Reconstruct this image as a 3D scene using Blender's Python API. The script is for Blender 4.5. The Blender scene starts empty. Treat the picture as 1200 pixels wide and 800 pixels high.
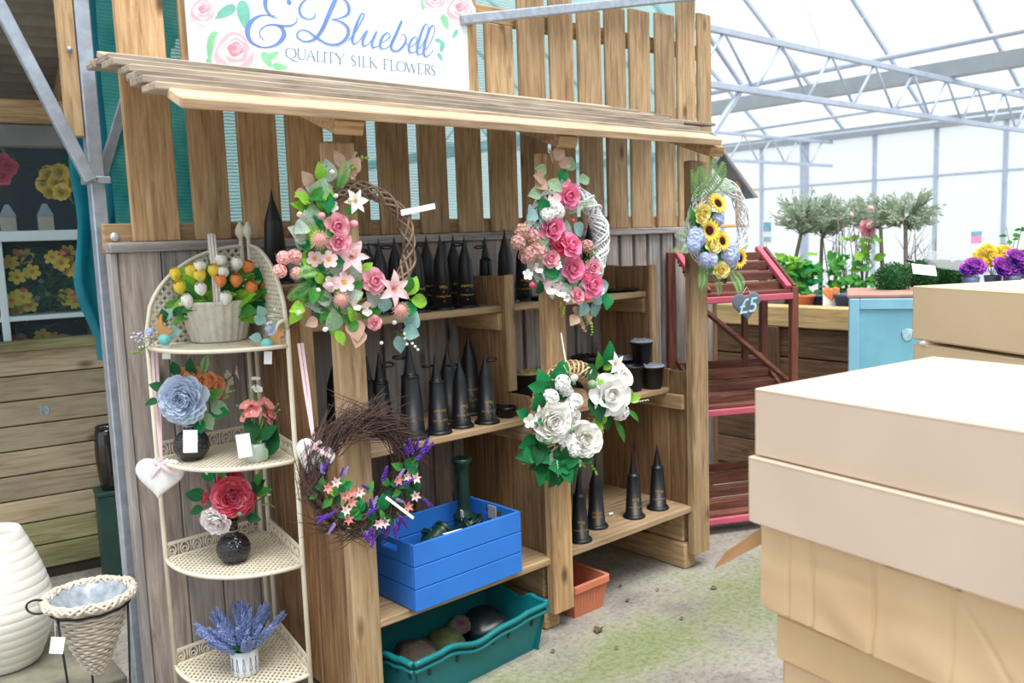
import bpy, bmesh, math, random
from mathutils import Vector, Matrix, Quaternion, noise
from math import radians as rd, sin, cos, pi, sqrt, atan2

random.seed(7)
SC = bpy.context.scene
COL = SC.collection

# ------------------------------------------------------------------ camera
F_PX = 1012.0
CAM = Vector((0.0, 0.0, 1.6))
YAW, PITCH, ROLL = rd(40.74), rd(6.73), rd(2.036)
FW = Vector((sin(YAW) * cos(PITCH), cos(YAW) * cos(PITCH), -sin(PITCH)))
_r = Vector((cos(YAW), -sin(YAW), 0.0))
_u = _r.cross(FW)
RT = cos(ROLL) * _r - sin(ROLL) * _u
UP = sin(ROLL) * _r + cos(ROLL) * _u
cd = bpy.data.cameras.new('camera')
cd.sensor_width = 36.0
cd.lens = 36.0 * F_PX / 1200.0
cd.clip_end = 300
cam = bpy.data.objects.new('camera', cd)
COL.objects.link(cam)
cam.matrix_world = Matrix(((RT.x, UP.x, -FW.x, CAM.x), (RT.y, UP.y, -FW.y, CAM.y),
                           (RT.z, UP.z, -FW.z, CAM.z), (0, 0, 0, 1)))
SC.camera = cam
cd.dof.use_dof = True
cd.dof.focus_distance = 3.3
cd.dof.aperture_fstop = 2.8

# ------------------------------------------------------------------ light
W = bpy.data.worlds.new('world')
SC.world = W
W.use_nodes = True
wn = W.node_tree.nodes
wn['Background'].inputs[0].default_value = (0.87, 0.945, 1.0, 1)
wn['Background'].inputs[1].default_value = 0.92
sd = bpy.data.lights.new('sun', 'SUN')
sd.energy = 3.0
sd.angle = rd(35)
sd.color = (1.0, 0.96, 0.90)
so = bpy.data.objects.new('sun', sd)
COL.objects.link(so)
so.rotation_euler = Vector((0.12, 0.34, -1.0)).to_track_quat('-Z', 'Y').to_euler()
so.location = (0, -3, 8)

SC.view_settings.view_transform = 'Standard'
SC.view_settings.look = 'None'
SC.view_settings.exposure = 0.62
SC.view_settings.gamma = 1.0
SC.view_settings.use_curve_mapping = False

# ------------------------------------------------------------------ survey helpers
def ray(px, py):
    return RT * ((px - 600) / F_PX) - UP * ((py - 400) / F_PX) + FW

def at(px, py, Y=None, X=None, Z=None, D=None):
    d = ray(px, py)
    if Y is not None: k = Y / d.y
    elif X is not None: k = X / d.x
    elif Z is not None: k = (Z - CAM.z) / d.z
    else: k = D
    return CAM + d * k

def depth(p):
    return (Vector(p) - CAM).dot(FW)

def mpp(p):
    """metres per photo pixel at a point"""
    return depth(p) / F_PX

# ------------------------------------------------------------------ materials
def lin(c):
    return tuple(((v / 12.92) if v <= 0.04045 else ((v + 0.055) / 1.055) ** 2.4) for v in c)

def hx(h):
    h = h.lstrip('#')
    return lin(tuple(int(h[i:i + 2], 16) / 255 for i in (0, 2, 4)))

def _new(name):
    m = bpy.data.materials.new(name)
    m.use_nodes = True
    nt = m.node_tree
    return m, nt, nt.nodes['Principled BSDF']

def _coords(nt, scale=(1, 1, 1), rand=True):
    tc = nt.nodes.new('ShaderNodeTexCoord')
    mp = nt.nodes.new('ShaderNodeMapping')
    mp.inputs['Scale'].default_value = scale
    nt.links.new(tc.outputs['Object'], mp.inputs['Vector'])
    if rand:
        oi = nt.nodes.new('ShaderNodeObjectInfo')
        mu = nt.nodes.new('ShaderNodeMath'); mu.operation = 'MULTIPLY'
        mu.inputs[1].default_value = 37.0
        nt.links.new(oi.outputs['Random'], mu.inputs[0])
        cb = nt.nodes.new('ShaderNodeCombineXYZ')
        for i in range(3):
            nt.links.new(mu.outputs[0], cb.inputs[i])
        nt.links.new(cb.outputs[0], mp.inputs['Location'])
    return mp.outputs[0]

def _noise(nt, vec, scale, detail=4, rough=0.55, dist=0.0):
    n = nt.nodes.new('ShaderNodeTexNoise')
    n.inputs['Scale'].default_value = scale
    n.inputs['Detail'].default_value = detail
    n.inputs['Roughness'].default_value = rough
    n.inputs['Distortion'].default_value = dist
    nt.links.new(vec, n.inputs['Vector'])
    return n.outputs['Fac']

def _ramp(nt, fac, stops):
    r = nt.nodes.new('ShaderNodeValToRGB')
    e = r.color_ramp.elements
    while len(e) < len(stops): e.new(0.5)
    for i, (p, c) in enumerate(stops):
        e[i].position = p
        e[i].color = (c[0], c[1], c[2], 1)
    nt.links.new(fac, r.inputs[0])
    return r.outputs[0]

def _mix(nt, fac, a, b, mode='MIX'):
    m = nt.nodes.new('ShaderNodeMix'); m.data_type = 'RGBA'; m.blend_type = mode
    for sock, v in ((m.inputs[0], fac), (m.inputs[6], a), (m.inputs[7], b)):
        if hasattr(v, 'is_linked'): nt.links.new(v, sock)
        elif isinstance(v, (int, float)): sock.default_value = v
        else: sock.default_value = (v[0], v[1], v[2], 1)
    return m.outputs[2]

def _bump(nt, bsdf, h, strength=0.3, dist=0.01):
    b = nt.nodes.new('ShaderNodeBump')
    b.inputs['Strength'].default_value = strength
    b.inputs['Distance'].default_value = dist
    nt.links.new(h, b.inputs['Height'])
    nt.links.new(b.outputs[0], bsdf.inputs['Normal'])

def sc3(c, k):
    return tuple(min(1, v * k) for v in c)

MATS = {}
def mat(name, col, rough=0.6, var=0.18, scale=8.0, metal=0.0, bump=0.0, spec=0.4, hue=None, trans=0.0):
    if name in MATS: return MATS[name]
    c = hx(col) if isinstance(col, str) else col
    m, nt, b = _new(name)
    v = _coords(nt)
    n = _noise(nt, v, scale)
    c2 = hx(hue) if hue else sc3(c, 1 + var)
    colr = _ramp(nt, n, [(0.3, sc3(c, 1 - var)), (0.7, c2)])
    nt.links.new(colr, b.inputs['Base Color'])
    b.inputs['Roughness'].default_value = rough
    b.inputs['Metallic'].default_value = metal
    b.inputs['Specular IOR Level'].default_value = spec
    if bump: _bump(nt, b, _noise(nt, v, scale * 5), bump, 0.004)
    if trans:
        tr = nt.nodes.new('ShaderNodeBsdfTranslucent')
        nt.links.new(colr, tr.inputs[0])
        mx = nt.nodes.new('ShaderNodeMixShader'); mx.inputs[0].default_value = trans
        out = nt.nodes['Material Output']
        nt.links.new(b.outputs[0], mx.inputs[1]); nt.links.new(tr.outputs[0], mx.inputs[2])
        nt.links.new(mx.outputs[0], out.inputs[0])
    MATS[name] = m
    return m

def wood(name, cols, axis='Z', grain=1.0, knots=True, rough=0.75, stain=None):
    """cols: dark, mid, light sRGB hex. Grain runs along the local axis."""
    if name in MATS: return MATS[name]
    m, nt, b = _new(name)
    s = {'X': (0.07, 1, 1), 'Y': (1, 0.07, 1), 'Z': (1, 1, 0.07)}[axis]
    v = _coords(nt, s)
    d, mi, l = (hx(c) for c in cols)
    g = _noise(nt, v, 60 * grain, 5, 0.6, 0.6)
    base = _ramp(nt, g, [(0.28, d), (0.5, mi), (0.72, l)])
    vb = _coords(nt, tuple(0.35 + 0.65 * q for q in s))
    big = _noise(nt, vb, 5, 3)
    tone = _ramp(nt, big, [(0.3, (0.72, 0.72, 0.72)), (0.7, (1.12, 1.1, 1.08))])
    col = _mix(nt, 1.0, base, tone, 'MULTIPLY')
    oi = nt.nodes.new('ShaderNodeObjectInfo')
    per = _ramp(nt, oi.outputs['Random'], [(0.0, (0.76, 0.74, 0.73)), (0.5, (1, 1, 1)), (1.0, (1.16, 1.06, 0.95))])
    col = _mix(nt, 1.0, col, per, 'MULTIPLY')
    if knots:
        ks = {'X': (0.45, 1, 1), 'Y': (1, 0.45, 1), 'Z': (1, 1, 0.45)}[axis]
        kv = _coords(nt, ks)
        vo = nt.nodes.new('ShaderNodeTexVoronoi'); vo.inputs['Scale'].default_value = 6.5
        nt.links.new(kv, vo.inputs['Vector'])
        kf = _ramp(nt, vo.outputs['Distance'], [(0.05, (1, 1, 1)), (0.16, (0, 0, 0))])
        col = _mix(nt, kf, col, sc3(d, 0.45))
    if stain:
        sv = _noise(nt, vb, 2.2, 4)
        sf = _ramp(nt, sv, [(0.5, (0, 0, 0)), (0.68, (0.7, 0.7, 0.7))])
        col = _mix(nt, sf, col, hx(stain))
    nt.links.new(col, b.inputs['Base Color'])
    b.inputs['Roughness'].default_value = rough
    b.inputs['Specular IOR Level'].default_value = 0.25
    _bump(nt, b, g, 0.35, 0.003)
    MATS[name] = m
    return m

def glassy(name, col, alpha, rough=0.1, trans=0.0):
    """thin pane: part see-through, part sheen or milky scatter"""
    if name in MATS: return MATS[name]
    m, nt, b = _new(name)
    c = hx(col)
    t = nt.nodes.new('ShaderNodeBsdfTransparent')
    b.inputs['Base Color'].default_value = (*c, 1)
    b.inputs['Roughness'].default_value = rough
    mx = nt.nodes.new('ShaderNodeMixShader'); mx.inputs[0].default_value = alpha
    out = nt.nodes['Material Output']
    src = b.outputs[0]
    if trans:
        tr = nt.nodes.new('ShaderNodeBsdfTranslucent'); tr.inputs[0].default_value = (*c, 1)
        m2 = nt.nodes.new('ShaderNodeMixShader'); m2.inputs[0].default_value = trans
        nt.links.new(b.outputs[0], m2.inputs[1]); nt.links.new(tr.outputs[0], m2.inputs[2])
        src = m2.outputs[0]
    nt.links.new(t.outputs[0], mx.inputs[1]); nt.links.new(src, mx.inputs[2])
    nt.links.new(mx.outputs[0], out.inputs[0])
    MATS[name] = m
    return m

# ------------------------------------------------------------------ mesh builder
class MB:
    def __init__(s):
        s.v = []; s.f = []; s.m = []; s.sm = []
    def add(s, vs, fs, mi=0, smooth=False):
        o = len(s.v)
        s.v += [Vector(p) for p in vs]
        s.f += [tuple(i + o for i in f) for f in fs]
        s.m += [mi] * len(fs); s.sm += [smooth] * len(fs)
        return s
    def box(s, lo, hi, mi=0, ch=0.0, M=None):
        """box between two corners with chamfered edges"""
        lo = Vector(lo); hi = Vector(hi)
        c = (lo + hi) / 2; h = (hi - lo) / 2
        h = Vector((abs(h.x), abs(h.y), abs(h.z)))
        ch = min(ch, 0.45 * min(h))
        if ch <= 1e-6:
            vs = [c + Vector((h.x * a, h.y * b_, h.z * d)) for a in (-1, 1) for b_ in (-1, 1) for d in (-1, 1)]
            fs = [(0, 1, 3, 2), (4, 6, 7, 5), (0, 4, 5, 1), (2, 3, 7, 6), (0, 2, 6, 4), (1, 5, 7, 3)]
        else:
            vs = []; idx = {}
            for a in (-1, 1):
                for b_ in (-1, 1):
                    for d in (-1, 1):
                        for k in range(3):
                            q = [h.x * a, h.y * b_, h.z * d]
                            for j in range(3):
                                if j != k: q[j] -= ch * (a, b_, d)[j]
                            idx[(a, b_, d, k)] = len(vs); vs.append(c + Vector(q))
            fs = []
            I = lambda a, b_, d, k: idx[(a, b_, d, k)]
            for a in (-1, 1):
                fs.append([I(a, -1, -1, 0), I(a, 1, -1, 0), I(a, 1, 1, 0), I(a, -1, 1, 0)][::a])
                fs.append([I(-1, a, -1, 1), I(-1, a, 1, 1), I(1, a, 1, 1), I(1, a, -1, 1)][::a])
                fs.append([I(-1, -1, a, 2), I(1, -1, a, 2), I(1, 1, a, 2), I(-1, 1, a, 2)][::a])
                for b_ in (-1, 1):
                    s_ = a * b_
                    fs.append([I(a, b_, -1, 0), I(a, b_, -1, 1), I(a, b_, 1, 1), I(a, b_, 1, 0)][::s_])
                    fs.append([I(a, -1, b_, 2), I(a, -1, b_, 0), I(a, 1, b_, 0), I(a, 1, b_, 2)][::s_])
                    fs.append([I(-1, a, b_, 1), I(-1, a, b_, 2), I(1, a, b_, 2), I(1, a, b_, 1)][::s_])
                    for d in (-1, 1):
                        fs.append([I(a, b_, d, 0), I(a, b_, d, 1), I(a, b_, d, 2)][::a * b_ * d])
            fs = [tuple(f) for f in fs]
        if M is not None: vs = [M @ q for q in vs]
        return s.add(vs, fs, mi)
    def bar(s, p, q, w, h, mi=0, up=(0, 0, 1), ch=0.0):
        """rectangular bar from p to q, w across, h along up"""
        p = Vector(p); q = Vector(q); d = q - p; L = d.length
        if L < 1e-9: return s
        d.normalize(); up = Vector(up)
        x = d.cross(up)
        if x.length < 1e-5: x = d.cross(Vector((1, 0, 0)))
        x.normalize(); u = x.cross(d)
        M = Matrix(((d.x, x.x, u.x, p.x), (d.y, x.y, u.y, p.y), (d.z, x.z, u.z, p.z), (0, 0, 0, 1)))
        return s.box((0, -w / 2, -h / 2), (L, w / 2, h / 2), mi, ch, M)
    def tube(s, pts, r, n=6, mi=0, closed=False, cap=True, smooth=True):
        pts = [Vector(p) for p in pts]
        N = len(pts)
        if N < 2: return s
        rs = r if isinstance(r, (list, tuple)) else [r] * N
        vs = []; fs = []
        ref = None
        for i, p in enumerate(pts):
            if closed: t = pts[(i + 1) % N] - pts[i - 1]
            else: t = pts[min(i + 1, N - 1)] - pts[max(i - 1, 0)]
            if t.length < 1e-9: t = Vector((0, 0, 1))
            t.normalize()
            if ref is None:
                ref = t.cross(Vector((0, 0, 1)))
                if ref.length < 0.05: ref = t.cross(Vector((1, 0, 0)))
            ref = (ref - t * ref.dot(t))
            if ref.length < 1e-6: ref = t.cross(Vector((0.3, 1, 0.2)))
            ref.normalize()
            b_ = t.cross(ref)
            for k in range(n):
                a = 2 * pi * k / n
                vs.append(p + (ref * cos(a) + b_ * sin(a)) * rs[i])
        for i in range(N if closed else N - 1):
            j = (i + 1) % N
            for k in range(n):
                k2 = (k + 1) % n
                fs.append((i * n + k, i * n + k2, j * n + k2, j * n + k))
        if cap and not closed:
            fs.append(tuple(range(n))[::-1]); fs.append(tuple((N - 1) * n + k for k in range(n)))
        return s.add(vs, fs, mi, smooth)
    def lathe(s, prof, n=20, mi=0, c=(0, 0, 0), cap0=True, cap1=False, smooth=True, fn=None):
        c = Vector(c); vs = []; fs = []
        for i, (r, z) in enumerate(prof):
            for k in range(n):
                a = 2 * pi * k / n
                rr = r * (fn(a, i) if fn else 1)
                vs.append(c + Vector((rr * cos(a), rr * sin(a), z)))
        for i in range(len(prof) - 1):
            for k in range(n):
                k2 = (k + 1) % n
                fs.append((i * n + k, i * n + k2, (i + 1) * n + k2, (i + 1) * n + k))
        s.add(vs, fs, mi, smooth)
        if cap0: s.add([vs[k] for k in range(n)], [tuple(range(n))[::-1]], mi)
        if cap1: s.add([vs[(len(prof) - 1) * n + k] for k in range(n)], [tuple(range(n))], mi)
        return s
    def ball(s, c, r, n=8, m=5, mi=0, sc=(1, 1, 1), M=None):
        c = Vector(c); vs = [Vector((0, 0, -1))]; fs = []
        for i in range(1, m):
            ph = -pi / 2 + pi * i / m
            for k in range(n):
                a = 2 * pi * k / n
                vs.append(Vector((cos(ph) * cos(a), cos(ph) * sin(a), sin(ph))))
        vs.append(Vector((0, 0, 1)))
        for k in range(n):
            k2 = (k + 1) % n
            fs.append((0, 1 + k2, 1 + k))
            for i in range(m - 2):
                fs.append((1 + i * n + k, 1 + i * n + k2, 1 + (i + 1) * n + k2, 1 + (i + 1) * n + k))
            fs.append((1 + (m - 2) * n + k, 1 + (m - 2) * n + k2, len(vs) - 1))
        vs = [Vector((q.x * sc[0], q.y * sc[1], q.z * sc[2])) * r for q in vs]
        if M is not None: vs = [M @ q for q in vs]
        return s.add([c + q for q in vs], fs, mi, True)
    def patch(s, rows, mi=0, smooth=True, thick=0.0):
        """grid of points; with thick, a closed sheet"""
        R = len(rows); Cn = len(rows[0])
        vs = [p for r in rows for p in r]
        fs = [(i * Cn + j, i * Cn + j + 1, (i + 1) * Cn + j + 1, (i + 1) * Cn + j)
              for i in range(R - 1) for j in range(Cn - 1)]
        return s.add(vs, fs, mi, smooth)
    def prism(s, outline, y0, y1, mi=0, M=None):
        """closed 2-D outline (x,z) extruded along y"""
        n = len(outline)
        vs = [Vector((x, y0, z)) for x, z in outline] + [Vector((x, y1, z)) for x, z in outline]
        fs = [tuple(range(n)), tuple(range(n, 2 * n))[::-1]]
        fs += [(i, i + n, (i + 1) % n + n, (i + 1) % n) for i in range(n)]
        if M is not None: vs = [M @ q for q in vs]
        return s.add(vs, fs, mi)
    def mesh(s, name, mats):
        me = bpy.data.meshes.new(name)
        me.from_pydata([tuple(p) for p in s.v], [], s.f)
        for m in (mats if isinstance(mats, (list, tuple)) else [mats]):
            me.materials.append(m)
        me.polygons.foreach_set('material_index', s.m)
        me.polygons.foreach_set('use_smooth', s.sm)
        me.update()
        return me
    def build(s, name, mats, parent=None, world=False, origin=None, fix=False, frame=None):
        vs = s.v
        if frame is not None:
            vs = [ROOTM[frame.name] @ p for p in vs]; world = True
        if world and parent is not None:
            I = ROOTM[parent.name].inverted()
            vs = [I @ p for p in vs]
        if origin is None:
            lo = [min(p[i] for p in vs) for i in range(3)]; hi = [max(p[i] for p in vs) for i in range(3)]
            origin = Vector(((lo[0] + hi[0]) / 2, (lo[1] + hi[1]) / 2, lo[2] if parent is None else (lo[2] + hi[2]) / 2))
        s.v = [p - origin for p in vs]
        me = s.mesh(name, mats)
        if fix:
            bm = bmesh.new(); bm.from_mesh(me)
            bmesh.ops.recalc_face_normals(bm, faces=bm.faces); bm.to_mesh(me); bm.free()
        o = bpy.data.objects.new(name, me)
        COL.objects.link(o)
        o.location = origin
        o.parent = parent
        M = Matrix.Translation(origin)
        ROOTM[o.name] = (ROOTM[parent.name] @ M) if parent is not None else M
        return o

ROOTM = {}
def tag(o, label=None, cat=None, group=None, kind=None):
    if label: o['label'] = label
    if cat: o['category'] = cat
    if group: o['group'] = group
    if kind: o['kind'] = kind
    return o

def thing(name, label, cat, loc=(0, 0, 0), rz=0.0, group=None, kind=None):
    o = bpy.data.objects.new(name, None)
    o.empty_display_size = 0.05
    COL.objects.link(o)
    o.location = loc; o.rotation_euler = (0, 0, rz)
    ROOTM[o.name] = Matrix.Translation(Vector(loc)) @ Matrix.Rotation(rz, 4, 'Z')
    return tag(o, label, cat, group, kind)

def inst(me, name, parent, p, q=None, s=1.0, world=True):
    """one object that shares mesh data; p,q in world (or in the parent's frame)"""
    o = bpy.data.objects.new(name, me)
    COL.objects.link(o)
    S = s if isinstance(s, (tuple, list)) else (s, s, s)
    M = Matrix.LocRotScale(Vector(p), q if q is not None else Quaternion(), Vector(S))
    if parent is not None:
        if world: M = ROOTM[parent.name].inverted() @ M
        o.parent = parent
        ROOTM[o.name] = ROOTM[parent.name] @ M
    else:
        ROOTM[o.name] = M
    o.matrix_basis = M
    return o

def facing(d, spin=0.0):
    """quaternion turning local +Z to d"""
    return Vector(d).normalized().to_track_quat('Z', 'Y') @ Quaternion((0, 0, 1), spin)

def rv(k=1.0):
    return Vector((random.uniform(-k, k), random.uniform(-k, k), random.uniform(-k, k)))

def smooth_path(pts, n=8, closed=False):
    """Catmull-Rom through points of any dimension"""
    out = []; N = len(pts)
    rng = range(N) if closed else range(N - 1)
    for i in rng:
        g = (lambda k: pts[k % N]) if closed else (lambda k: pts[max(0, min(N - 1, k))])
        a, b, c, d = g(i - 1), g(i), g(i + 1), g(i + 2)
        for j in range(n):
            t = j / n
            out.append(tuple(0.5 * (2 * b[k] + (c[k] - a[k]) * t + (2 * a[k] - 5 * b[k] + 4 * c[k] - d[k]) * t * t
                       + (3 * b[k] - a[k] - 3 * c[k] + d[k]) * t ** 3) for k in range(len(b))))
    if not closed: out.append(tuple(pts[-1]))
    return out

# wood and metal palette
WZ = wood('new_timber_upright', ('#94765a', '#bfa17b', '#d3bc9a'), 'Z')
WX = wood('new_timber_lengthwise', ('#917459', '#bb9d77', '#d0b896'), 'X')
WY = wood('new_timber_depthwise', ('#917459', '#bb9d77', '#d0b896'), 'Y')
WOZ = wood('brown_panel_upright', ('#755840', '#987857', '#b29374'), 'Z')
WGZ = wood('grey_weathered_upright', ('#7d7878', '#aaa5a5', '#c6c2c1'), 'Z', stain='#99928f')
WGX = wood('grey_weathered_lengthwise', ('#7d7878', '#aaa5a5', '#c6c2c1'), 'X')
WSX = wood('roof_board', ('#857a6e', '#aea294', '#cbc1b3'), 'X', knots=False)
WLX = wood('pale_roof_board', ('#a88f76', '#c8b197', '#d8c6b0'), 'X', knots=False)
SHW = wood('shelf_board', ('#94785a', '#bda382', '#d2bb9a'), 'X', knots=False, stain='#a58f74')
SHEDX = wood('shed_board', ('#a48f74', '#cbb99d', '#dcccb3'), 'X', stain='#b3af94')
SHEDGX = wood('green_stained_shed_board', ('#7d7a50', '#a3a077', '#bdb792'), 'X')
GALV = mat('galvanised_steel', '#a9b1bd', 0.42, 0.16, 30, metal=0.55)
BLACKP = mat('black_plastic', '#0f1117', 0.42, 0.1, 10, spec=0.5)
CREAM = mat('cream_paint', '#e2dac6', 0.5, 0.07, 14)
# ================================================================== SETTING
def ground_material():
    m, nt, b = _new('mossy_concrete')
    v = _coords(nt, rand=False)
    n1 = _noise(nt, v, 3.0, 6, 0.6)
    n2 = _noise(nt, v, 45, 4, 0.7)
    conc = _ramp(nt, n1, [(0.3, hx('#75706a')), (0.5, hx('#98938c')), (0.7, hx('#b0aca6'))])
    sp = _ramp(nt, n2, [(0.32, (0.62, 0.6, 0.57)), (0.5, (1, 1, 1)), (0.72, (1.15, 1.15, 1.15))])
    conc = _mix(nt, 1.0, conc, sp, 'MULTIPLY')
    # moss grows in a damp belt along the foot of the shelves
    sx = nt.nodes.new('ShaderNodeSeparateXYZ'); nt.links.new(v, sx.inputs[0])
    def mth(op, a, b_):
        k = nt.nodes.new('ShaderNodeMath'); k.operation = op
        for i, q in enumerate((a, b_)):
            if hasattr(q, 'is_linked'): nt.links.new(q, k.inputs[i])
            else: k.inputs[i].default_value = q
        return k.outputs[0]
    dy = mth('ABSOLUTE', mth('SUBTRACT', sx.outputs[1], 2.12), 0)
    belt = mth('SUBTRACT', 1.0, mth('MULTIPLY', dy, 1.9))
    dx = mth('ABSOLUTE', mth('SUBTRACT', sx.outputs[0], 2.75), 0)
    belt = mth('SUBTRACT', belt, mth('MAXIMUM', mth('MULTIPLY', mth('SUBTRACT', dx, 0.9), 1.2), 0.0))
    mm = mth('ADD', mth('MULTIPLY', belt, 0.34), mth('MULTIPLY', n1, 0.75))
    n3 = _noise(nt, v, 14, 5, 0.7)
    mm = mth('ADD', mm, mth('MULTIPLY', n3, 0.25))
    mf = _ramp(nt, mm, [(0.60, (0, 0, 0)), (0.86, (0.85, 0.85, 0.85))])
    moss = _ramp(nt, n2, [(0.3, hx('#59663c')), (0.7, hx('#7f8a54'))])
    col = _mix(nt, mf, conc, moss)
    nt.links.new(col, b.inputs['Base Color'])
    b.inputs['Roughness'].default_value = 0.9
    _bump(nt, b, n2, 0.5, 0.006)
    return m
mb = MB()
G = 24
mb.patch([[Vector((-6 + 36 * i / G, -6 + 36 * j / G, 0)) for i in range(G + 1)] for j in range(G + 1)], smooth=False)
floor = mb.build('floor', ground_material(), origin=Vector((0, 0, 0)))
floor['kind'] = 'structure'

# unseen timber wall added behind the viewer to block low sky light
mb = MB()
for k in range(40):
    mb.box((-7 + k * .45, -3.02 - .012 * (k % 2), 0), (-7 + k * .45 + .44, -2.98 - .012 * (k % 2), 2.3), ch=.01)
mb.build('wall_light_block', wood('light_block_boards', ('#8f8578', '#b0a698', '#c6bdb0'), 'Z'))['kind'] = 'structure'
# paving slabs by the shed
PAV = mat('grey_paving', '#6f6b63', 0.9, 0.3, 9, bump=0.6, hue='#85826f')
pv = thing('floor_paving', 'row of grey mossy paving slabs in front of the shed', 'paving', (0.5, 3.8, 0), kind='structure')
for i in range(4):
    for j in range(2):
        MB().box((-0.75 + i * 0.41, 3.30 + j * 0.62, 0), (-0.75 + i * 0.41 + 0.40, 3.30 + j * 0.62 + 0.61, 0.03), ch=0.006).build('slab', PAV, pv, world=True)

# ---- back fence: grey boards below, spaced new planks above
fence = thing('wall_back', 'timber fence of grey weathered boards with spaced new planks above', 'fence', (2.55, 3.07, 0), kind='structure')
FY = 3.05
x = 0.905
i = 0
while x < 4.12:
    if x < 1.45:
        w, g = random.choice((0.125, 0.14, 0.15)), 0.004
    else:
        w, g = random.uniform(0.086, 0.094), 0.024
    MB().box((x, FY, 0.02), (x + w, FY + 0.02, 1.603), ch=0.003).build('board', WGZ, fence, world=True)
    if g > 0.01:
        MB().box((x + w - 0.02, FY + 0.022, 0.02), (x + w + g + 0.02, FY + 0.036, 1.6), ch=0.002).build('backing_board', WGZ, fence, world=True)
    x += w + g
MB().box((0.875, FY - 0.025, 1.602), (4.13, FY + 0.03, 1.636), ch=0.004).build('cap_rail', WGX, fence, world=True)
MB().box((0.875, FY - 0.012, 0.02), (0.90, FY + 0.03, 1.60), ch=0.003).build('edge_strip', WGZ, fence, world=True)
MB().box((0.875, FY + 0.034, 1.60), (4.2, FY + 0.06, 1.70), ch=0.004).build('rail', WX, fence, world=True)
for z0 in (2.58,):
    MB().box((0.93, FY + 0.062, z0), (4.25, FY + 0.10, z0 + 0.075), ch=0.004).build('rail', WX, fence, world=True)
UPB = [(0.965, 1.125, 3.1), (1.18, 1.313, 3.1), (1.36, 1.512, 3.0), (1.554, 1.710, 3.0), (1.756, 1.904, 3.0), (1.956, 2.107, 3.0),
       (2.156, 2.303, 3.0), (2.361, 2.501, 3.0), (2.546, 2.710, 2.565), (2.748, 2.915, 2.9), (2.945, 3.10, 2.9), (3.14, 3.303, 2.715),
       (3.332, 3.482, 2.75), (3.520, 3.681, 2.765), (3.724, 3.884, 2.772), (3.914, 4.070, 3.1), (4.09, 4.211, 2.82)]
for k, (a, b_, z1) in enumerate(UPB):
    MB().box((a, 3.062 + 0.004 * (k % 2), 1.637), (b_, 3.083 + 0.004 * (k % 2), z1), ch=0.004).build('plank', WZ, fence, world=True)
MB().lathe([(0.0, 0), (0.016, 0.001), (0.014, 0.006), (0.0, 0.008)], 14, c=(0, 0, 0)).build('washer', mat('zinc', '#d6dade', 0.3, 0.05, 20, metal=0.5), fence).matrix_basis = \
    ROOTM[fence.name].inverted() @ Matrix.LocRotScale(Vector((0.91, 3.08, 1.655)), Quaternion((1, 0, 0), rd(90)), None)

# windbreak netting behind the planks
def net_material():
    m, nt, b = _new('turquoise_netting')
    v = _coords(nt, rand=False)
    n = _noise(nt, v, 7, 4)
    wv = nt.nodes.new('ShaderNodeTexWave'); wv.bands_direction = 'Z'
    wv.inputs['Scale'].default_value = 26; wv.inputs['Distortion'].default_value = 3
    nt.links.new(v, wv.inputs['Vector'])
    col = _ramp(nt, n, [(0.3, hx('#2fa7a6')), (0.7, hx('#74d3cb'))])
    nt.links.new(col, b.inputs['Base Color']); b.inputs['Roughness'].default_value = 0.7
    tr = nt.nodes.new('ShaderNodeBsdfTranslucent'); nt.links.new(col, tr.inputs[0])
    m1 = nt.nodes.new('ShaderNodeMixShader'); m1.inputs[0].default_value = 0.55
    nt.links.new(b.outputs[0], m1.inputs[1]); nt.links.new(tr.outputs[0], m1.inputs[2])
    t = nt.nodes.new('ShaderNodeBsdfTransparent')
    # looser weave, more see-through, towards the far end of the sheet
    sx = nt.nodes.new('ShaderNodeSeparateXYZ'); nt.links.new(v, sx.inputs[0])
    k = nt.nodes.new('ShaderNodeMapRange'); nt.links.new(sx.outputs[0], k.inputs[0])
    k.inputs[1].default_value = -1.6; k.inputs[2].default_value = 0.2
    k.inputs[3].default_value = 0.80; k.inputs[4].default_value = 0.5
    a = nt.nodes.new('ShaderNodeMath'); a.operation = 'MULTIPLY_ADD'
    nt.links.new(wv.outputs['Fac'], a.inputs[0]); a.inputs[1].default_value = 0.2; nt.links.new(k.outputs[0], a.inputs[2])
    m2 = nt.nodes.new('ShaderNodeMixShader'); nt.links.new(a.outputs[0], m2.inputs[0])
    nt.links.new(t.outputs[0], m2.inputs[1]); nt.links.new(m1.outputs[0], m2.inputs[2])
    nt.links.new(m2.outputs[0], nt.nodes['Material Output'].inputs[0])
    return m
NET = net_material()
mb = MB()
rows = []
for j in range(13):
    z = 1.58 + 1.5 * j / 12
    rows.append([Vector((0.95 + 3.27 * i / 60, 3.19 + 0.02 * noise.noise(Vector((i * .35, j * .3, 0))) + 0.012 * sin(i * 1.1 + j * .2), z)) for i in range(61)])
mb.patch(rows)
tag(mb.build('windbreak_net', NET), 'sheet of turquoise windbreak netting stretched behind the upper fence planks', 'netting')
TARP = mat('teal_tarpaulin', '#0f7f92', 0.5, 0.25, 5, trans=0.35)
mb = MB()
rows = []
for j in range(28):
    z = 1.22 + 1.9 * j / 27
    half = 0.04 + 0.09 * min(1, max(0, (z - 1.3) / 0.6)) + 0.012 * sin(z * 14)
    cx = 0.905 + 0.075 * min(1, max(0, (z - 1.45) / 0.5)) + 0.012 * sin(z * 11)
    rows.append([Vector((cx + half * (2 * i / 10 - 1), 3.30 + 0.025 * sin(i * 1.3 + z * 2) + 0.012 * sin(z * 11 + i), z)) for i in range(11)])
mb.patch(rows)
tag(mb.build('tarpaulin_strip', TARP), 'teal tarpaulin strip hanging wavy behind the galvanised steel post', 'tarpaulin')

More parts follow.
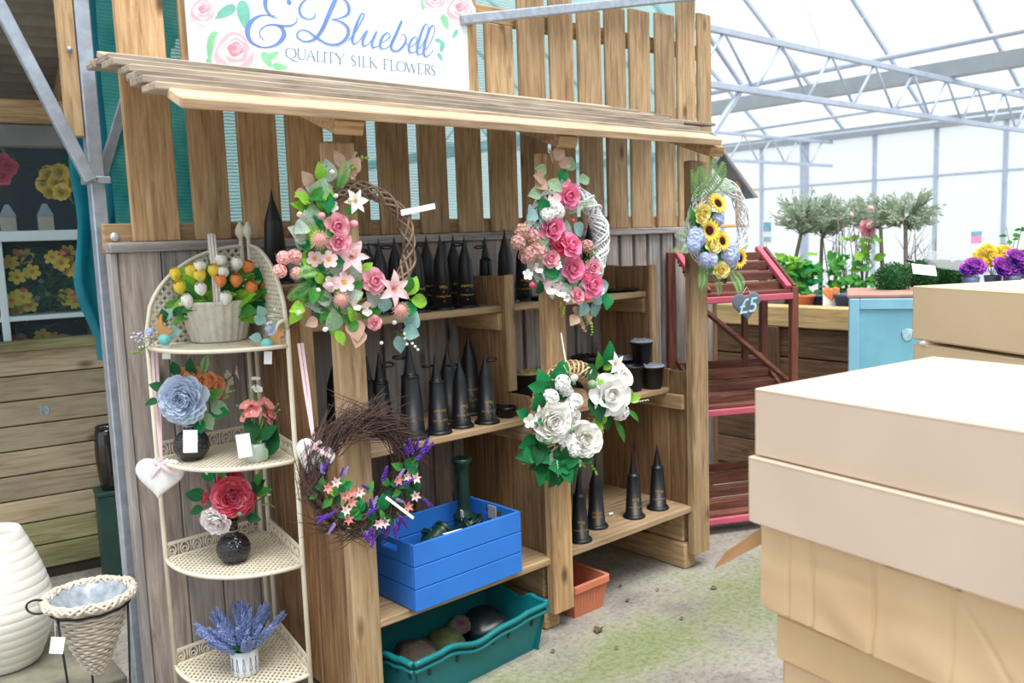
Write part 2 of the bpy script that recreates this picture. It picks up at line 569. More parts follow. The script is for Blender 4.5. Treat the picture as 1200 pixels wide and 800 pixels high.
# ---- steel post with knee braces at the fence end
sp = thing('steel_post', 'galvanised square steel post with two knee braces at the fence end', 'post', (0.89, 3.165, 0))
MB().box((0.866, 3.14, 0), (0.914, 3.19, 3.2), ch=0.004).build('post', GALV, sp, world=True)
MB().box((0.815, 3.15, 1.99), (0.864, 3.19, 3.2), ch=0.003).build('timber_batten', WZ, sp, world=True)
b0 = at(106, 212, Y=3.12); b1 = at(-12, -14, Y=3.12)
MB().bar(b0, b1, 0.03, 0.04, ch=0.003).build('brace', GALV, sp, world=True)
b0 = at(120, 205, Y=3.20); b1 = at(152, 98, Y=3.20)
MB().bar(b0, b1, 0.02, 0.035, ch=0.003).build('brace', GALV, sp, world=True)
MB().box((0.852, 3.125, 1.835), (0.928, 3.205, 1.86), ch=0.003).build('clamp', GALV, sp, world=True)
mb = MB(); mb.tube([(0.875, 3.128, 1.848), (0.875, 3.112, 1.848)], 0.008, 6); mb.build('bolt', GALV, sp, world=True)
mb = MB(); mb.tube([(0.84, 3.152, 2.27), (0.84, 3.14, 2.27)], 0.009, 8); mb.build('screw', GALV, sp, world=True)
q0 = at(540, 23.5, Y=3.02); q1 = at(835, -7, Y=3.02)
mb = MB(); mb.bar(q0, q1, 0.03, 0.045, ch=0.012)
tag(mb.build('steel_rail', GALV), 'galvanised steel rail running across the upper planks right of the sign', 'rail')

# ---- shelving stand under a lapped board roof
st = thing('display_shelving', 'brown timber open shelving stand with three posts and lapped board roof', 'shelving', (2.35, 2.75, 0))
def part(name, lo, hi, m, ch=0.004, par=None):
    return MB().box(lo, hi, ch=ch).build(name, m, par or st, world=True)
PX = [(1.372, 1.476), (2.290, 2.402), (3.212, 3.329)]
WALLX = [(1.385, 1.408), (2.312, 2.336), (3.226, 3.250)]
for (a, b_) in PX:
    part('post', (a, 2.45, 0.078), (b_, 2.495, 1.925), WZ, 0.005)
for k, (a, b_) in enumerate(WALLX):
    for y0, y1, z1 in ((2.50, 2.605, 0.955), (2.608, 2.718, 0.96), (2.722, 2.83, 1.452), (2.833, 2.94, 1.45), (2.943, 3.045, 1.455)):
        part('side_board', (a, y0, 0.285 if k else 0.02), (b_, y1, z1), WOZ, 0.003)
    part('edge_upright', (a - 0.004, 2.70, 0.97), (b_ + 0.012, 2.7195, 1.456), WZ, 0.003)
    part('skid', (a - 0.03 if k else b_, 2.498, 0), (b_ + 0.03, 3.04, 0.125), WY, 0.008)
    part('skid', (a - 0.015 if k else b_, 2.52, 0.127), (b_ + 0.02, 3.04, 0.284), WY, 0.006)
    if k > 0:
        part('cleat', (a - 0.022, 2.74, 1.225), (a, 3.04, 1.30), WY)
        part('cleat', (a - 0.022, 2.51, 0.775), (a, 3.04, 0.845), WY)
    if k < 2:
        part('cleat', (b_, 2.74, 1.225), (b_ + 0.022, 3.04, 1.30), WY)
        part('cleat', (b_, 2.51, 0.775), (b_ + 0.022, 3.04, 0.845), WY)
for (a, b_) in ((1.409, 2.311), (2.337, 3.225)):
    part('shelf', (a, 2.735, 1.302), (b_, 3.046, 1.330), SHW)
    part('shelf', (a, 2.60, 0.846), (b_, 3.046, 0.872), SHW)
    part('shelf', (a, 2.47, 0.286), (b_, 3.046, 0.315), SHW)
part('ledge', (1.362, 2.82, 1.457), (1.50, 3.045, 1.472), SHW)
def roof_z(y):
    return 1.985 + (y - 2.30) * 0.37
for (a, b_) in ((1.345, 1.445), (2.275, 2.375), (3.20, 3.30)):
    MB().bar(((a + b_) / 2, 2.335, roof_z(2.335) - 0.045), ((a + b_) / 2, 3.058, roof_z(3.058) - 0.045), b_ - a, 0.046, ch=0.004).build('rafter', WX, st, world=True)
n = 7
for i in range(n):
    y0 = 2.30 + 0.078 * i
    z0 = roof_z(y0) + 0.0
    x0 = 0.856 + random.uniform(-0.02, 0.02) - 0.004 * i
    x1 = 3.25 + random.uniform(-0.03, 0.06)
    if i == 0:
        MB().bar((0.87, y0 + 0.04, z0 + 0.018), (3.235, y0 + 0.045, z0 + 0.022), 0.10, 0.030, up=(0, -0.38, 0.92), ch=0.004).build('roof_board', WLX, st, world=True)
    else:
        tilt = 0.04
        sag = random.uniform(-0.006, 0.006)
        MB().bar((x0, y0 + 0.05, z0 + 0.026), (x1, y0 + 0.05, z0 + 0.026 + sag), 0.115, 0.02, up=(0, -tilt, 0.95), ch=0.003).build('roof_board', WSX, st, world=True)
mb = MB(); mb.bar((0.845, 2.842, roof_z(2.842) + 0.01), (3.12, 2.842, roof_z(2.842) + 0.012), 0.085, 0.02, up=(0, -0.3, 0.95), ch=0.003)
mb.build('roof_board', WLX, st, world=True)
for y_ in (2.915, 2.965):
    MB().bar((0.86, y_, roof_z(2.842) + 0.002 + (y_ - 2.842) * .12), (3.6, y_, roof_z(2.842) + 0.004 + (y_ - 2.842) * .12), 0.10, 0.016, up=(0, -.1, 1), ch=0.003).build('roof_board', WSX, st, world=True)
MB().bar((0.86, 3.005, roof_z(2.842) + .01), (4.1, 3.005, roof_z(2.842) + .012), 0.10, 0.016, up=(0, -.05, 1), ch=0.003).build('roof_board', WSX, st, world=True)

# ---- painted sign
SY = 3.028
sg = thing('shop_sign', 'white sign board with blue script lettering and pink printed roses', 'sign', (1.82, SY, 2.235))
c0 = at(221, 78, Y=SY); c1 = at(550, 107, Y=SY)
SX0, SX1, SZ0 = at(220, 40, Y=SY).x, at(550, 90, Y=SY).x, at(550, 107, Y=SY).z
panel = part('panel', (SX0, SY, SZ0), (SX1, SY + 0.012, SZ0 + 0.62), mat('sign_white', '#e4eff2', 0.5, 0.02, 3), 0.002, sg)
part('frame_edge', (SX1 + 0.002, SY + 0.002, SZ0 - 0.01), (SX1 + 0.03, SY + 0.03, SZ0 + 0.62), WZ, 0.003, sg)
INK = mat('sign_ink', '#6f90d4', 0.5, 0.1, 12)
GREYINK = mat('sign_grey_ink', '#8b97b0', 0.5, 0.05, 12)
def sp_pt(cx, cy, lift):
    p = at(280 + cx / 4.2857, cy / 4.2857, Y=SY)
    return Vector((p.x, SY - lift, p.z))
SPX = (sp_pt(101, 200, 0) - sp_pt(100, 200, 0)).length   # metres per traced unit
def stroke(mb, pts, lift=0.0012):
    """calligraphic ribbon: (cx, cy, width) in tracing units"""
    sm = smooth_path(pts, 7)
    P = [sp_pt(p[0], p[1], lift + 0.0006 * i / len(sm)) for i, p in enumerate(sm)]
    L = []; R = []
    for i, p in enumerate(P):
        t = P[min(i + 1, len(P) - 1)] - P[max(i - 1, 0)]
        t.normalize()
        nrm = Vector((-t.z, 0, t.x))
        w = max(0.5, sm[i][2]) * SPX * 0.6
        L.append(p + nrm * w); R.append(p - nrm * w)
    mb.patch([L, R], smooth=False)
def letters(name, strokes, m, lift=0.0012):
    mb = MB()
    for k, s_ in enumerate(strokes): stroke(mb, s_, lift + 0.0007 * (k % 3))
    return mb.build(name, m, panel, world=True)
letters('script_ampersand', [
    [(180, 80, 3), (110, 78, 6), (60, 110, 15), (42, 160, 21), (62, 212, 14), (120, 238, 6), (185, 225, 9), (224, 182, 19), (218, 145, 15), (190, 126, 8), (142, 127, 5), (108, 150, 4), (105, 180, 4), (128, 203, 3)],
    [(290, 85, 3), (288, 110, 4), (262, 128, 6), (225, 130, 7), (190, 126, 6)],
    [(138, -30, 15), (130, 15, 16), (141, 55, 10), (165, 82, 6), (192, 93, 3)],
    [(240, 4, 10), (250, 10, 20), (262, 14, 10)]], INK)
letters('script_word', [
    [(492, -25, 18), (455, 60, 17), (415, 150, 14), (375, 198, 9), (330, 209, 6), (297, 192, 6), (290, 172, 6), (310, 153, 5), (345, 158, 6), (390, 190, 8), (440, 220, 8), (490, 224, 9), (530, 200, 12), (549, 160, 14), (538, 130, 10), (500, 106, 6), (462, 99, 3)],
    [(462, 99, 3), (505, 92, 5), (540, 75, 9), (552, 48, 13), (540, 12, 9), (505, -18, 6)],
    [(380, 65, 4), (375, 90, 5), (345, 98, 5), (312, 80, 8), (301, 45, 9), (320, 10, 7), (355, -14, 5)],
    [(548, 205, 3), (590, 150, 4), (618, 98, 5), (628, 74, 5), (616, 68, 5), (600, 95, 9), (580, 150, 12), (568, 198, 11), (576, 220, 7), (595, 213, 4), (622, 178, 3)],
    [(618, 182, 3), (642, 155, 7), (622, 198, 11), (622, 228, 8), (642, 226, 4), (672, 190, 4), (690, 158, 8), (668, 208, 11), (670, 238, 7), (692, 234, 4), (714, 212, 3)],
    [(706, 218, 3), (735, 205, 4), (756, 182, 5), (746, 166, 5), (725, 178, 8), (708, 208, 11), (708, 235, 9), (724, 247, 5), (750, 235, 4), (776, 202, 3)],
    [(776, 202, 3), (800, 152, 4), (816, 106, 10), (788, 170, 12), (764, 224, 12), (770, 252, 8), (796, 256, 7), (824, 230, 9), (838, 198, 7), (828, 174, 4), (810, 180, 3)],
    [(834, 205, 3), (852, 236, 3), (876, 227, 4), (893, 205, 4), (888, 186, 4), (870, 194, 7), (854, 222, 10), (852, 253, 9), (866, 267, 5), (888, 258, 4), (906, 236, 3)],
    [(905, 248, 3), (935, 192, 4), (949, 140, 4), (938, 122, 5), (922, 142, 9), (902, 200, 12), (892, 250, 11), (900, 274, 6), (918, 268, 4), (940, 235, 3)],
    [(938, 252, 3), (965, 202, 4), (983, 148, 4), (972, 128, 5), (956, 147, 9), (936, 207, 12), (926, 260, 11), (936, 284, 6), (955, 276, 4), (976, 248, 3)]], INK, 0.003)
GL = {  # small serif capitals on a unit square, strokes of (x, y, width)
    'Q': [[(.5, 1, 1), (.12, .8, 3), (.05, .5, 4), (.15, .15, 3), (.5, 0, 1), (.88, .2, 3), (.95, .5, 4), (.85, .85, 3), (.5, 1, 1)], [(.4, 0, 2), (.7, -.2, 3), (1.15, -.3, 1.5)]],
    'O': [[(.5, 1, 1), (.12, .8, 3), (.05, .5, 4), (.15, .15, 3), (.5, 0, 1), (.88, .2, 3), (.95, .5, 4), (.85, .85, 3), (.5, 1, 1)]],
    'U': [[(.12, 1, 4), (.12, .4, 4), (.2, .08, 3), (.5, 0, 2), (.8, .1, 1.5), (.86, .5, 1.5), (.86, 1, 1.5)], [(0, 1, 1.5), (.28, 1, 1.5)], [(.72, 1, 1.5), (1, 1, 1.5)]],
    'A': [[(.05, 0, 1.5), (.5, 1, 1.5)], [(.5, 1, 2), (.92, 0, 4)], [(.2, .35, 1.5), (.76, .35, 1.5)], [(-.05, 0, 1.2), (.2, 0, 1.2)], [(.78, 0, 1.2), (1.05, 0, 1.2)]],
    'L': [[(.25, 1, 4), (.25, 0, 4)], [(.05, 1, 1.2), (.45, 1, 1.2)], [(.05, 0, 1.5), (.85, 0, 1.5), (.92, .2, 1.5)]],
    'I': [[(.5, 1, 4), (.5, 0, 4)], [(.0, 1, 1.2), (1, 1, 1.2)], [(.0, 0, 1.2), (1, 0, 1.2)]],
    'T': [[(.5, 1, 4), (.5, 0, 4)], [(.02, .8, 1.2), (.05, 1, 1.5), (.95, 1, 1.5), (.98, .8, 1.2)], [(.3, 0, 1.2), (.7, 0, 1.2)]],
    'Y': [[(.05, 1, 4), (.5, .45, 4)], [(.95, 1, 1.5), (.5, .45, 1.5)], [(.5, .45, 4), (.5, 0, 4)], [(.3, 0, 1.2), (.7, 0, 1.2)], [(-.05, 1, 1.2), (.25, 1, 1.2)], [(.78, 1, 1.2), (1.02, 1, 1.2)]],
    'S': [[(.85, .8, 1.5), (.6, 1, 2), (.25, .9, 3), (.2, .68, 4), (.5, .5, 4), (.82, .32, 4), (.75, .08, 3), (.4, 0, 2), (.12, .2, 1.5)]],
    'K': [[(.2, 1, 4), (.2, 0, 4)], [(.85, 1, 1.5), (.24, .48, 1.5)], [(.35, .58, 3), (.95, 0, 4)], [(.02, 1, 1.2), (.38, 1, 1.2)], [(.02, 0, 1.2), (.38, 0, 1.2)]],
    'F': [[(.25, 1, 4), (.25, 0, 4)], [(.05, 1, 1.5), (.85, 1, 1.5), (.9, .8, 1.2)], [(.25, .52, 1.5), (.7, .52, 1.5)], [(.05, 0, 1.2), (.45, 0, 1.2)]],
    'E': [[(.25, 1, 4), (.25, 0, 4)], [(.05, 1, 1.5), (.85, 1, 1.5), (.9, .8, 1.2)], [(.25, .52, 1.5), (.7, .52, 1.5)], [(.05, 0, 1.5), (.9, 0, 1.5), (.97, .2, 1.2)]],
    'W': [[(.02, 1, 4), (.3, 0, 4)], [(.3, 0, 1.5), (.5, .9, 1.5)], [(.5, .9, 4), (.75, 0, 4)], [(.75, 0, 1.5), (.97, 1, 1.5)]],
    'R': [[(.2, 1, 4), (.2, 0, 4)], [(.05, 1, 1.5), (.5, 1, 2), (.78, .85, 4), (.72, .58, 3), (.2, .5, 1.5)], [(.42, .5, 3), (.95, 0, 4)], [(.02, 0, 1.2), (.4, 0, 1.2)]],
}
lay = [('Q', 233, 288), ('U', 292, 338), ('A', 338, 384), ('L', 386, 422), ('I', 424, 436), ('T', 438, 482), ('Y', 484, 530), ('S', 560, 590), ('I', 598, 610), ('L', 616, 650), ('K', 652, 694), ('F', 722, 754), ('L', 756, 790), ('O', 790, 838), ('W', 838, 894), ('E', 894, 926), ('R', 930, 962), ('S', 962, 988)]
for ch_, x0, x1 in lay:
    ss = []
    for s_ in GL[ch_]:
        q = []
        for (u, v_, w) in s_:
            cx = x0 + u * (x1 - x0)
            base = 288 + (cx - 233) * 0.1215
            q.append((cx, base - v_ * 51, w * 1.45))
        ss.append([q[0], q[1]] if len(q) == 2 else q)
    letters('small_capital', ss, GREYINK)
def blob_poly(mb, cx, cy, rx, ry, lift, mi, n=18, wob=0.12, ph=0.0, lob=5):
    vs = [sp_pt(cx, cy, lift)]
    for k in range(n):
        a = 2 * pi * k / n
        r = 1 + wob * sin(lob * a + ph)
        vs.append(sp_pt(cx + rx * r * cos(a), cy + ry * r * sin(a), lift))
    mb.add(vs, [(0, 1 + k, 1 + (k + 1) % n) for k in range(n)], mi)
ROSEM = [mat('print_pink_pale', '#fbdce2', 0.5, 0.03, 5), mat('print_pink', '#f7b9c6', 0.5, 0.05, 9), mat('print_pink_deep', '#ef93a8', 0.5, 0.05, 9)]
for cx, cy, r in ((-182, 55, 70), (-20, 262, 118), (1110, 45, 75), (985, -5, 60)):
    mb = MB()
    blob_poly(mb, cx, cy, r, r, 0.001, 0, 30, 0.08, 0.5)
    for j, (k, mi) in enumerate(((0.82, 1), (0.68, 0), (0.54, 1), (0.42, 0), (0.32, 2), (0.22, 1), (0.12, 2))):
        blob_poly(mb, cx + r * 0.05 * ((j % 3) - 1), cy - r * 0.03 * j, r * k, r * k * 0.95, 0.0013 + 0.0002 * j, mi, 24, 0.1, j * 1.7, 3 + j % 3)
    mb.build('printed_rose', ROSEM, panel, world=True)
LEAFP = [mat('print_leaf', '#8fd3a4', 0.5, 0.15, 20), mat('print_leaf_blue', '#7cc4b4', 0.5, 0.15, 20)]
for cx, cy, L, a, mi in ((25, 75, 75, 80, 1), (-70, 60, 60, 150, 1), (-130, 235, 80, 100, 0), (140, 300, 45, 60, 0), (165, 280, 38, -30, 0), (205, 335, 40, 10, 0), (-100, 320, 70, 15, 1), (930, 10, 40, 100, 0), (1035, 110, 40, 70, 0), (1020, 235, 28, 100, 1), (1005, 205, 22, 20, 1), (1010, 285, 22, 60, 1), (1085, 170, 25, 120, 1)):
    mb = MB(); a = rd(a); vs = []; LK = .0005 + .00003 * (int(abs(cx + cy)) % 11)
    for k in range(12):
        t = 2 * pi * k / 12
        u, w = cos(t) * L, sin(t) * L * 0.42 * (1 - 0.35 * cos(t))
        vs.append(sp_pt(cx + u * cos(a) - w * sin(a), cy + u * sin(a) + w * cos(a), LK))
    mb.add(vs, [tuple(range(12))], 0)
    mb.build('printed_leaf', LEAFP[mi], panel, world=True)

# ================================================================== SHED on the left
SH0 = Vector((1.16, 4.665, 0)); SHA = rd(-9.0)
SHX = Vector((cos(SHA), sin(SHA), 0)); SHN = Vector((-sin(SHA), cos(SHA), 0))
def shed_at(px, py, off=0.0):
    """point on the plane of the shed front, in shed coordinates (x, z)"""
    d = ray(px, py)
    k = (SH0 + SHN * off - CAM).dot(SHN) / d.dot(SHN)
    p = CAM + d * k - SH0
    return p.dot(SHX), p.z
shed = thing('wall_shed', 'pale timber clad shed front with white window and corrugated eaves', 'shed', SH0, SHA, kind='structure')
xL, xR = -2.6, 0.42
sill = shed_at(60, 408)[1]
nb = 9
hB = (sill - 0.05) / nb
for i in range(nb):
    MB().box((xL, -0.012 + 0.006 * (i % 2) * 0, 0.05 + i * hB + 0.006), (xR, 0.02, 0.05 + (i + 1) * hB), ch=0.005).build('board', SHEDGX if i < 2 else SHEDX, shed)
MB().box((xL, 0.0, 0.0), (xR, 0.05, sill), 0).build('backing', mat('shed_dark', '#3a3128', 0.9), shed)
MB().box((xL, -0.06, sill), (xR, 0.06, sill + 0.05), ch=0.006).build('window_sill', SHEDGX, shed)
top = shed_at(60, 168)[1]
WF = mat('window_white', '#cfe0e6', 0.45, 0.04, 6)
tr1 = shed_at(55, 277)[1]; tr2 = shed_at(58, 371)[1]
xm = shed_at(4, 350)[0]; xr = shed_at(110, 350)[0]
win = MB()
MB().box((xL, -0.02, tr1 - 0.02), (xr + 0.02, 0.03, tr1 + 0.03), ch=0.004).build('transom', WF, shed)
MB().box((xL, 0.0, tr2 - 0.012), (xr + 0.02, 0.03, tr2 + 0.012), ch=0.004).build('transom', WF, shed)
for xx in (xm - 0.52, xm, xr):
    MB().box((xx - 0.017, -0.005, sill + 0.05), (xx + 0.017, 0.028, tr1 - 0.02), ch=0.004).build('mullion', WF, shed)
GLS = glassy('window_glass', '#9fb6c4', 0.05, 0.03)
MB().box((xL, 0.032, sill + 0.05), (xr + 0.3, 0.036, tr1), 0).build('pane', GLS, shed)
MB().box((xL, 0.032, tr1 + 0.03), (xr + 0.3, 0.036, top), 0).build('pane', GLS, shed)
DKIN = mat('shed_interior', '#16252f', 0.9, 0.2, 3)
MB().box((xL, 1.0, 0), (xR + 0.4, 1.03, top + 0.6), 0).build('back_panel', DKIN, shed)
MB().box((xL, 0.05, sill - 0.02), (xR, 1.0, sill), 0).build('inner_shelf', mat('cubby_panel', '#aab4bb', 0.6, 0.05, 5), shed)
CUB = mat('cubby_panel', '#aab4bb')
for xx in (xm - 0.5, xm, xr):
    MB().box((xx - 0.01, 0.05, sill), (xx + 0.01, 0.38, tr1), 0).build('cubby_upright', CUB, shed)
MB().box((xm - 1.0, 0.05, tr2 - 0.01), (xr, 0.38, tr2 + 0.01), 0).build('cubby_shelf', CUB, shed)
MB().box((xm - 1.0, 0.05, tr1 - 0.012), (xr, 0.45, tr1 + 0.012), 0).build('cubby_shelf', CUB, shed)
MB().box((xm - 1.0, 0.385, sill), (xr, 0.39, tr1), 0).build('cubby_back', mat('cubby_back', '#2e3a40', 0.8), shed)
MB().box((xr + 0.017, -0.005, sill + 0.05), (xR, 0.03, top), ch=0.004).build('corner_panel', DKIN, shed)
MB().box((xL, -0.05, top - 0.02), (xR, 0.05, top + 0.08), ch=0.006).build('eaves_beam', mat('grey_beam', '#7f7f80', 0.7, 0.15, 5), shed)
MB().box((xL, -0.03, top + 0.085), (xR, 0.05, top + 0.20), ch=0.006).build('eaves_beam', WX, shed)
# corrugated overhanging roof seen from below, rising towards the path
mb = MB()
rows = []
ov0, ov1 = 0.9, -1.15
for j in range(10):
    t = j / 9
    y = ov0 + (ov1 - ov0) * t
    row = []
    for i in range(181):
        xx = xL + (xR + 0.1 - xL) * i / 180
        row.append(Vector((xx, y, top + 0.36 + 0.30 * t + 0.018 * sin(y * 70) * 1.0)))
    rows.append(row)
rows = []
NY = 150
for j in range(NY + 1):
    t = j / NY
    y = ov0 + (ov1 - ov0) * t
    z = top + 0.30 + 0.36 * t + 0.022 * sin(y * 2 * pi / 0.12)
    rows.append([Vector((xL, y, z)), Vector((xR + 0.12, y, z))])
mb.patch(rows)
mb.build('corrugated_roof', mat('roof_sheet', '#8b8378', 0.75, 0.2, 6), shed)
for xx in (xL + 0.4, xL + 1.5, xR - 0.35):
    MB().bar((xx, 0.6, top + 0.27), (xx, ov1 + 0.05, top + 0.585), 0.06, 0.09, ch=0.004).build('rafter', WY, shed)
MB().box((xL, ov1 - 0.03, top + 0.56), (xR + 0.12, ov1, top + 0.70), ch=0.005).build('fascia', WX, shed)
# ================================================================== FLOWER KIT (unit-size meshes facing +Z)
def pm(name, col, var=0.14, trans=0.25, hue=None, scale=10):
    c = hx(col)
    if name.startswith('petal'):
        k = .34 if c[2] > 1.25 * c[0] else .2
        c = tuple(v + (1 - v) * k * (.35 + .65 * v) for v in c)
    return mat(name, c, 0.6, var, scale, spec=0.2, trans=trans, hue=hue)

def petal(mb, L, Wd, az, e0, e1, r0=0.0, z0=0.0, cup=0.2, mi=0, nu=4, nv=3, pw=0.75, tip=0.0, ruf=0.0, mi2=None, split=0.4, rs=0.0):
    """curved petal: leaves the centre at radius r0 with elevation e0 and ends at e1 (radians)"""
    rows = []
    r, z = r0, z0
    for i in range(nu + 1):
        u = i / nu
        e = e0 + (e1 - e0) * u
        if i:
            r += cos(e) * L / nu; z += sin(e) * L / nu
        w = Wd * (min(1.0, .32 + 1.15 * u) if u < .72 else 1.0 - .9 * (u - .72)) if tip == 0 else Wd * (sin(pi * min(1, 0.06 + u * 0.94) ** pw))
        row = []
        for j in range(nv):
            v = 2 * j / (nv - 1) - 1
            c_ = cup * v * v * Wd
            rr = r - sin(e) * c_ * 1.0
            zz = z + cos(e) * c_ + (ruf * random.uniform(-1, 1) if i >= nu - 1 else 0)
            x, y = rr - (.30 * Wd * v * v * (u ** 3) if tip == 0 else 0), v * w
            row.append(Vector((x * cos(az) - y * sin(az), x * sin(az) + y * cos(az), zz)))
        rows.append(row)
    if mi2 is None:
        mb.patch(rows, mi)
    else:
        k = max(1, int(nu * split))
        mb.patch(rows[:k + 1], mi2); mb.patch(rows[k:], mi)

def m_rose(name, mats):
    mb = MB(); random.seed(hash(name) % 1000 if False else len(name) * 7)
    mb.ball((0, 0, 0.3), 0.22, 8, 5, 1, (1, 1, 1.2))
    for n, L, Wd, e0, e1, r0 in ((3, .45, .28, 90, 95, .10), (4, .55, .36, 80, 95, .17), (5, .68, .46, 66, 78, .22), (5, .8, .52, 50, 38, .28), (6, .92, .55, 32, 0, .3)):
        o = random.uniform(0, 6)
        for k in range(n):
            petal(mb, L * random.uniform(.94, 1.06), Wd, o + 2 * pi * k / n, rd(e0), rd(e1), r0, 0.0, 0.35, 1 if L < .6 else 0, 4, 5, 0.62, 0, 0.02)
    return mb.mesh(name, mats)

def m_peony(name, mats, layers=6):
    mb = MB(); random.seed(len(name) * 3)
    mb.ball((0, 0, 0.2), 0.2, 8, 5, 1)
    for l in range(layers):
        t = l / (layers - 1)
        n = 6 + l
        o = random.uniform(0, 6)
        for k in range(n):
            petal(mb, .5 + .42 * t, .27 + .2 * t, o + 2 * pi * k / n + random.uniform(-.15, .15), rd(92 - 70 * t + random.uniform(-8, 8)), rd(95 - 85 * t + random.uniform(-14, 14)), .08 + .14 * t, 0.0, 0.4, 1 if random.random() < .35 else 0, 3, 5, 0.55, 0, 0.06)
    return mb.mesh(name, mats)

def m_hydrangea(name, mats, n=42):
    mb = MB(); random.seed(len(name))
    for k in range(n):
        z = 1 - 1.15 * (k + .5) / n; a = k * 2.39996
        r = sqrt(max(0, 1 - z * z))
        c = Vector((r * cos(a), r * sin(a), z)) * 0.72
        Q = facing(c + rv(.15), random.uniform(0, 6)).to_matrix()
        sub = MB()
        for j in range(4):
            petal(sub, .25, .14, j * pi / 2, rd(25), rd(8), 0.0, 0, .15, 0 if random.random() < .7 else 1, 2, 3, .6, 0, 0.01)
        sub.ball((0, 0, .03), .03, 5, 3, 2)
        for f, mi in zip(sub.f, sub.m):
            pass
        mb.add([Q @ p + c for p in sub.v], sub.f, 0, True)
        mb.m[-len(sub.f):] = sub.m
    mb.ball((0, 0, 0), 0.6, 8, 5, 1)
    return mb.mesh(name, mats)

def m_lily(name, mats, n=6, L=1.0, Wd=0.26, e=(55, -25), inner=True):
    mb = MB()
    for k in range(n):
        petal(mb, L * (1 if k % 2 else .96), Wd * (1 if k % 2 else .8), 2 * pi * k / n, rd(e[0]), rd(e[1]), 0.03, 0, .25, 0, 5, 3, .7, 1, 0, 1 if inner else None, .3)
    for k in range(5):
        a = k * 1.256
        mb.tube([(0, 0, 0), (.12 * cos(a), .12 * sin(a), .3), (.2 * cos(a), .2 * sin(a), .48)], .012, 4, 2)
        mb.ball((.2 * cos(a), .2 * sin(a), .5), .035, 5, 3, 2)
    return mb.mesh(name, mats)

def m_open5(name, mats, n=5, Wd=.36, e=(35, 5), L=.9, split=.45, c=.12):
    mb = MB()
    for k in range(n):
        petal(mb, L, Wd, 2 * pi * k / n, rd(e[0]), rd(e[1]), 0.04, 0, .25, 0, 4, 3, .55, 0, .01, 1, split)
    mb.ball((0, 0, .06), c, 6, 4, 2 if len(mats) > 2 else 1)
    return mb.mesh(name, mats)

def m_tulip(name, mats):
    mb = MB()
    mb.ball((0, 0, .55), .33, 8, 6, 0, (1, 1, 1.6))
    for k in range(6):
        petal(mb, 1.25, .40, k * pi / 3, rd(25 if k % 2 else 20), rd(112), .02, 0, -.0 + .35, k % 2, 5, 5, .72, 0)
    return mb.mesh(name, mats)

def m_sunflower(name, mats):
    mb = MB(); random.seed(4)
    for lay, (n, L, e) in enumerate(((17, .70, 12), (15, .62, 30))):
        for k in range(n):
            petal(mb, L * random.uniform(.9, 1.08), .13, 2 * pi * (k + .5 * lay) / n, rd(e), rd(e - 22), .3, .02, .2, 0, 3, 3, .8, 1, 0.0, 1, .34)
    mb.lathe([(.0, .1), (.2, .12), (.33, .08), (.36, .0)], 18, 2, cap0=False)
    for k in range(50):
        r = .33 * sqrt((k + .5) / 50); a = k * 2.4
        mb.ball((r * cos(a), r * sin(a), .12), .035, 4, 3, 2)
    return mb.mesh(name, mats)

def m_bud(name, mats, k=1.5):
    mb = MB()
    mb.ball((0, 0, .5), .42, 8, 6, 0, (1, 1, k))
    for j in range(4):
        petal(mb, .6, .2, j * pi / 2, rd(20), rd(85), .06, -.12, .3, 1, 3, 3)
    return mb.mesh(name, mats)

def m_thistle(name, mats):
    mb = MB(); random.seed(9)
    mb.ball((0, 0, .3), .55, 10, 7, 0)
    for k in range(110):
        z = 1 - 1.3 * (k + .5) / 110; a = k * 2.4; r = sqrt(max(0, 1 - z * z))
        d = Vector((r * cos(a), r * sin(a), z))
        c = Vector((0, 0, .3))
        mb.tube([c + d * .5, c + (d + rv(.1)) * .8], [.03, .012], 3, 1)
    return mb.mesh(name, mats)

def m_spike(name, mats, n=26):
    """lavender-like spike along +Z, length 1"""
    mb = MB(); random.seed(3)
    mb.tube([(0, 0, 0), (0.01, 0, .5), (0, 0, 1)], .018, 4, 1)
    for k in range(n):
        t = .32 + .68 * k / n
        a = k * 2.4
        r = .085 * (1.15 - t * .75)
        mb.ball((r * cos(a), r * sin(a), t), .055 * (1.25 - .6 * t), 5, 3, 0, (1, 1, 1.4))
    return mb.mesh(name, mats)

def m_leaf(name, m, L=1.0, Wd=.28, bend=.5, fold=.25, tip=1, pw=.75):
    """leaf along +X from the origin, face to +Z"""
    mb = MB()
    rows = []
    nu = 6
    x = z = 0
    for i in range(nu + 1):
        u = i / nu
        e = bend * (.45 - u)
        if i: x += cos(e) * L / nu; z += sin(e) * L / nu
        w = Wd * sin(pi * (0.03 + .95 * u) ** pw)
        rows.append([Vector((x, v * w, z + fold * abs(v) * w)) for v in (-1, -.5, 0, .5, 1)])
    mb.patch(rows)
    mb.tube([(-.12, 0, 0), (0, 0, 0)], .018, 4)
    return mb.mesh(name, m)

def m_lobed(name, m, lobes=5, L=1.0):
    """ivy / maple like leaf, along +X"""
    mb = MB()
    pts = []
    n = 40
    for k in range(n):
        a = -pi + 2 * pi * k / n
        r = (.5 + .28 * abs(cos(a * lobes / 2)) ** .6) * (.75 + .35 * cos(a))
        pts.append(Vector((.42 * L + r * L * .7 * cos(a), r * L * .7 * sin(a), .10 * sin(3 * a) * L * .5 + .06 * L * abs(sin(a)))))
    c = Vector((.4 * L, 0, 0))
    vs = [c] + pts
    mb.add(vs, [(0, 1 + k, 1 + (k + 1) % n) for k in range(n)], 0, True)
    mb.tube([(-.15 * L, 0, 0), (.1 * L, 0, 0)], .02 * L, 4)
    return mb.mesh(name, m)

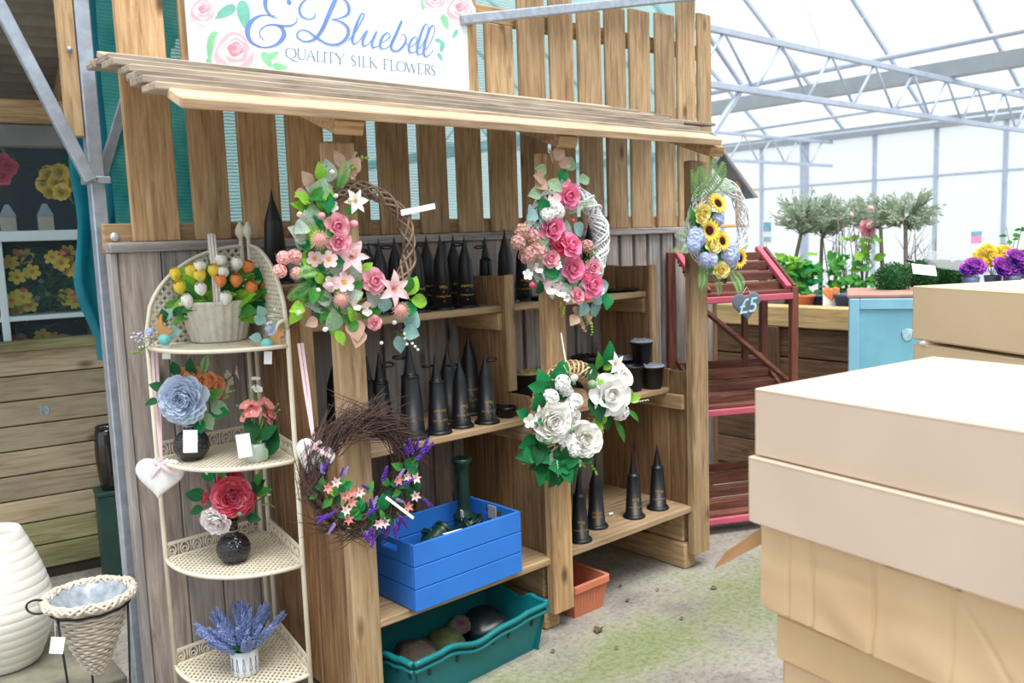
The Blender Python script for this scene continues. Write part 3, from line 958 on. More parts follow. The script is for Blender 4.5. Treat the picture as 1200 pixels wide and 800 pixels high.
def m_fern(name, m, n=15):
    """feathery frond along +X, length 1"""
    mb = MB()
    pts = [Vector((u, 0, .18 * sin(u * pi * .9))) for u in [k / 10 for k in range(11)]]
    mb.tube(pts, .012, 4)
    for k in range(1, n):
        u = k / n; p = Vector((u, 0, .18 * sin(u * pi * .9)))
        l = .26 * sin(pi * (.12 + .85 * u)) + .03
        for s_ in (-1, 1):
            d = Vector((.55, s_ * .85, -.1)).normalized()
            q = p + d * l
            nrm = Vector((-d.y, d.x, 0)) * .028
            mb.add([p - nrm * .5, (p + q) / 2 - nrm, q, (p + q) / 2 + nrm], [(0, 1, 2, 3)], 0, True)
    return mb.mesh(name, m)

def m_sprig(name, mats, n=6, berry=True):
    """thin twig along +X with little balls"""
    mb = MB(); random.seed(n)
    mb.tube([(0, 0, 0), (.5, .03, .05), (1, -.02, 0)], .014, 4, 1)
    for k in range(n):
        u = .25 + .75 * k / (n - 1)
        d = Vector((.05, random.uniform(-.14, .14), random.uniform(-.06, .14)))
        mb.tube([(u, 0, .03), Vector((u, 0, .03)) + d], .008, 3, 1)
        mb.ball(Vector((u, 0, .03)) + d, .055, 6, 4, 0, (1, 1, 1.2))
    return mb.mesh(name, mats)

def m_eucalyptus(name, m, n=7):
    mb = MB(); random.seed(n * 5)
    mb.tube([(0, 0, 0), (.5, .04, .06), (1, -.02, .02)], .014, 4)
    for k in range(n):
        u = .12 + .88 * k / (n - 1)
        for s_ in (-1, 1):
            c = Vector((u + .03, s_ * .14, .04)); Q = facing(Vector((random.uniform(-.4, .4), s_ * .3, 1)), 0).to_matrix()
            r = .13 * (1.1 - .5 * u)
            mb.add([c + Q @ Vector((0, 0, -.01))] + [c + Q @ Vector((r * cos(2 * pi * j / 9), r * .85 * sin(2 * pi * j / 9), .02)) for j in range(9)],
                   [(0, 1 + j, 1 + (j + 1) % 9) for j in range(9)], 0, True)
    return mb.mesh(name, m)

GREEN = pm('leaf_green', '#4f9a44', .25, .3); LIME = pm('leaf_lime', '#96d04a', .2, .35); DKGREEN = pm('leaf_dark', '#1f5a34', .25, .2)
EMER = pm('leaf_emerald', '#23864c', .25, .3); SAGE = pm('leaf_sage', '#9dbf9a', .2, .3); BLUEG = pm('leaf_bluegreen', '#8fb8b4', .15, .25)
VARIEG = pm('leaf_variegated', '#4f7a5c', .3, .2, hue='#e3efe4', scale=28)
PINKLEAF = pm('leaf_blush', '#b9c49a', .2, .3, hue='#eaa7a4', scale=7)
STEM = pm('stem_green', '#5d7f3e', .2, 0)
YEL = pm('petal_yellow', '#ffe23a', .08); LEMON = pm('petal_lemon', '#f2e08a'); ORG = pm('petal_orange', '#ff9238', .1); ORGL = pm('petal_apricot', '#f6a66a')
WHT = pm('petal_white', '#fbfbf8', .02, .12); CRM = pm('petal_cream', '#f3efd0', .05)
PNK = pm('petal_pink', '#f2a6b8', .12); PNKL = pm('petal_pale_pink', '#f6cdd3', .08); HOT = pm('petal_hot_pink', '#fa86b4', .08); ROSEP = pm('petal_rose', '#fa90ae', .08); CORAL = pm('petal_coral', '#f08a86', .12)
CRIM = pm('petal_crimson', '#e0405f', .15); REDP = pm('petal_deep_pink', '#c81f4a', .2)
PUR = pm('bloom_purple', '#6a3fb4', .25); VIO = pm('petal_violet', '#9a7fd6', .15); LIL = pm('petal_lilac', '#c9bfe8', .1); BLU = pm('petal_blue', '#bccdf6', .08); BLUD = pm('petal_cornflower', '#a4b2ee', .1); MAG = pm('petal_magenta', '#c45ad0', .12)
MUSB = pm('petal_grape_blue', '#6a82c4', .3)
BRN = mat('seed_brown', '#3a2414', .9, .3, 20); GOLDC = mat('stamen_gold', '#d99a2a', .7, .2, 20); PEACHC = pm('petal_peach', '#f2b25c', .15)
FM = {
 'rose_hot': m_rose('rose_hot', [HOT, ROSEP]), 'rose_pink': m_rose('rose_pinks', [PNK, HOT]), 'rose_lemon': m_rose('rose_lemon', [LEMON, YEL]),
 'rose_white': m_rose('rose_white_', [WHT, pm('petal_ivory', '#fbf8ec', .02, .12)]), 'rose_apricot': m_rose('rose_apric', [ORGL, ORG]), 'rose_coral': m_rose('rose_coral', [CORAL, PNK]), 'rose_red': m_rose('rose_redd', [CRIM, REDP]),
 'peony_white': m_peony('peony_white', [WHT, pm('petal_ivory', '#fbf8ec', .02, .12)]), 'peony_red': m_peony('peony_red', [CRIM, ROSEP], 7), 'peony_red2': m_peony('peony_red22', [REDP, CRIM], 6), 'peony_blue': m_peony('peony_blue', [pm('petal_powder_blue', '#d3e2f6', .04), pm('petal_sky', '#c2d8f4', .06)], 8),
 'carn_mag': m_peony('carn_magenta', [MAG, PUR], 6), 'carn_yel': m_peony('carn_yellow', [YEL, LEMON], 6), 'carn_white': m_peony('carn_white_', [WHT, pm('petal_blush_white', '#f6e3ea', .04)], 6),
 'hyd_blue': m_hydrangea('hyd_blue', [BLU, BLUD, CRM]), 'hyd_white': m_hydrangea('hyd_white', [WHT, pm('petal_ice', '#eef4f9', .03, .12), BLU], 30), 'hyd_pink': m_hydrangea('hyd_pink', [PINKLEAF, PNK, SAGE], 26), 'hyd_coral': m_hydrangea('hyd_coral', [pm('petal_salmon', '#f3b0a8', .12), PNK, CRM], 26),
 'lily': m_lily('lily', [PNKL, PNK, GOLDC]), 'lily_white': m_lily('lily_white', [WHT, PNKL, LEMON], 6, 1, .28, (50, -10)),
 'frangi': m_open5('frangipani', [PNKL, PEACHC, GOLDC]), 'alst_pink': m_lily('alst_pink', [PNKL, HOT, CRM], 6, .9, .22, (65, 10)), 'alst_coral': m_lily('alst_coral', [CORAL, HOT, CRM], 6, .9, .22, (65, 10)),
 'open_white': m_open5('open_white', [WHT, WHT, YEL]), 'open_coral': m_open5('open_coral', [CORAL, PNKL, HOT], 5, .42), 'orchid_white': m_open5('orchid_white', [WHT, CRM, YEL], 5, .4), 'daff': m_open5('daffodil', [YEL, YEL, ORG], 6, .3, (25, 0), .9, .3, .26), 'open_blue': m_open5('open_blue', [BLUD, BLU, WHT], 4, .42),
 'tulip_yel': m_tulip('tulip_yel', [YEL, pm('petal_gold', '#fbd42a', .08)]), 'tulip_wht': m_tulip('tulip_wht', [WHT, CRM]), 'tulip_org': m_tulip('tulip_org', [ORG, pm('petal_flame', '#f97c34', .1)]),
 'sunflower': m_sunflower('sunflower', [YEL, pm('petal_amber', '#eda21c'), BRN]),
 'bud_white': m_bud('bud_white', [WHT, GREEN]), 'bud_pink': m_bud('bud_pink', [PNK, GREEN]), 'bud_cream': m_bud('bud_cream', [CRM, SAGE]), 'bud_blush': m_bud('bud_blush', [PNKL, SAGE]), 'bud_red': m_bud('bud_red', [CRIM, DKGREEN], 1.2), 'bud_green': m_bud('bud_green', [SAGE, GREEN], 1.1), 'bud_org': m_bud('bud_org', [ORG, GREEN]),
 'thistle': m_thistle('thistle', [pm('petal_dusky', '#e8a79a'), pm('petal_dusty', '#f2c0b4')]),
 'calla': m_open5('calla', [PNKL, WHT, LEMON], 2, .5, (60, 35), .95, .3, .1),
 'lav': m_spike('lavender_purple', [PUR, STEM]), 'lav_violet': m_spike('lavender_violet', [VIO, STEM]), 'lav_blue': m_spike('lavender_blue', [MUSB, pm('stem_grey', '#5a7a66', .2, 0)], 34),
 'L_green': m_leaf('leaf_green', GREEN), 'L_lime': m_leaf('leaf_lime', LIME, 1, .32, .7), 'L_dark': m_leaf('leaf_dark', DKGREEN, 1, .34), 'L_emer': m_leaf('leaf_emerald', EMER, 1, .4, .6), 'L_sage': m_leaf('leaf_sage', SAGE, 1, .42, .4), 'L_bluegreen': m_leaf('leaf_blue', BLUEG, 1, .46), 'L_var': m_leaf('leaf_variegated', VARIEG, 1, .40, .6, .12, 1, .7), 'L_blush': m_leaf('leaf_blush', PINKLEAF, 1, .44, .5), 'L_narrow': m_leaf('leaf_narrow', GREEN, 1, .13, .8), 'L_blade': m_leaf('leaf_blade', pm('leaf_fresh', '#5fa543', .2, .3), 1, .16, .9, .4),
 'I_emer': m_lobed('leaf_ivy', EMER), 'I_lime': m_lobed('leaf_ivy_lime', LIME), 'I_green': m_lobed('leaf_ivy_green', GREEN), 'fern': m_fern('fern_frond', pm('leaf_fern', '#8fc07a', .2, .3)), 'fern_pale': m_fern('fern_frond_pale', pm('leaf_mist', '#bcd8bc', .15, .3)),
 'sprig': m_sprig('sprig', [WHT, STEM]), 'sprig_lil': m_sprig('sprig_lilac', [LIL, STEM], 9), 'sprig_green': m_sprig('sprig_green', [LIME, STEM], 8), 'euc': m_eucalyptus('eucalyptus', PINKLEAF), 'euc_green': m_eucalyptus('eucalyptus_green', BLUEG),
}
NAMES = {'rose': 'rose', 'peony': 'peony', 'carn': 'carnation', 'hyd': 'hydrangea', 'lily': 'lily', 'frangi': 'frangipani', 'alst': 'alstroemeria', 'open': 'blossom', 'orchid': 'orchid_bloom', 'daff': 'daffodil', 'tulip': 'tulip', 'sunflower': 'sunflower', 'bud': 'bud', 'thistle': 'thistle', 'calla': 'calla', 'lav': 'lavender_spike', 'L': 'leaf', 'I': 'ivy_leaf', 'fern': 'fern_frond', 'sprig': 'sprig', 'euc': 'eucalyptus_sprig'}
def fname(k): return NAMES[k.split('_')[0]]

TOCAM_FLAT = Vector((-0.25, -1.0, 0.15))
def bloom(parent, kind, px, py, size, Y, face=None, tiltk=0.25, lift=0.0):
    """a flower head centred on the place (px,py) of the photo at depth plane Y; size is its radius in photo pixels"""
    p = at(px, py, Y=Y - lift)
    s = size * mpp(p)
    d = (face or TOCAM_FLAT).normalized() + rv(tiltk)
    return inst(FM[kind], fname(kind), parent, p, facing(d, random.uniform(0, 6)), s)

def leafat(parent, kind, px, py, L, ang, Y, face=None, tiltk=0.3, lift=0.0):
    """a leaf whose base is at (px,py), pointing at ang degrees in the picture plane (0 right, 90 up), length L pixels"""
    p = at(px, py, Y=Y - lift)
    s = L * mpp(p)
    d = Vector((cos(rd(ang)) * 1.0, 0, sin(rd(ang)))) + Vector((0, random.uniform(-.5, .15), 0))
    d.normalize()
    nrm = (face or Vector((-0.2, -1, 0.25))) + rv(tiltk)
    nrm = (nrm - d * nrm.dot(d)).normalized()
    yv = nrm.cross(d)
    M = Matrix((d, yv, nrm)).transposed()
    return inst(FM[kind], fname(kind), parent, p, M.to_quaternion(), s)

def torus_pt(c, ex, ez, ey, R, r, t, ph):
    rad = ex * cos(t) + ez * sin(t)
    return c + rad * (R + r * cos(ph)) + ey * (r * sin(ph))

def twisted_ring(c, R, r, strands, turns, sr, tiltm=None, n=90, rag=0.0):
    """ring of intertwined canes in the plane of ex, ez"""
    ex, ey, ez = Vector((1, 0, 0)), Vector((0, 1, 0)), Vector((0, 0, 1))
    mb = MB()
    for k in range(strands):
        ph0 = 2 * pi * k / strands + random.uniform(-.2, .2)
        rr = r * random.uniform(.65, 1.05)
        tn = turns if k % 2 else -turns
        pts = []
        for i in range(n):
            t = 2 * pi * i / n
            pts.append(torus_pt(Vector(c), ex, ez, ey, R + rag * sin(t * 2 + k), rr * (1 + .15 * sin(3 * t + k)), t, ph0 + tn * t))
        mb.tube(pts, sr, 5, 0, closed=True)
    return mb
# ================================================================== CREAM METAL CORNER STAND
EC = Vector((1.335, 2.995, 0)); EL = Vector((0.95, 2.965, 0)); ER = Vector((1.262, 2.572, 0))
ea, eb = EL - EC, ER - EC
et = thing('corner_plant_stand', 'cream metal four tier corner stand with lattice shelves and arched back', 'plant stand', EC)
def ep(a, b, z): return EC + ea * a + eb * b + Vector((0, 0, z))
SHZ = [0.165, 0.55, 0.905, 1.285]
for nm, a, b, z1 in (('leg', 1, 0, 1.30), ('leg', 0, 1, 1.34), ('leg', 0.06, 0, 1.63), ('leg', 0, 0.06, 1.63)):
    MB().tube([ep(a, b, 0), ep(a, b, z1)], 0.0085, 8).build(nm, CREAM, et, world=True)
for a, b in ((0.06, 0), (0, 0.06)):
    mb = MB(); mb.lathe([(0.006, 0), (0.009, 0.01), (0.019, 0.028), (0.017, 0.045), (0.008, 0.062), (0.001, 0.07)], 10, c=ep(a, b, 1.628))
    mb.build('finial', CREAM, et, world=True)
mb = MB(); cpt = ep(0, 1, 1.34)
mb.tube([cpt + Vector((0.035 * (1 - cos(t)) * -0.5 + 0.0, -0.018 * sin(t), 0.03 * sin(t * .9))) for t in [k * .5 for k in range(11)]], 0.006, 6)
mb.build('scroll', CREAM, et, world=True)
mb = MB(); cpt = ep(1, 0, 1.30)
mb.lathe([(0.008, 0), (0.013, 0.008), (0.012, 0.02), (0.002, 0.028)], 10, c=cpt); mb.build('knob', CREAM, et, world=True)
def lat_shelf(z):
    par = None
    mb = MB()
    arc = [(cos(t), sin(t)) for t in [pi / 2 * k / 18 for k in range(19)]]
    pts = [ep(a, b, z) for a, b in arc]
    mb.tube(pts, 0.0075, 6)
    mb.tube([ep(1, 0, z), ep(0, 0, z)], 0.006, 6); mb.tube([ep(0, 0, z), ep(0, 1, z)], 0.006, 6)
    rim = mb.build('shelf_rim', CREAM, et, world=True)
    mb = MB()
    step = 0.062
    c = step
    while c < sqrt(2):
        # a + b = c
        lo, hi = max(0, c - 1), min(1, c)
        seg = []
        for k in range(41):
            a = lo + (hi - lo) * k / 40; b = c - a
            if a * a + b * b <= 0.985: seg.append((a, b))
        if len(seg) > 2: mb.bar(ep(*seg[0], z), ep(*seg[-1], z), 0.0075, 0.003)
        c += step
    c = -1 + step * .5
    while c < 1:
        seg = []
        for k in range(61):
            a = k / 60; b = a - c
            if 0 <= b and a * a + b * b <= 0.985: seg.append((a, b))
        if len(seg) > 2: mb.bar(ep(*seg[0], z + .002), ep(*seg[-1], z + .002), 0.0075, 0.003)
        c += step
    lt = mb.build('shelf_lattice', CREAM, rim, world=True); lt['kind'] = 'stuff'
for z in SHZ:
    lat_shelf(z)
    if z < 1.2:
        for (p0, p1) in (((1, 0), (0.06, 0)), ((0, 0.06), (0, 1))):
            A, B = ep(*p0, z), ep(*p1, z)
            mb = MB()
            mb.bar(A + Vector((0, 0, .052)), B + Vector((0, 0, .052)), 0.006, 0.01)
            grail = mb.build('gallery_rail', CREAM, et, world=True)
            mb = MB()
            nn = 8
            d = (B - A).normalized()
            for k in range(nn):
                c = A.lerp(B, (k + .5) / nn) + Vector((0, 0, .026))
                mb.tube([c + d * .015 * cos(t) + Vector((0, 0, .02 * sin(t))) for t in [2 * pi * j / 12 for j in range(12)]], 0.0028, 4, closed=True)
                mb.tube([c + d * .008 * cos(t) + Vector((0, 0, .008 * sin(t) - .004)) for t in [2 * pi * j / 8 for j in range(8)]], 0.0025, 4, closed=True)
                e = A.lerp(B, k / nn)
                mb.tube([e, e + Vector((0, 0, .05))], 0.0022, 4)
            gl = mb.build('gallery_scrollwork', CREAM, grail, world=True); gl['kind'] = 'stuff'
for (vec) in (0, 1):
    def q(u, z): return ep(u, 0, z) if vec == 0 else ep(0, u, z)
    zt, zb = 1.61, 1.285
    top = [(u, zb + .05 + (zt - zb - .05) * sqrt(max(0, 1 - ((u - .06) / .94) ** 2))) for u in [0.06 + .94 * k / 20 for k in range(21)]]
    mb = MB(); mb.tube([q(u, z) for u, z in top] + [q(1, zb)], 0.0075, 6)
    arch = mb.build('arch', CREAM, et, world=True)
    mb = MB()
    L = (ea if vec == 0 else eb).length
    def inside(u, z):
        return .07 < u < 1 and zb < z < zb + .05 + (zt - zb - .05) * sqrt(max(0, 1 - ((u - .06) / .94) ** 2))
    for sg_ in (-1, 1):
        c = -0.5
        while c < 1.2:
            seg = []
            for k in range(80):
                u = k / 79; z = zb + (c + sg_ * u * L - (0 if sg_ > 0 else -0.0))
                if inside(u, z): seg.append((u, z))
            if len(seg) > 2: mb.bar(q(*seg[0]), q(*seg[-1]), 0.0035, 0.0085)
            c += 0.03
    al = mb.build('arch_lattice', CREAM, arch, world=True); al['kind'] = 'stuff'

# ------------------------------------------------------------------ bouquets
def dome(parent, kind, px, py, size, c, R, stem_to=None, tiltk=0.2, spin=None, up=0.0):
    """flower head on the near side of a dome of radius R about c"""
    d = ray(px, py).normalized()
    m = c - CAM; k = m.dot(d)
    near = CAM + d * k
    off = (near - c).length
    if off < R: k -= sqrt(R * R - off * off) * 0.85
    p = CAM + d * k
    s = size * mpp(p)
    nrm = ((p - c).normalized() + (CAM - p).normalized() * .35 + Vector((0, 0, up)) + rv(tiltk)).normalized()
    o = inst(FM[kind], fname(kind), parent, p - nrm * s * .3, facing(nrm, random.uniform(0, 6)), s)
    if stem_to is not None:
        a = Vector(stem_to); b = p - nrm * s * .3
        mid = (a + b) / 2 + Vector((0, 0, .15 * (b - a).length)) * .4
        MB().tube([a, mid, b], 0.0022, 4).build('stem', STEM, parent, world=True)
    return o

def dleaf(parent, kind, px, py, L, ang, c, R, tiltk=.3):
    d = ray(px, py).normalized()
    k = (c - CAM).dot(d); near = CAM + d * k; off = (near - c).length
    if off < R: k -= sqrt(R * R - off * off) * 0.7
    p = CAM + d * k
    s = L * mpp(p)
    dr = (RT * cos(rd(ang)) + UP * sin(rd(ang)) - FW * random.uniform(-.25, .5)).normalized()
    nrm = (-FW + Vector((0, 0, .5)) + rv(tiltk)); nrm = (nrm - dr * nrm.dot(dr)).normalized()
    M = Matrix((dr, nrm.cross(dr), nrm)).transposed()
    return inst(FM[kind], fname(kind), parent, p, M.to_quaternion(), s)

def tagcard(parent, px, py, w, h, D=None, Y=None, ang=0, m=None):
    """small white price card"""
    p = at(px, py, D=D) if D else at(px, py, Y=Y)
    k = mpp(p)
    M = Matrix.LocRotScale(p, Quaternion((0, 0, 1), -rd(25)) @ Quaternion((0, 1, 0), rd(ang)), None)
    mb = MB(); mb.box((-w * k / 2, -.0008, -h * k / 2), (w * k / 2, .0008, h * k / 2), M=M)
    return mb.build('price_tag', mat('white_card', '#f1f3f5', .6, .02, 4), parent, world=True)

# tulip basket
bp = at(257, 398, D=2.99); bp.z = 1.291
tb = thing('tulip_basket', 'whitewashed hooped basket of yellow, white and orange tulips on the stand top', 'flower basket', bp)
BASK = mat('white_basket', '#ddd8d0', .8, .12, 40, bump=.4)
kB = mpp(bp)
rb, rtp, hb = 29 * kB, 41 * kB, 43 * kB
mb = MB(); mb.lathe([(rb, 0), (rb * 1.06, .004), (rtp, hb), (rtp * 1.05, hb + .004), (rtp * 1.03, hb + .012), (rtp * .93, hb + .006), (rb * .95, .02)], 144, fn=lambda a, i: 1 + .022 * cos(a * 24))
mb.build('basket', BASK, tb)
hd = Vector((-.35, -.94, 0)).normalized()
hp = []
for k in range(17):
    t = pi * k / 16
    hp.append(hd * rtp * 1.0 * cos(t) + Vector((0, 0, hb + .235 * sin(t) ** .7 if 0 < k < 16 else hb)))
mb = MB(); 
side = Vector((hd.y, -hd.x, 0))
mb.patch([[p + side * .011 for p in hp], [p - side * .011 for p in hp]]); mb.tube([p + side * .009 for p in hp], .004, 5); mb.tube([p - side * .009 for p in hp], .004, 5); mb.tube(hp, .006, 5)
mb.build('handle', BASK, tb)
mb = MB(); mb.lathe([(0, hb - .01), (rtp * .94, hb - .01)], 20); mb.build('moss_fill', DKGREEN, tb)
tc_ = bp + Vector((0, 0, hb + .03)); base_ = bp + Vector((0, 0, hb - .01))
c7 = lambda x, y: (140 + x / 4, 240 + y / 4)
for kd, L in (('tulip_yel', [(270, 318), (290, 378), (345, 298), (383, 322), (445, 300)]), ('tulip_wht', [(325, 440), (385, 383), (498, 428), (545, 268), (472, 255), (482, 308), (385, 282)]), ('tulip_org', [(475, 345), (547, 345), (610, 378), (660, 376), (597, 285)])):
    for (x, y) in L:
        px, py = c7(x, y + 26)
        dome(tb, kd, px, py, 16, tc_, .15, base_, .4, up=2.0)
random.seed(21)
for k in range(62):
    a = random.uniform(-15, 195); r = random.uniform(.15, .75)
    px = 258 + 50 * r * cos(rd(a)) + random.uniform(-10, 10); py = 352 - 34 * r * sin(rd(a)) + random.uniform(-2, 14)
    dleaf(tb, random.choice(('L_blade', 'L_blade', 'L_green', 'L_lime', 'L_emer')), px, py, random.uniform(26, 42), a + random.uniform(-25, 25), tc_, .10)
for (x, y) in ((580, 380), (615, 400), (505, 465), (310, 300), (590, 350), (625, 325), (520, 340), (440, 470)):
    dome(tb, 'bud_white', *c7(x, y), 2.2, tc_, .15)

# bottle vases
def vase_black(px, py, Z, r_px, label):
    p = at(px, py, Z=Z); p.z = Z
    k = mpp(p); r = r_px * k
    m = mat('black_glass_ribbed', '#15171d', .18, .1, 10, spec=.7)
    if not m.get('done'):
        nt = m.node_tree; b = nt.nodes['Principled BSDF']
        v = _coords(nt, rand=False)
        ck = nt.nodes.new('ShaderNodeTexVoronoi'); ck.inputs['Scale'].default_value = 115; nt.links.new(v, ck.inputs[0])
        _bump(nt, b, ck.outputs['Distance'], .8, .004); m['done'] = 1
    t = thing('bottle_vase', label, 'vase', p)
    mb = MB()
    prof = [(r * .45, 0), (r * .62, .004)]
    for j in range(11):
        a = -1.0 + 2.2 * j / 10
        prof.append((r * cos(a), r * .86 + r * .95 * sin(a)))
    prof += [(r * .36, r * 1.85), (r * .33, r * 2.5), (r * .42, r * 2.62), (r * .36, r * 2.64), (r * .28, r * 2.4)]
    mb.lathe(prof, 28); vb_ = mb.build('body', m, t)
    MB().tube([Vector((r * .36 * cos(a), r * .36 * sin(a), r * 1.98)) for a in [2 * pi * k_ / 14 for k_ in range(14)]], .0025, 4, closed=True).build('neck_cord', mat('silver_cord', '#b9b9c0', .4, .1, 10, metal=.4), vb_, frame=t)
    return t, p, r
c8 = lambda x, y: (150 + x / 3.077, 420 + y / 3.077)
v1, p1, r1 = vase_black(226, 538, SHZ[2] + .004, 20.5, 'round black bottle vase with a price tag holding a blue peony bouquet')
c = p1 + Vector((0, 0, r1 * 3.6)); s0 = p1 + Vector((0, 0, r1 * 2.3))
dome(v1, 'peony_blue', 214, 469, 28, c, .04, s0, .1)
for (x, y, s) in ((185, 58, 6), (240, 50, 6), (262, 78, 7), (298, 75, 6), (316, 104, 9), (330, 90, 6)):
    dome(v1, 'rose_apricot', *c8(x, y), s * 1.35, c + Vector((.05, .05, .03)), .08, s0)
for (x, y, s) in ((365, 70, 9), (395, 52, 8), (360, 112, 8)):
    dome(v1, 'orchid_white', *c8(x, y), s * 1.3, c + Vector((.1, .1, .02)), .06, s0)
for (x, y, a, L, kd) in ((270, 200, -60, 22, 'L_sage'), (300, 195, 0, 22, 'L_emer'), (130, 110, 160, 18, 'L_dark'), (110, 150, 200, 16, 'L_dark'), (270, 60, 70, 26, 'fern'), (280, 150, 30, 25, 'L_green'), (300, 170, -20, 22, 'L_sage'), (180, 60, 110, 18, 'L_dark'), (340, 150, 40, 22, 'sprig_green'), (240, 60, 95, 24, 'L_dark'), (260, 220, -80, 18, 'L_emer')):
    dleaf(v1, kd, *c8(x, y), L, a, c, .05)
tagcard(v1, 223, 517, 16, 27, D=depth(p1) - r1 - .012, ang=4)
v3, p3, r3 = vase_black(275, 658, SHZ[1] + .004, 19.5, 'round black bottle vase with crimson peonies on the third shelf')
c = p3 + Vector((0, 0, r3 * 3.9)); s0 = p3 + Vector((0, 0, r3 * 2.4))
dome(v3, 'peony_red', 272, 582, 23, c, .05, s0, .1)
dome(v3, 'peony_red2', 270, 562, 15, c + Vector((.03, .04, .04)), .03, s0)
dome(v3, 'peony_red', 292, 590, 14, c, .06, s0)
dome(v3, 'rose_red', 240, 583, 8, c, .06, s0)
dome(v3, 'carn_white', 252, 611, 18, c, .1, s0, .1)
dome(v3, 'bud_cream', 248, 596, 6, c, .08)
dome(v3, 'bud_green', 280, 601, 7, c, .08)
for (x, y) in ((355, 432), (505, 490), (285, 415)):
    dome(v3, 'bud_white', *c8(x, y), 4, c, .06, s0)
for (x, y, a, L, kd) in ((280, 500, 170, 26, 'L_dark'), (440, 480, 40, 22, 'L_dark'), (460, 490, 20, 22, 'L_green'), (430, 570, -10, 18, 'L_dark'), (460, 455, 60, 20, 'L_green'), (300, 440, 110, 20, 'L_emer'), (270, 540, 200, 18, 'L_dark'), (470, 520, -10, 18, 'sprig_green'), (340, 430, 80, 20, 'L_green')):
    dleaf(v3, kd, *c8(x, y), L, a, c, .04)

# orchid pot with coral blossoms
op = at(301, 540, Z=SHZ[2] + .004); op.z = SHZ[2] + .004
ot = thing('orchid_pot', 'coral orchid in a small glass pot with dark round leaves and hanging price tag', 'potted plant', op)
ko = mpp(op)
MB().lathe([(9 * ko, 0), (11 * ko, .004), (12 * ko, 22 * ko), (11 * ko, 22 * ko), (9.5 * ko, .006)], 20).build('glass_pot', glassy('pot_glass', '#dfe9e4', .45, .08), ot)
random.seed(5)
for k in range(14):
    MB().ball((random.uniform(-7, 7) * ko, random.uniform(-7, 7) * ko, random.uniform(3, 16) * ko), 3.2 * ko, 6, 4, sc=(1, 1, .8)).build('pebble', mat('white_pebble', '#e8ebe4', .5, .1, 20), ot)
c = op + Vector((0, 0, .14)); s0 = op + Vector((0, 0, .05))
for (x, y, s) in ((425, 165, 8), (450, 190, 9), (420, 205, 8), (462, 160, 8), (505, 160, 9), (515, 190, 9), (520, 218, 8), (495, 200, 7)):
    dome(ot, 'open_coral', *c8(x, y), s * 1.35, c, .03, s0)
for (x, y, s) in ((460, 72, 7), (466, 108, 8)):
    dome(ot, 'orchid_white', *c8(x, y), s, c + Vector((.02, .03, .08)), .02, s0)
for (x, y) in ((540, 165), (435, 100), (545, 185), (395, 170)):
    dome(ot, 'bud_green', *c8(x, y), 2.5, c, .02, s0)
for (x, y, a, L, kd) in ((500, 300, 75, 32, 'L_dark'), (480, 290, 40, 26, 'L_dark'), (470, 280, 130, 26, 'L_dark'), (510, 350, 80, 34, 'L_dark'), (460, 300, 160, 20, 'L_dark'), (470, 320, -60, 18, 'L_sage'), (460, 350, 80, 20, 'L_green')):
    dleaf(ot, kd, *c8(x, y), L, a, op + Vector((0, 0, .06)), .03)
tagcard(ot, 286, 522, 16, 28, D=depth(op) - .07, ang=-4)

# lavender mug
lp = at(288, 787, Z=SHZ[0] + .004); lp.z = SHZ[0] + .004
lt = thing('lavender_mug', 'white printed mug full of blue lavender on the lowest shelf', 'potted plant', lp)
kl = mpp(lp)
MUG = mat('white_glaze', '#e9eef0', .25, .02, 5)
mb = MB(); mb.lathe([(14 * kl, 0), (15.5 * kl, .003), (15.8 * kl, 30 * kl), (14.8 * kl, 30.5 * kl), (14.5 * kl, 8 * kl)], 26); mug = mb.build('mug', MUG, lt)
MB().lathe([(0, 26 * kl), (14.6 * kl, 26 * kl)], 16).build('soil', mat('soil', '#2b2a20', .9), lt)
for a in (-2.55, -2.05, -1.55, -1.1, -3.0):
    mb = MB()
    for j in range(9):
        t = j / 8; zz = (8 + 14 * t) * kl; w = (3.0 - 2.2 * t) * kl
        for s_ in (-.5, .5):
            aa = a + s_ * w / (16 * kl)
            n_ = Vector((cos(aa), sin(aa), 0))
            mb.ball(n_ * 15.75 * kl + Vector((0, 0, zz)), 1.1 * kl, 5, 3, sc=(.5, .5, 1))
    mb.tube([Vector((cos(a), sin(a), 0)) * 15.85 * kl + Vector((0, 0, z_ * kl)) for z_ in (2, 6, 10)], .0008, 4)
    mb.build('printed_lavender', MUSB, mug, frame=lt)
tagcard(lt, 281, 771, 9, 4, D=depth(lp) - 16.6 * kl)
random.seed(31)
for k in range(72):
    a = random.uniform(0, 2 * pi); r = sqrt(random.random())
    b = lp + Vector((10 * kl * r * cos(a), 10 * kl * r * sin(a), 26 * kl))
    d = Vector((cos(a) * r * 1.1, sin(a) * r * 1.1, random.uniform(.6, 1.05)))
    ls_ = random.uniform(.10, .17)
    inst(FM['lav_blue'], 'lavender_spike', lt, b, facing(d, random.uniform(0, 6)), (ls_ * .66, ls_ * .66, ls_))
for k in range(44):
    a = random.uniform(0, 2 * pi)
    b = lp + Vector((9 * kl * cos(a), 9 * kl * sin(a), 26 * kl))
    d = Vector((cos(a) * .7, sin(a) * .7, .7)).normalized(); n_ = Vector((-d.z * cos(a), -d.z * sin(a), .7)); n_ = (n_ - d * n_.dot(d)).normalized()
    inst(FM['L_narrow'], 'leaf', lt, b, Matrix((d, n_.cross(d), n_)).transposed().to_quaternion(), random.uniform(.06, .1))

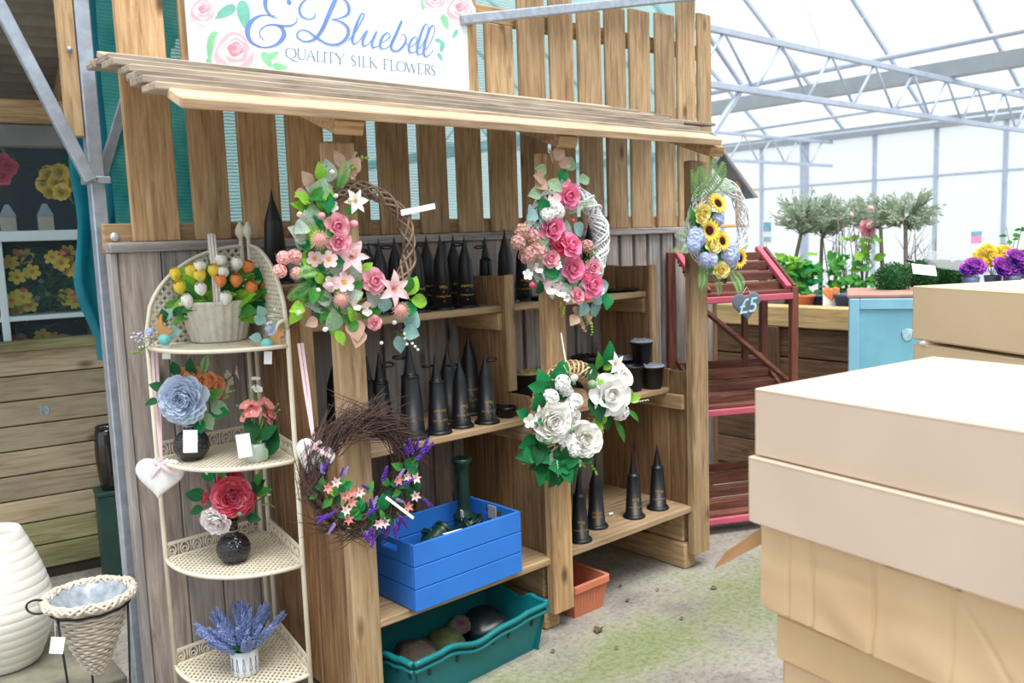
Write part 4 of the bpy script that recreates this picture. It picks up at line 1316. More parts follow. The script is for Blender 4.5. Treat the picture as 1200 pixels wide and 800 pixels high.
# white hearts on pink ribbons
RIB = mat('pink_ribbon', '#f0d3da', .5, .05, 10); HEARTM = mat('white_felt', '#eceaea', .9, .04, 60, bump=.3)
def heart_mesh(mb, w, th, M, mi=0):
    o = []
    for k in range(40):
        t = 2 * pi * k / 40
        x = 16 * sin(t) ** 3 / 34; z = (13 * cos(t) - 5 * cos(2 * t) - 2 * cos(3 * t) - cos(4 * t)) / 34
        o.append((x, z + .08))
    for s_ in (1, -1):
        rings = []
        for j, (k_, y) in enumerate(((1, 0), (.97, .45), (.85, .8), (.55, .97), (.2, 1))):
            rings.append([M @ Vector((x * w * k_, -s_ * y * th / 2, z * w * k_)) for x, z in o])
        vs = [p for r_ in rings for p in r_] + [M @ Vector((0, -s_ * th / 2, 0))]
        n = 40; fs = []
        for j in range(4):
            for k in range(n):
                f = (j * n + k, j * n + (k + 1) % n, (j + 1) * n + (k + 1) % n, (j + 1) * n + k)
                fs.append(f if s_ < 0 else f[::-1])
        for k in range(n):
            f = (4 * n + k, 4 * n + (k + 1) % n, 5 * n); fs.append(f if s_ < 0 else f[::-1])
        mb.add(vs, fs, mi, True)
def ribbon(mb, pts, w, nrm=(0.3, 1, 0)):
    nrm = Vector(nrm).normalized(); L = []; R = []; P = [Vector(p) for p in pts]
    for i, p in enumerate(P):
        t = (P[min(i + 1, len(P) - 1)] - P[max(0, i - 1)]).normalized(); s_ = t.cross(nrm).normalized() * w / 2
        L.append(p + s_); R.append(p - s_)
    mb.patch([L, R]); mb.patch([[p + nrm * .0012 for p in R], [p + nrm * .0012 for p in L]])
def hang_heart(px, py, wpx, D, tilt, top_px, label, scratch):
    p = at(px, py, D=D); k = mpp(p)
    t = thing('hanging_heart', label, 'heart ornament', p, group='white hearts on the corner stand')
    M = Matrix.LocRotScale(p, Quaternion((0, 0, 1), rd(-30)) @ Quaternion((0, 1, 0), rd(tilt)), None)
    mb = MB(); heart_mesh(mb, wpx * k * 1.08, .024, M); hrt = mb.build('heart', HEARTM, t, world=True)
    a = at(top_px[0], top_px[1], D=D + .01); b = at(px + 2, py - wpx * .42, D=D - .004)
    for dx in (-2.2, 2.2):
        mb = MB(); ribbon(mb, [a + Vector((dx * k, 0, 0)), (a + b) / 2 + Vector((dx * k, 0, 0)), b], .009); mb.build('ribbon', RIB, t, world=True)
    cpt = at(px + 1, py - wpx * .33, D=D - .02)
    for dx, dz in ((-13, -16), (20, -12), (-9, 6), (9, 6)):
        e = cpt + RT * dx * k + UP * dz * k
        mb = MB(); ribbon(mb, [cpt, (cpt + e) / 2 - FW * .004, e + FW * .004], .012, -FW); mb.build('bow_tail', RIB, hrt, world=True)
    return t
hang_heart(187, 562, 54, 2.86, 8, (180, 402), 'white felt heart with pink bow hanging from the stand\'s left leg', False)
hang_heart(366, 538, 46, 2.70, 28, (352, 402), 'white heart half hidden by brown twigs at the stand\'s right leg', True)

# rabbit and egg garlands
RAB = mat('rabbit_wood', '#c08c5a', .7, .12, 14)
EGGM = mat('egg_turquoise', '#6fc0bd', .5, .12, 60)
def garland(px, py, D, flip, label, sprigs, egg, rabbit, card):
    p = at(px, py, D=D); k = mpp(p)
    t = thing('rabbit_egg_garland', label, 'easter garland', p, group='rabbit and egg garlands')
    e = at(*egg, D=D - .03); mb = MB(); mb.ball(e, 7.2 * k, 12, 8, sc=(1, 1, .95)); mb.build('egg', EGGM, t, world=True)
    r = at(*rabbit, D=D - .02)
    out = [(-7, -9), (6, -10), (11, -7), (8, -4), (4, -1), (2, 4), (3, 10), (5, 16), (2, 15), (-1, 9), (-3, 14), (-5, 13), (-3, 7), (-7, 5), (-8, 2), (-4, 0), (-5, -5)]
    M = Matrix.LocRotScale(r, Quaternion((0, 0, 1), -YAW) @ Quaternion((0, 1, 0), rd(-12 * flip)), None)
    mb = MB(); mb.prism([(x * flip * k, z * k) for x, z in out], -.004, .004, M=M); mb.build('rabbit', RAB, t, world=True, fix=True)
    for kd, x, y, L, a in sprigs:
        if kd[0] in 'LIsfe': dleaf(t, kd, x, y, L, a, p, .02)
        else: dome(t, kd, x, y, L, p, .02)
    tagcard(t, card[0], card[1], 9, 15, D=D - .02, ang=5)
garland(185, 393, 2.83, 1, 'lilac garland with brown rabbit and turquoise egg on the stand\'s left corner', [('sprig_lil', 188, 398, 30, 170), ('sprig_lil', 186, 394, 24, 195), ('sprig', 190, 400, 24, 205), ('hyd_blue', 174, 388, 6, 0), ('L_bluegreen', 195, 375, 16, 70), ('L_dark', 195, 378, 18, 110), ('L_bluegreen', 200, 392, 16, 20), ('sprig_green', 178, 402, 24, 215), ('L_dark', 204, 370, 16, 50), ('bud_white', 155, 395, 3, 0), ('bud_white', 163, 391, 3, 0)], (193, 398), (190, 384), (195, 413))
garland(318, 388, 2.79, -1, 'blue grey garland with brown rabbit and turquoise egg on the stand\'s right', [('orchid_white', 319, 370, 7, 0), ('open_white', 315, 378, 6, 0), ('open_blue', 318, 388, 6, 0), ('open_white', 323, 368, 6, 0), ('L_bluegreen', 311, 378, 16, 150), ('L_bluegreen', 306, 397, 14, 170), ('L_bluegreen', 320, 384, 14, 30), ('L_bluegreen', 310, 370, 14, 120), ('sprig_green', 322, 385, 18, 20), ('bud_white', 322, 363, 3, 0), ('hyd_blue', 315, 385, 6, 0)], (313, 403), (325, 393), (314, 419))
# ================================================================== WREATHS ON THE POSTS
WY_ = 2.405
def ring_center(px_right, py_mid, R, Y=WY_):
    p = at(px_right, py_mid, Y=Y); return Vector((p.x - R, Y, p.z))
def crop(ox, oy, s): return lambda x, y: (ox + x / s, oy + y / s)
def fill(t, cf, flowers, leaves, Y=WY_, off=0.045):
    for kd, x, y, r in flowers:
        bloom(t, kd, *cf(x, y), r * (1.5 if kd[:3] == 'bud' else 1.0 if kd == 'rose_hot' else 1.14), Y, lift=off + random.uniform(-.008, .016))
    for kd, x, y, L, a in leaves:
        leafat(t, kd, *cf(x, y), L * 1.15, a, Y, lift=off * .55 + random.uniform(-.012, .012))
def scatter(t, kinds, path, n, spread, Lr, Y=WY_, lift=.012):
    """leaves tucked under the flowers along a path of photo points"""
    for k in range(n):
        u = random.random() * (len(path) - 1); i = int(u); f = u - i
        a, b = path[i], path[i + 1]
        px = a[0] + (b[0] - a[0]) * f + random.gauss(0, spread); py = a[1] + (b[1] - a[1]) * f + random.gauss(0, spread)
        leafat(t, random.choice(kinds), px, py, random.uniform(*Lr), random.uniform(0, 360), Y, lift=lift + random.uniform(0, .03))
def strip_tag(t, p0, p1, w, Y, name='tag_strip'):
    a = at(*p0, Y=Y); b = at(*p1, Y=Y)
    mb = MB(); mb.bar(a, b, .0012, w * mpp(a), up=(0, 0, 1)); mb.build(name, mat('white_card', '#f1f3f5'), t, world=True)
CANE = mat('brown_cane', '#8a7462', .75, .3, 20); WCANE = mat('white_cane', '#e9ebee', .65, .06, 20); NCANE = mat('natural_cane', '#c9ad86', .7, .2, 20); TWIG = mat('dark_twig', '#5a4640', .85, .3, 20)

# 1 lilies, left post
random.seed(101)
R1 = .186; c1_ = ring_center(481, 288, R1 + .006)
w1 = thing('lily_wreath', 'brown cane ring wreath with pale pink lilies hung high on the left post', 'wreath', c1_)
twisted_ring(c1_, R1, .022, 11, 5, .0042).build('cane_ring', CANE, w1, world=True)
A = crop(310, 160, 3.078)
fill(w1, A, [('lily', 312, 435, 21), ('lily', 462, 550, 21), ('lily_white', 325, 235, 15), ('lily', 300, 400, 15), ('frangi', 180, 440, 10), ('frangi', 230, 445, 11), ('frangi', 285, 528, 13), ('frangi', 240, 530, 10), ('thistle', 192, 372, 13), ('thistle', 270, 588, 12), ('thistle', 485, 628, 12),
  ('rose_pink', 390, 522, 12), ('rose_pink', 258, 322, 12), ('rose_pink', 268, 380, 11), ('bud_pink', 312, 318, 8), ('calla', 322, 610, 9), ('calla', 362, 620, 11), ('rose_pink', 395, 672, 7), ('hyd_coral', 68, 438, 9), ('hyd_coral', 108, 432, 9), ('hyd_coral', 55, 485, 9), ('hyd_coral', 115, 492, 8), ('bud_white', 240, 128, 4.5), ('open_white', 245, 252, 7), ('bud_white', 255, 215, 4.5), ('bud_cream', 122, 285, 5), ('bud_green', 140, 382, 4.5), ('bud_white', 190, 552, 4.5), ('bud_white', 120, 640, 5), ('bud_white', 215, 697, 5), ('bud_white', 466, 672, 4.5), ('bud_white', 420, 745, 3.5), ('bud_cream', 305, 228, 5), ('bud_pink', 200, 290, 7), ('bud_blush', 225, 545, 8)],
 [('L_lime', 205, 160, 20, 100), ('L_lime', 170, 235, 20, 160), ('L_green', 260, 185, 18, 60), ('L_lime', 190, 245, 18, 60), ('L_green', 290, 275, 18, 20), ('L_var', 150, 370, 26, 150), ('L_var', 150, 345, 24, 100), ('L_sage', 175, 330, 26, 85), ('L_sage', 185, 225, 24, 70), ('L_blush', 165, 180, 18, 120), ('L_blush', 150, 200, 14, 200), ('L_lime', 140, 610, 22, 190), ('L_lime', 130, 620, 20, 230), ('L_green', 150, 580, 22, 170), ('fern', 190, 480, 34, 190), ('fern', 180, 520, 34, 210), ('L_green', 200, 540, 24, 220), ('L_lime', 350, 545, 18, 20), ('L_lime', 520, 570, 22, 60), ('L_lime', 530, 590, 24, -10), ('L_green', 520, 560, 20, 100), ('L_sage', 245, 700, 24, 90), ('L_var', 225, 610, 26, 170), ('L_var', 285, 640, 22, 60), ('L_var', 400, 640, 24, 80), ('L_var', 405, 610, 20, 130), ('L_bluegreen', 430, 630, 18, 80), ('L_bluegreen', 478, 720, 18, -80), ('L_bluegreen', 515, 690, 20, 60), ('L_bluegreen', 500, 700, 18, -20), ('L_blush', 315, 660, 24, -90), ('L_blush', 335, 690, 22, -110), ('L_lime', 258, 700, 18, -70), ('sprig_green', 285, 130, 30, 35), ('L_blush', 275, 110, 18, 105), ('L_blush', 312, 130, 18, 70), ('fern', 270, 190, 30, 80), ('L_lime', 350, 490, 16, 40), ('L_lime', 130, 460, 14, 80), ('sprig', 470, 700, 30, -40), ('L_blush', 190, 660, 14, 200), ('L_lime', 190, 260, 16, 180), ('euc', 300, 150, 26, 60)])
scatter(w1, ('L_green', 'L_lime', 'L_var', 'L_emer', 'L_green'), [A(230, 170), A(190, 300), A(200, 480), A(260, 600), A(420, 640)], 85, 11, (16, 28))
strip_tag(w1, A(492, 275), A(615, 250), 7, WY_ - .03)

# 2 dark twigs, left post lower
random.seed(102)
R2 = .165; c2_ = at(424, 556, Y=WY_)
w2 = thing('twig_wreath', 'dark bristly twig wreath with purple lavender and pink blooms', 'wreath', c2_)
mb = MB()
for k in range(620):
    t = random.uniform(0, 2 * pi)
    if random.random() < .3: t = random.uniform(.2, 3.0)
    rr = R2 + random.gauss(0.004, .024)
    p = c2_ + Vector((rr * cos(t), random.uniform(-.03, .025), rr * sin(t)))
    tg = Vector((-sin(t), 0, cos(t))) * (-1 if k % 5 else 1); rad = Vector((cos(t), 0, sin(t)))
    l = random.uniform(.05, .15)
    d = (tg + rad * random.uniform(-.1, .55) + Vector((0, random.uniform(-.3, .1), 0))).normalized()
    q = p + d * l * .55 + rad * random.uniform(-.006, .004); e = p + d * l + rad * random.uniform(-.018, .01)
    mb.tube([p - d * l * .6, q, e], [.0016, .0014, .0006], 3, cap=False)
tw = mb.build('twigs', TWIG, w2, world=True); tw['kind'] = 'stuff'
twisted_ring(c2_, R2, .016, 8, 4, .003).build('twig_ring', TWIG, w2, world=True)
E_ = crop(330, 440, 3.635)
fill(w2, E_, [(k, x, y, 8.5) for k, x, y in (('alst_pink', 230, 455), ('alst_coral', 195, 478), ('alst_pink', 332, 500), ('alst_coral', 300, 492), ('alst_coral', 268, 512), ('alst_coral', 297, 538), ('alst_pink', 270, 575), ('alst_coral', 282, 612), ('alst_pink', 408, 628), ('alst_pink', 436, 626), ('alst_pink', 530, 428), ('alst_coral', 492, 442), ('alst_pink', 570, 437), ('alst_pink', 568, 512), ('alst_coral', 536, 556))],
 [('L_emer', 245, 490, 16, 30), ('L_green', 215, 520, 18, 80), ('L_lime', 230, 500, 14, 150), ('L_green', 365, 500, 14, 60), ('L_emer', 320, 585, 18, 70), ('L_green', 330, 570, 14, 200), ('L_emer', 430, 570, 18, 90), ('L_green', 425, 595, 14, -60), ('L_emer', 530, 400, 18, 40), ('L_green', 515, 395, 16, 150), ('L_emer', 525, 512, 14, 30), ('L_green', 520, 520, 14, 180), ('L_green', 450, 470, 14, 110)] +
 [(random.choice(('lav', 'lav', 'lav_violet')), x + random.uniform(-12, 12), y + random.uniform(-8, 8), random.uniform(16, 24), 0) for x, y in ()], off=.04)
for x, y, a, L in ((180, 440, 100, 20), (165, 420, 60, 16), (190, 410, 120, 14), (245, 445, 70, 14), (425, 470, 85, 24), (430, 440, 80, 14), (400, 490, 150, 18), (490, 500, 70, 18), (500, 480, 30, 18), (560, 360, 100, 24), (585, 360, 60, 24), (540, 350, 120, 22), (570, 340, 80, 18), (600, 340, 40, 18), (555, 370, 20, 22), (590, 520, -40, 18), (600, 510, -70, 14), (370, 600, 60, 22), (385, 580, 110, 20), (360, 640, -100, 18), (340, 650, -70, 18), (390, 620, -110, 22), (490, 580, -60, 22), (480, 610, -90, 22), (500, 600, -100, 18), (215, 580, 200, 20), (240, 610, 230, 18), (225, 600, 170, 20), (460, 600, -110, 22), (400, 650, -120, 20), (340, 600, 20, 20), (440, 540, 20, 20), (480, 470, 60, 20), (470, 520, -30, 18), (250, 560, 200, 18), (260, 440, 60, 14)):
    p = at(*E_(x, y), Y=WY_ - .035 + random.uniform(-.012, .012))
    d = Vector((cos(rd(a)), random.uniform(-.5, .1), sin(rd(a))))
    inst(FM[random.choice(('lav', 'lav', 'lav_violet'))], 'lavender_spike', w2, p, facing(d, random.uniform(0, 6)), L * mpp(p) * 1.15)
scatter(w2, ('L_green', 'L_dark', 'L_emer'), [E_(190, 450), E_(270, 540), E_(380, 610), E_(480, 560), E_(560, 400)], 40, 7, (11, 18))
strip_tag(w2, E_(445, 518), E_(562, 607), 3.5, WY_ - .07)

# 3 pink roses, middle post
random.seed(103)
R3 = .185; c3_ = ring_center(711, 281, R3 + .034)
w3 = thing('pink_rose_wreath', 'white wicker ring wreath with hot pink roses high on the middle post', 'wreath', c3_)
twisted_ring(c3_, R3, .032, 22, 6, .0045).build('cane_ring', WCANE, w3, world=True)
B = crop(580, 160, 3.335)
fill(w3, B, [('rose_hot', 285, 232, 14), ('rose_hot', 215, 360, 16), ('rose_hot', 292, 430, 14), ('rose_hot', 300, 517, 14), ('rose_hot', 375, 580, 14), ('rose_pink', 318, 622, 8), ('rose_pink', 215, 477, 9), ('calla', 205, 597, 11), ('calla', 238, 612, 12), ('calla', 222, 250, 11), ('calla', 157, 520, 9), ('rose_red', 245, 415, 10), ('bud_red', 140, 580, 6), ('bud_red', 350, 632, 5), ('rose_pink', 380, 512, 8), ('hyd_pink', 360, 430, 9), ('hyd_pink', 105, 372, 11), ('hyd_pink', 142, 396, 12), ('hyd_pink', 90, 415, 10), ('hyd_pink', 125, 462, 12), ('hyd_pink', 172, 452, 11), ('hyd_pink', 150, 430, 10), ('open_white', 125, 540, 7), ('open_white', 240, 502, 7), ('open_white', 410, 602, 6), ('hyd_white', 240, 292, 11), ('hyd_white', 205, 305, 9), ('rose_red', 262, 428, 9), ('bud_red', 300, 330, 4), ('open_white', 280, 630, 5), ('rose_hot', 350, 545, 9)],
 [('L_blush', 235, 90, 17, 60), ('L_blush', 225, 100, 16, 130), ('L_blush', 255, 120, 17, 40), ('L_blush', 190, 165, 17, 170), ('L_blush', 200, 175, 18, 200), ('L_blush', 240, 180, 18, 10), ('L_sage', 200, 135, 15, 170), ('L_sage', 280, 130, 18, 50), ('L_sage', 330, 175, 15, 15), ('L_sage', 175, 220, 16, 190), ('L_var', 270, 390, 18, 70), ('L_var', 240, 460, 20, 40), ('L_var', 200, 545, 22, 150), ('L_var', 220, 510, 18, 60), ('L_sage', 270, 565, 20, 10), ('L_bluegreen', 390, 655, 20, 60), ('L_bluegreen', 380, 650, 18, -60), ('L_dark', 170, 615, 16, 100), ('L_dark', 265, 620, 18, 90), ('L_dark', 170, 330, 16, 150), ('euc', 320, 650, 30, -60), ('L_blush', 345, 695, 16, 0), ('L_blush', 320, 700, 14, 220), ('sprig_green', 350, 690, 22, -70), ('sprig_green', 250, 90, 24, 70), ('L_bluegreen', 150, 280, 20, 220), ('sprig_green', 250, 630, 18, -80), ('sprig_green', 330, 500, 20, 40), ('fern_pale', 280, 300, 26, 20), ('L_emer', 240, 240, 18, 200), ('L_bluegreen', 310, 340, 18, -50), ('sprig', 150, 350, 22, 200), ('fern_pale', 330, 260, 18, 0), ('L_bluegreen', 400, 590, 16, 10)])
scatter(w3, ('L_sage', 'L_var', 'L_emer', 'L_sage', 'L_bluegreen'), [B(220, 200), B(210, 330), B(220, 480), B(280, 580), B(360, 600)], 60, 10, (13, 22))

# 4 white roses on woven ring, middle post
random.seed(104)
R4 = .165; c4_ = at(668, 482, Y=WY_)
w4 = thing('white_rose_wreath', 'natural woven cane wreath with white roses and emerald leaves', 'wreath', c4_)
mb = MB()
for k in range(46):
    t = 2 * pi * k / 46
    pts = [torus_pt(c4_, Vector((1, 0, 0)), Vector((0, 0, 1)), Vector((0, 1, 0)), R4, .038, t + .16 * sin(ph_ * .5), ph_) for ph_ in [2 * pi * j / 12 for j in range(12)]]
    mb.tube(pts, .0046, 5, closed=True)
mb2 = twisted_ring(c4_, R4, .035, 10, 3, .004)
mb.add(mb2.v, mb2.f, 0, True)
mb.build('woven_ring', NCANE, w4, world=True)
Cc = crop(590, 380, 4)
fill(w4, Cc, [('peony_white', 215, 452, 21), ('peony_white', 376, 540, 18), ('rose_white', 490, 328, 20), ('lily_white', 520, 188, 14), ('rose_white', 556, 250, 10), ('hyd_white', 545, 407, 12), ('hyd_white', 220, 342, 11), ('hyd_white', 295, 402, 13), ('hyd_white', 332, 360, 11), ('hyd_white', 275, 275, 11), ('hyd_white', 250, 400, 10), ('open_white', 300, 330, 9), ('open_white', 310, 540, 9), ('hyd_white', 330, 590, 9), ('hyd_white', 290, 305, 9), ('open_white', 270, 525, 10), ('hyd_white', 295, 570, 11), ('open_white', 122, 450, 9), ('bud_white', 322, 255, 7), ('bud_green', 405, 284, 9), ('bud_green', 190, 540, 9), ('bud_green', 300, 492, 7), ('bud_green', 325, 272, 4), ('open_white', 345, 648, 6), ('open_white', 250, 520, 8), ('rose_white', 320, 440, 9)],
 [('L_emer', 240, 290, 26, 80), ('L_emer', 190, 320, 26, 95), ('L_emer', 225, 310, 26, 60), ('L_emer', 160, 400, 22, 110), ('L_emer', 110, 430, 16, 150), ('L_emer', 150, 530, 22, 200), ('L_emer', 150, 580, 24, 210), ('L_dark', 160, 560, 24, 240), ('L_emer', 180, 650, 24, -110), ('L_emer', 220, 660, 24, -90), ('L_emer', 270, 660, 22, -70), ('L_emer', 470, 190, 26, 75), ('L_green', 440, 210, 20, 100), ('L_dark', 480, 230, 24, 10), ('L_dark', 440, 225, 24, 170), ('L_dark', 415, 330, 30, -90), ('L_dark', 470, 410, 22, -80), ('L_dark', 450, 420, 20, -130), ('L_lime', 570, 300, 14, -60), ('I_lime', 400, 470, 22, 10), ('L_narrow', 580, 400, 22, -45), ('L_narrow', 525, 450, 26, -75), ('L_lime', 445, 240, 14, -90), ('L_lime', 470, 210, 14, 40), ('L_var', 245, 625, 20, 180), ('L_var', 255, 625, 22, -5), ('sprig_green', 335, 620, 28, -40), ('L_dark', 170, 600, 30, 180), ('L_emer', 380, 610, 16, -20), ('L_emer', 260, 240, 20, 50), ('L_lime', 590, 360, 14, 20), ('L_dark', 200, 620, 26, 200), ('L_dark', 220, 600, 24, -60), ('L_emer', 250, 660, 22, -100)])
scatter(w4, ('L_emer', 'L_dark', 'L_emer', 'L_emer'), [Cc(230, 290), Cc(170, 430), Cc(190, 580), Cc(270, 640), Cc(360, 590)], 50, 8, (16, 25), lift=.02)
strip_tag(w4, Cc(270, 40), Cc(292, 175), 2.2, WY_ - .06, 'hanging_tie')
for p0, p1 in ((Cc(605, 368), Cc(680, 355)), (Cc(250, 640), Cc(256, 712))):
    a = at(*p0, Y=WY_ - .06); b = at(*p1, Y=WY_ - .06); d = (b - a); n_ = d.normalized().cross(Vector((0, 1, 0)))
    mb = MB(); mb.tube([a + d * (k / 40) + n_ * .0035 * sin(k * .9) + Vector((0, .0035 * cos(k * .9), 0)) for k in range(41)], .0012, 4)
    mb.build('curl_wire', mat('white_card', '#f1f3f5'), w4, world=True)

# 5 sunflowers, right post
random.seed(105)
R5 = .195; c5_ = ring_center(874, 264, R5 + .024)
w5 = thing('sunflower_wreath', 'white cane ring wreath with sunflowers and blue hydrangea on the right post', 'wreath', c5_)
twisted_ring(c5_, R5, .026, 15, 4, .003, rag=.012).build('cane_ring', WCANE, w5, world=True)
Dd = crop(780, 180, 5)
fill(w5, Dd, [('sunflower', 305, 292, 13), ('sunflower', 255, 450, 14), ('sunflower', 330, 512, 12), ('sunflower', 432, 612, 12), ('rose_lemon', 210, 345, 9), ('rose_lemon', 262, 540, 9), ('rose_lemon', 320, 682, 8), ('rose_lemon', 205, 380, 7), ('hyd_blue', 172, 500, 13), ('hyd_blue', 160, 540, 10), ('hyd_blue', 372, 600, 13), ('hyd_blue', 380, 560, 9), ('hyd_blue', 255, 622, 11), ('hyd_blue', 225, 620, 9), ('hyd_blue', 300, 385, 9), ('open_blue', 180, 460, 7)],
 [('L_green', 160, 400, 16, 110), ('L_green', 150, 420, 16, 70), ('L_dark', 150, 330, 14, 130), ('L_dark', 220, 400, 16, 10), ('L_emer', 240, 400, 16, 40), ('fern', 180, 280, 36, 95), ('fern', 230, 260, 40, 75), ('fern', 250, 200, 34, 80), ('fern', 160, 240, 26, 100), ('fern', 225, 660, 26, -95), ('fern', 210, 660, 24, -110), ('fern', 280, 700, 24, -75), ('fern', 380, 660, 30, -60), ('fern', 370, 680, 26, -80), ('fern_pale', 130, 500, 26, 170), ('fern_pale', 130, 530, 24, 200), ('fern_pale', 130, 480, 22, 140), ('fern', 110, 560, 20, 185), ('fern_pale', 280, 230, 24, 30), ('fern_pale', 320, 220, 20, 10), ('L_dark', 330, 720, 14, -30), ('L_dark', 210, 580, 16, 20), ('L_emer', 240, 580, 14, 160), ('L_dark', 330, 560, 14, 90), ('fern_pale', 440, 560, 16, 30)])
scatter(w5, ('L_green', 'L_dark', 'L_emer'), [Dd(190, 330), Dd(200, 480), Dd(280, 600), Dd(380, 620)], 32, 5, (11, 17))
# ================================================================== MEMORIAL SPIRE VASES ON THE SHELVES
GOLD = mat('gold_print', '#c9a13f', .4, .1, 10, metal=.3)
def text_mesh(lines, r_at, z0, lh, sizes, name):
    """gold lettering wrapped upside-down on a tapering body (vases stand on their heads)"""
    mb = MB()
    z = z0
    for ln, sz in zip(lines, sizes):
        cu = bpy.data.curves.new('t', 'FONT'); cu.body = ln; cu.size = sz; cu.align_x = 'CENTER'
        ob = bpy.data.objects.new('t', cu); COL.objects.link(ob)
        dg = bpy.context.evaluated_depsgraph_get()
        me = ob.evaluated_get(dg).to_mesh()
        vs = []
        for v in me.vertices:
            x, y = -v.co.x, -v.co.y
            zz = z - y * -1.0 if False else z + y + sz * .35
            r = r_at(zz) + .0006
            a = x / r
            vs.append(Vector((r * sin(a), -r * cos(a), zz)))
        fs = [tuple(p.vertices) for p in me.polygons]
        mb.add(vs, fs)
        ob.evaluated_get(dg).to_mesh_clear()
        bpy.data.objects.remove(ob); bpy.data.curves.remove(cu)
        z += lh
    return mb.mesh(name, GOLD)
def body_r(z):
    return .0405 - .0125 * max(0, min(1, (z - .014) / .18))
mb = MB()
mb.lathe([(.054, 0), (.054, .004), (.049, .011), (.0425, .016), (.0405, .016), (.028, .195), (.0265, .2)], 26, cap1=True)
BODY = mb.mesh('spire_body', BLACKP)
mb = MB(); mb.lathe([(.0265, .2), (.0245, .207), (.0145, .24), (.006, .268), (.0012, .298)], 18, cap0=False); TIP_A = mb.mesh('spire_tip', BLACKP)
mb = MB(); mb.lathe([(.0285, .194), (.0295, .198), (.0285, .203), (.022, .204), (.019, .215), (.010, .265), (.0015, .31)], 18); TIP_B = mb.mesh('spire_tip_stepped', BLACKP)
mb = MB(); mb.tube([Vector((.022 * cos(a) + .030, .013 * sin(a),   .262 + .006 * sin(a))) for a in [2 * pi * k / 16 for k in range(16)]], .0036, 5, closed=True)
mb.tube([Vector((.009, 0, .262)), (.0, 0, .262)], .0022, 5)
LOOP = mb.mesh('wire_loop', BLACKP)
TXT = [text_mesh(t, body_r, .034, .0185, s_, 'lettering') for t, s_ in (
    (('In', 'Loving', 'Memory'), (.019, .017, .014)), (('In', 'Loving Memory', 'of', 'Dad'), (.009, .0115, .009, .02)),
    (('In', 'Loving Memory', 'of', 'Mum'), (.009, .0115, .009, .02)), (('In', 'Loving Memory', 'of', 'Grandad'), (.009, .0115, .009, .0155)), (('In', 'Loving Memory', 'of', 'Nan'), (.009, .0115, .009, .02)))]
def spire(p, label, typ='A', txt=None, rz=None, s=1.0, loop=False, group='black spire vases'):
    face = atan2(-p.x, p.y) if False else -atan2(p.x, p.y)      # lettering turned to the path
    rz = (face if rz is None else face + rd(rz))
    t = thing('spire_vase', label, 'memorial vase', p, rz, group)
    t.scale = (s, s, s)
    ROOTM[t.name] = ROOTM[t.name] @ Matrix.Scale(s, 4)
    bo = inst(BODY, 'body', t, (0, 0, 0), world=False)
    sk = inst(TIP_A if typ == 'A' else TIP_B, 'spike', t, (0, 0, 0), world=False)
    if loop: inst(LOOP, 'wire_loop', sk, (0, 0, 0), Quaternion((0, 0, 1), random.choice((0, 3.1))), world=False)
    if txt is not None: inst(TXT[txt], 'lettering', bo, (0, 0, 0), world=False)
    return t
def on(px, Y, Z, py=300):
    p = at(px, py, Y=Y)
    # keep the picture column while moving along the post-lean of the lens
    for _ in range(3):
        q = Vector((p.x, Y, Z)); v = q - CAM; dz = v.dot(FW)
        sx = 600 + F_PX * v.dot(RT) / dz
        p.x += (px - sx) * mpp(q) * 1.3
    return Vector((p.x, Y, Z))
random.seed(61)
TOPZ, MIDZ, BOTZ = 1.331, .873, .316
spire(on(325, 2.90, 1.4735, 260), 'black spire vase standing alone above the cream stand, left of the lily wreath', 'A', 4, 25, 1.12)
for px, Y, typ, tx, rz, s, lp, lab in (
    (436, 2.97, 'A', None, 0, .94, True, 'black spire vase at the back just left of the cane ring opening'),
    (448, 2.87, 'A', None, 0, .98, True, 'black spire vase seen through the lily wreath, left of two'),
    (466, 2.92, 'A', None, 0, 1.0, False, 'black spire vase seen through the lily wreath, right of two'),
    (490, 2.80, 'A', 3, 20, 1.0, True, 'black spire vase with gold lettering just right of the lily wreath'),
    (503, 2.95, 'A', 3, 20, 1.0, False, 'black spire vase at the back behind the one beside the lily wreath'),
    (519, 2.81, 'A', 4, 12, 1.0, False, 'gold lettered black spire vase in the middle of the top shelf row'),
    (534, 2.95, 'A', 1, 20, 1.0, False, 'black spire vase at the back behind the top shelf middle'),
    (547, 2.80, 'A', 3, 8, .98, True, 'gold lettered black spire vase with wire loop left of the upper divider'),
    (571, 2.93, 'B', None, 20, .92, True, 'black spire vase behind the upper divider board, left one'),
    (594, 2.82, 'A', 1, 30, 1.06, False, 'tallest black spire vase rising behind the upper divider board'),
    (614, 2.84, 'A', 2, 10, 1.0, False, 'black spire vase on the upper shelf left of the pink rose wreath'),
    (692, 2.94, 'A', None, 0, 1.15, False, 'black spire vase seen through the white ring of the rose wreath')):
    spire(on(px, Y, TOPZ), lab, typ, tx, rz, s, lp)
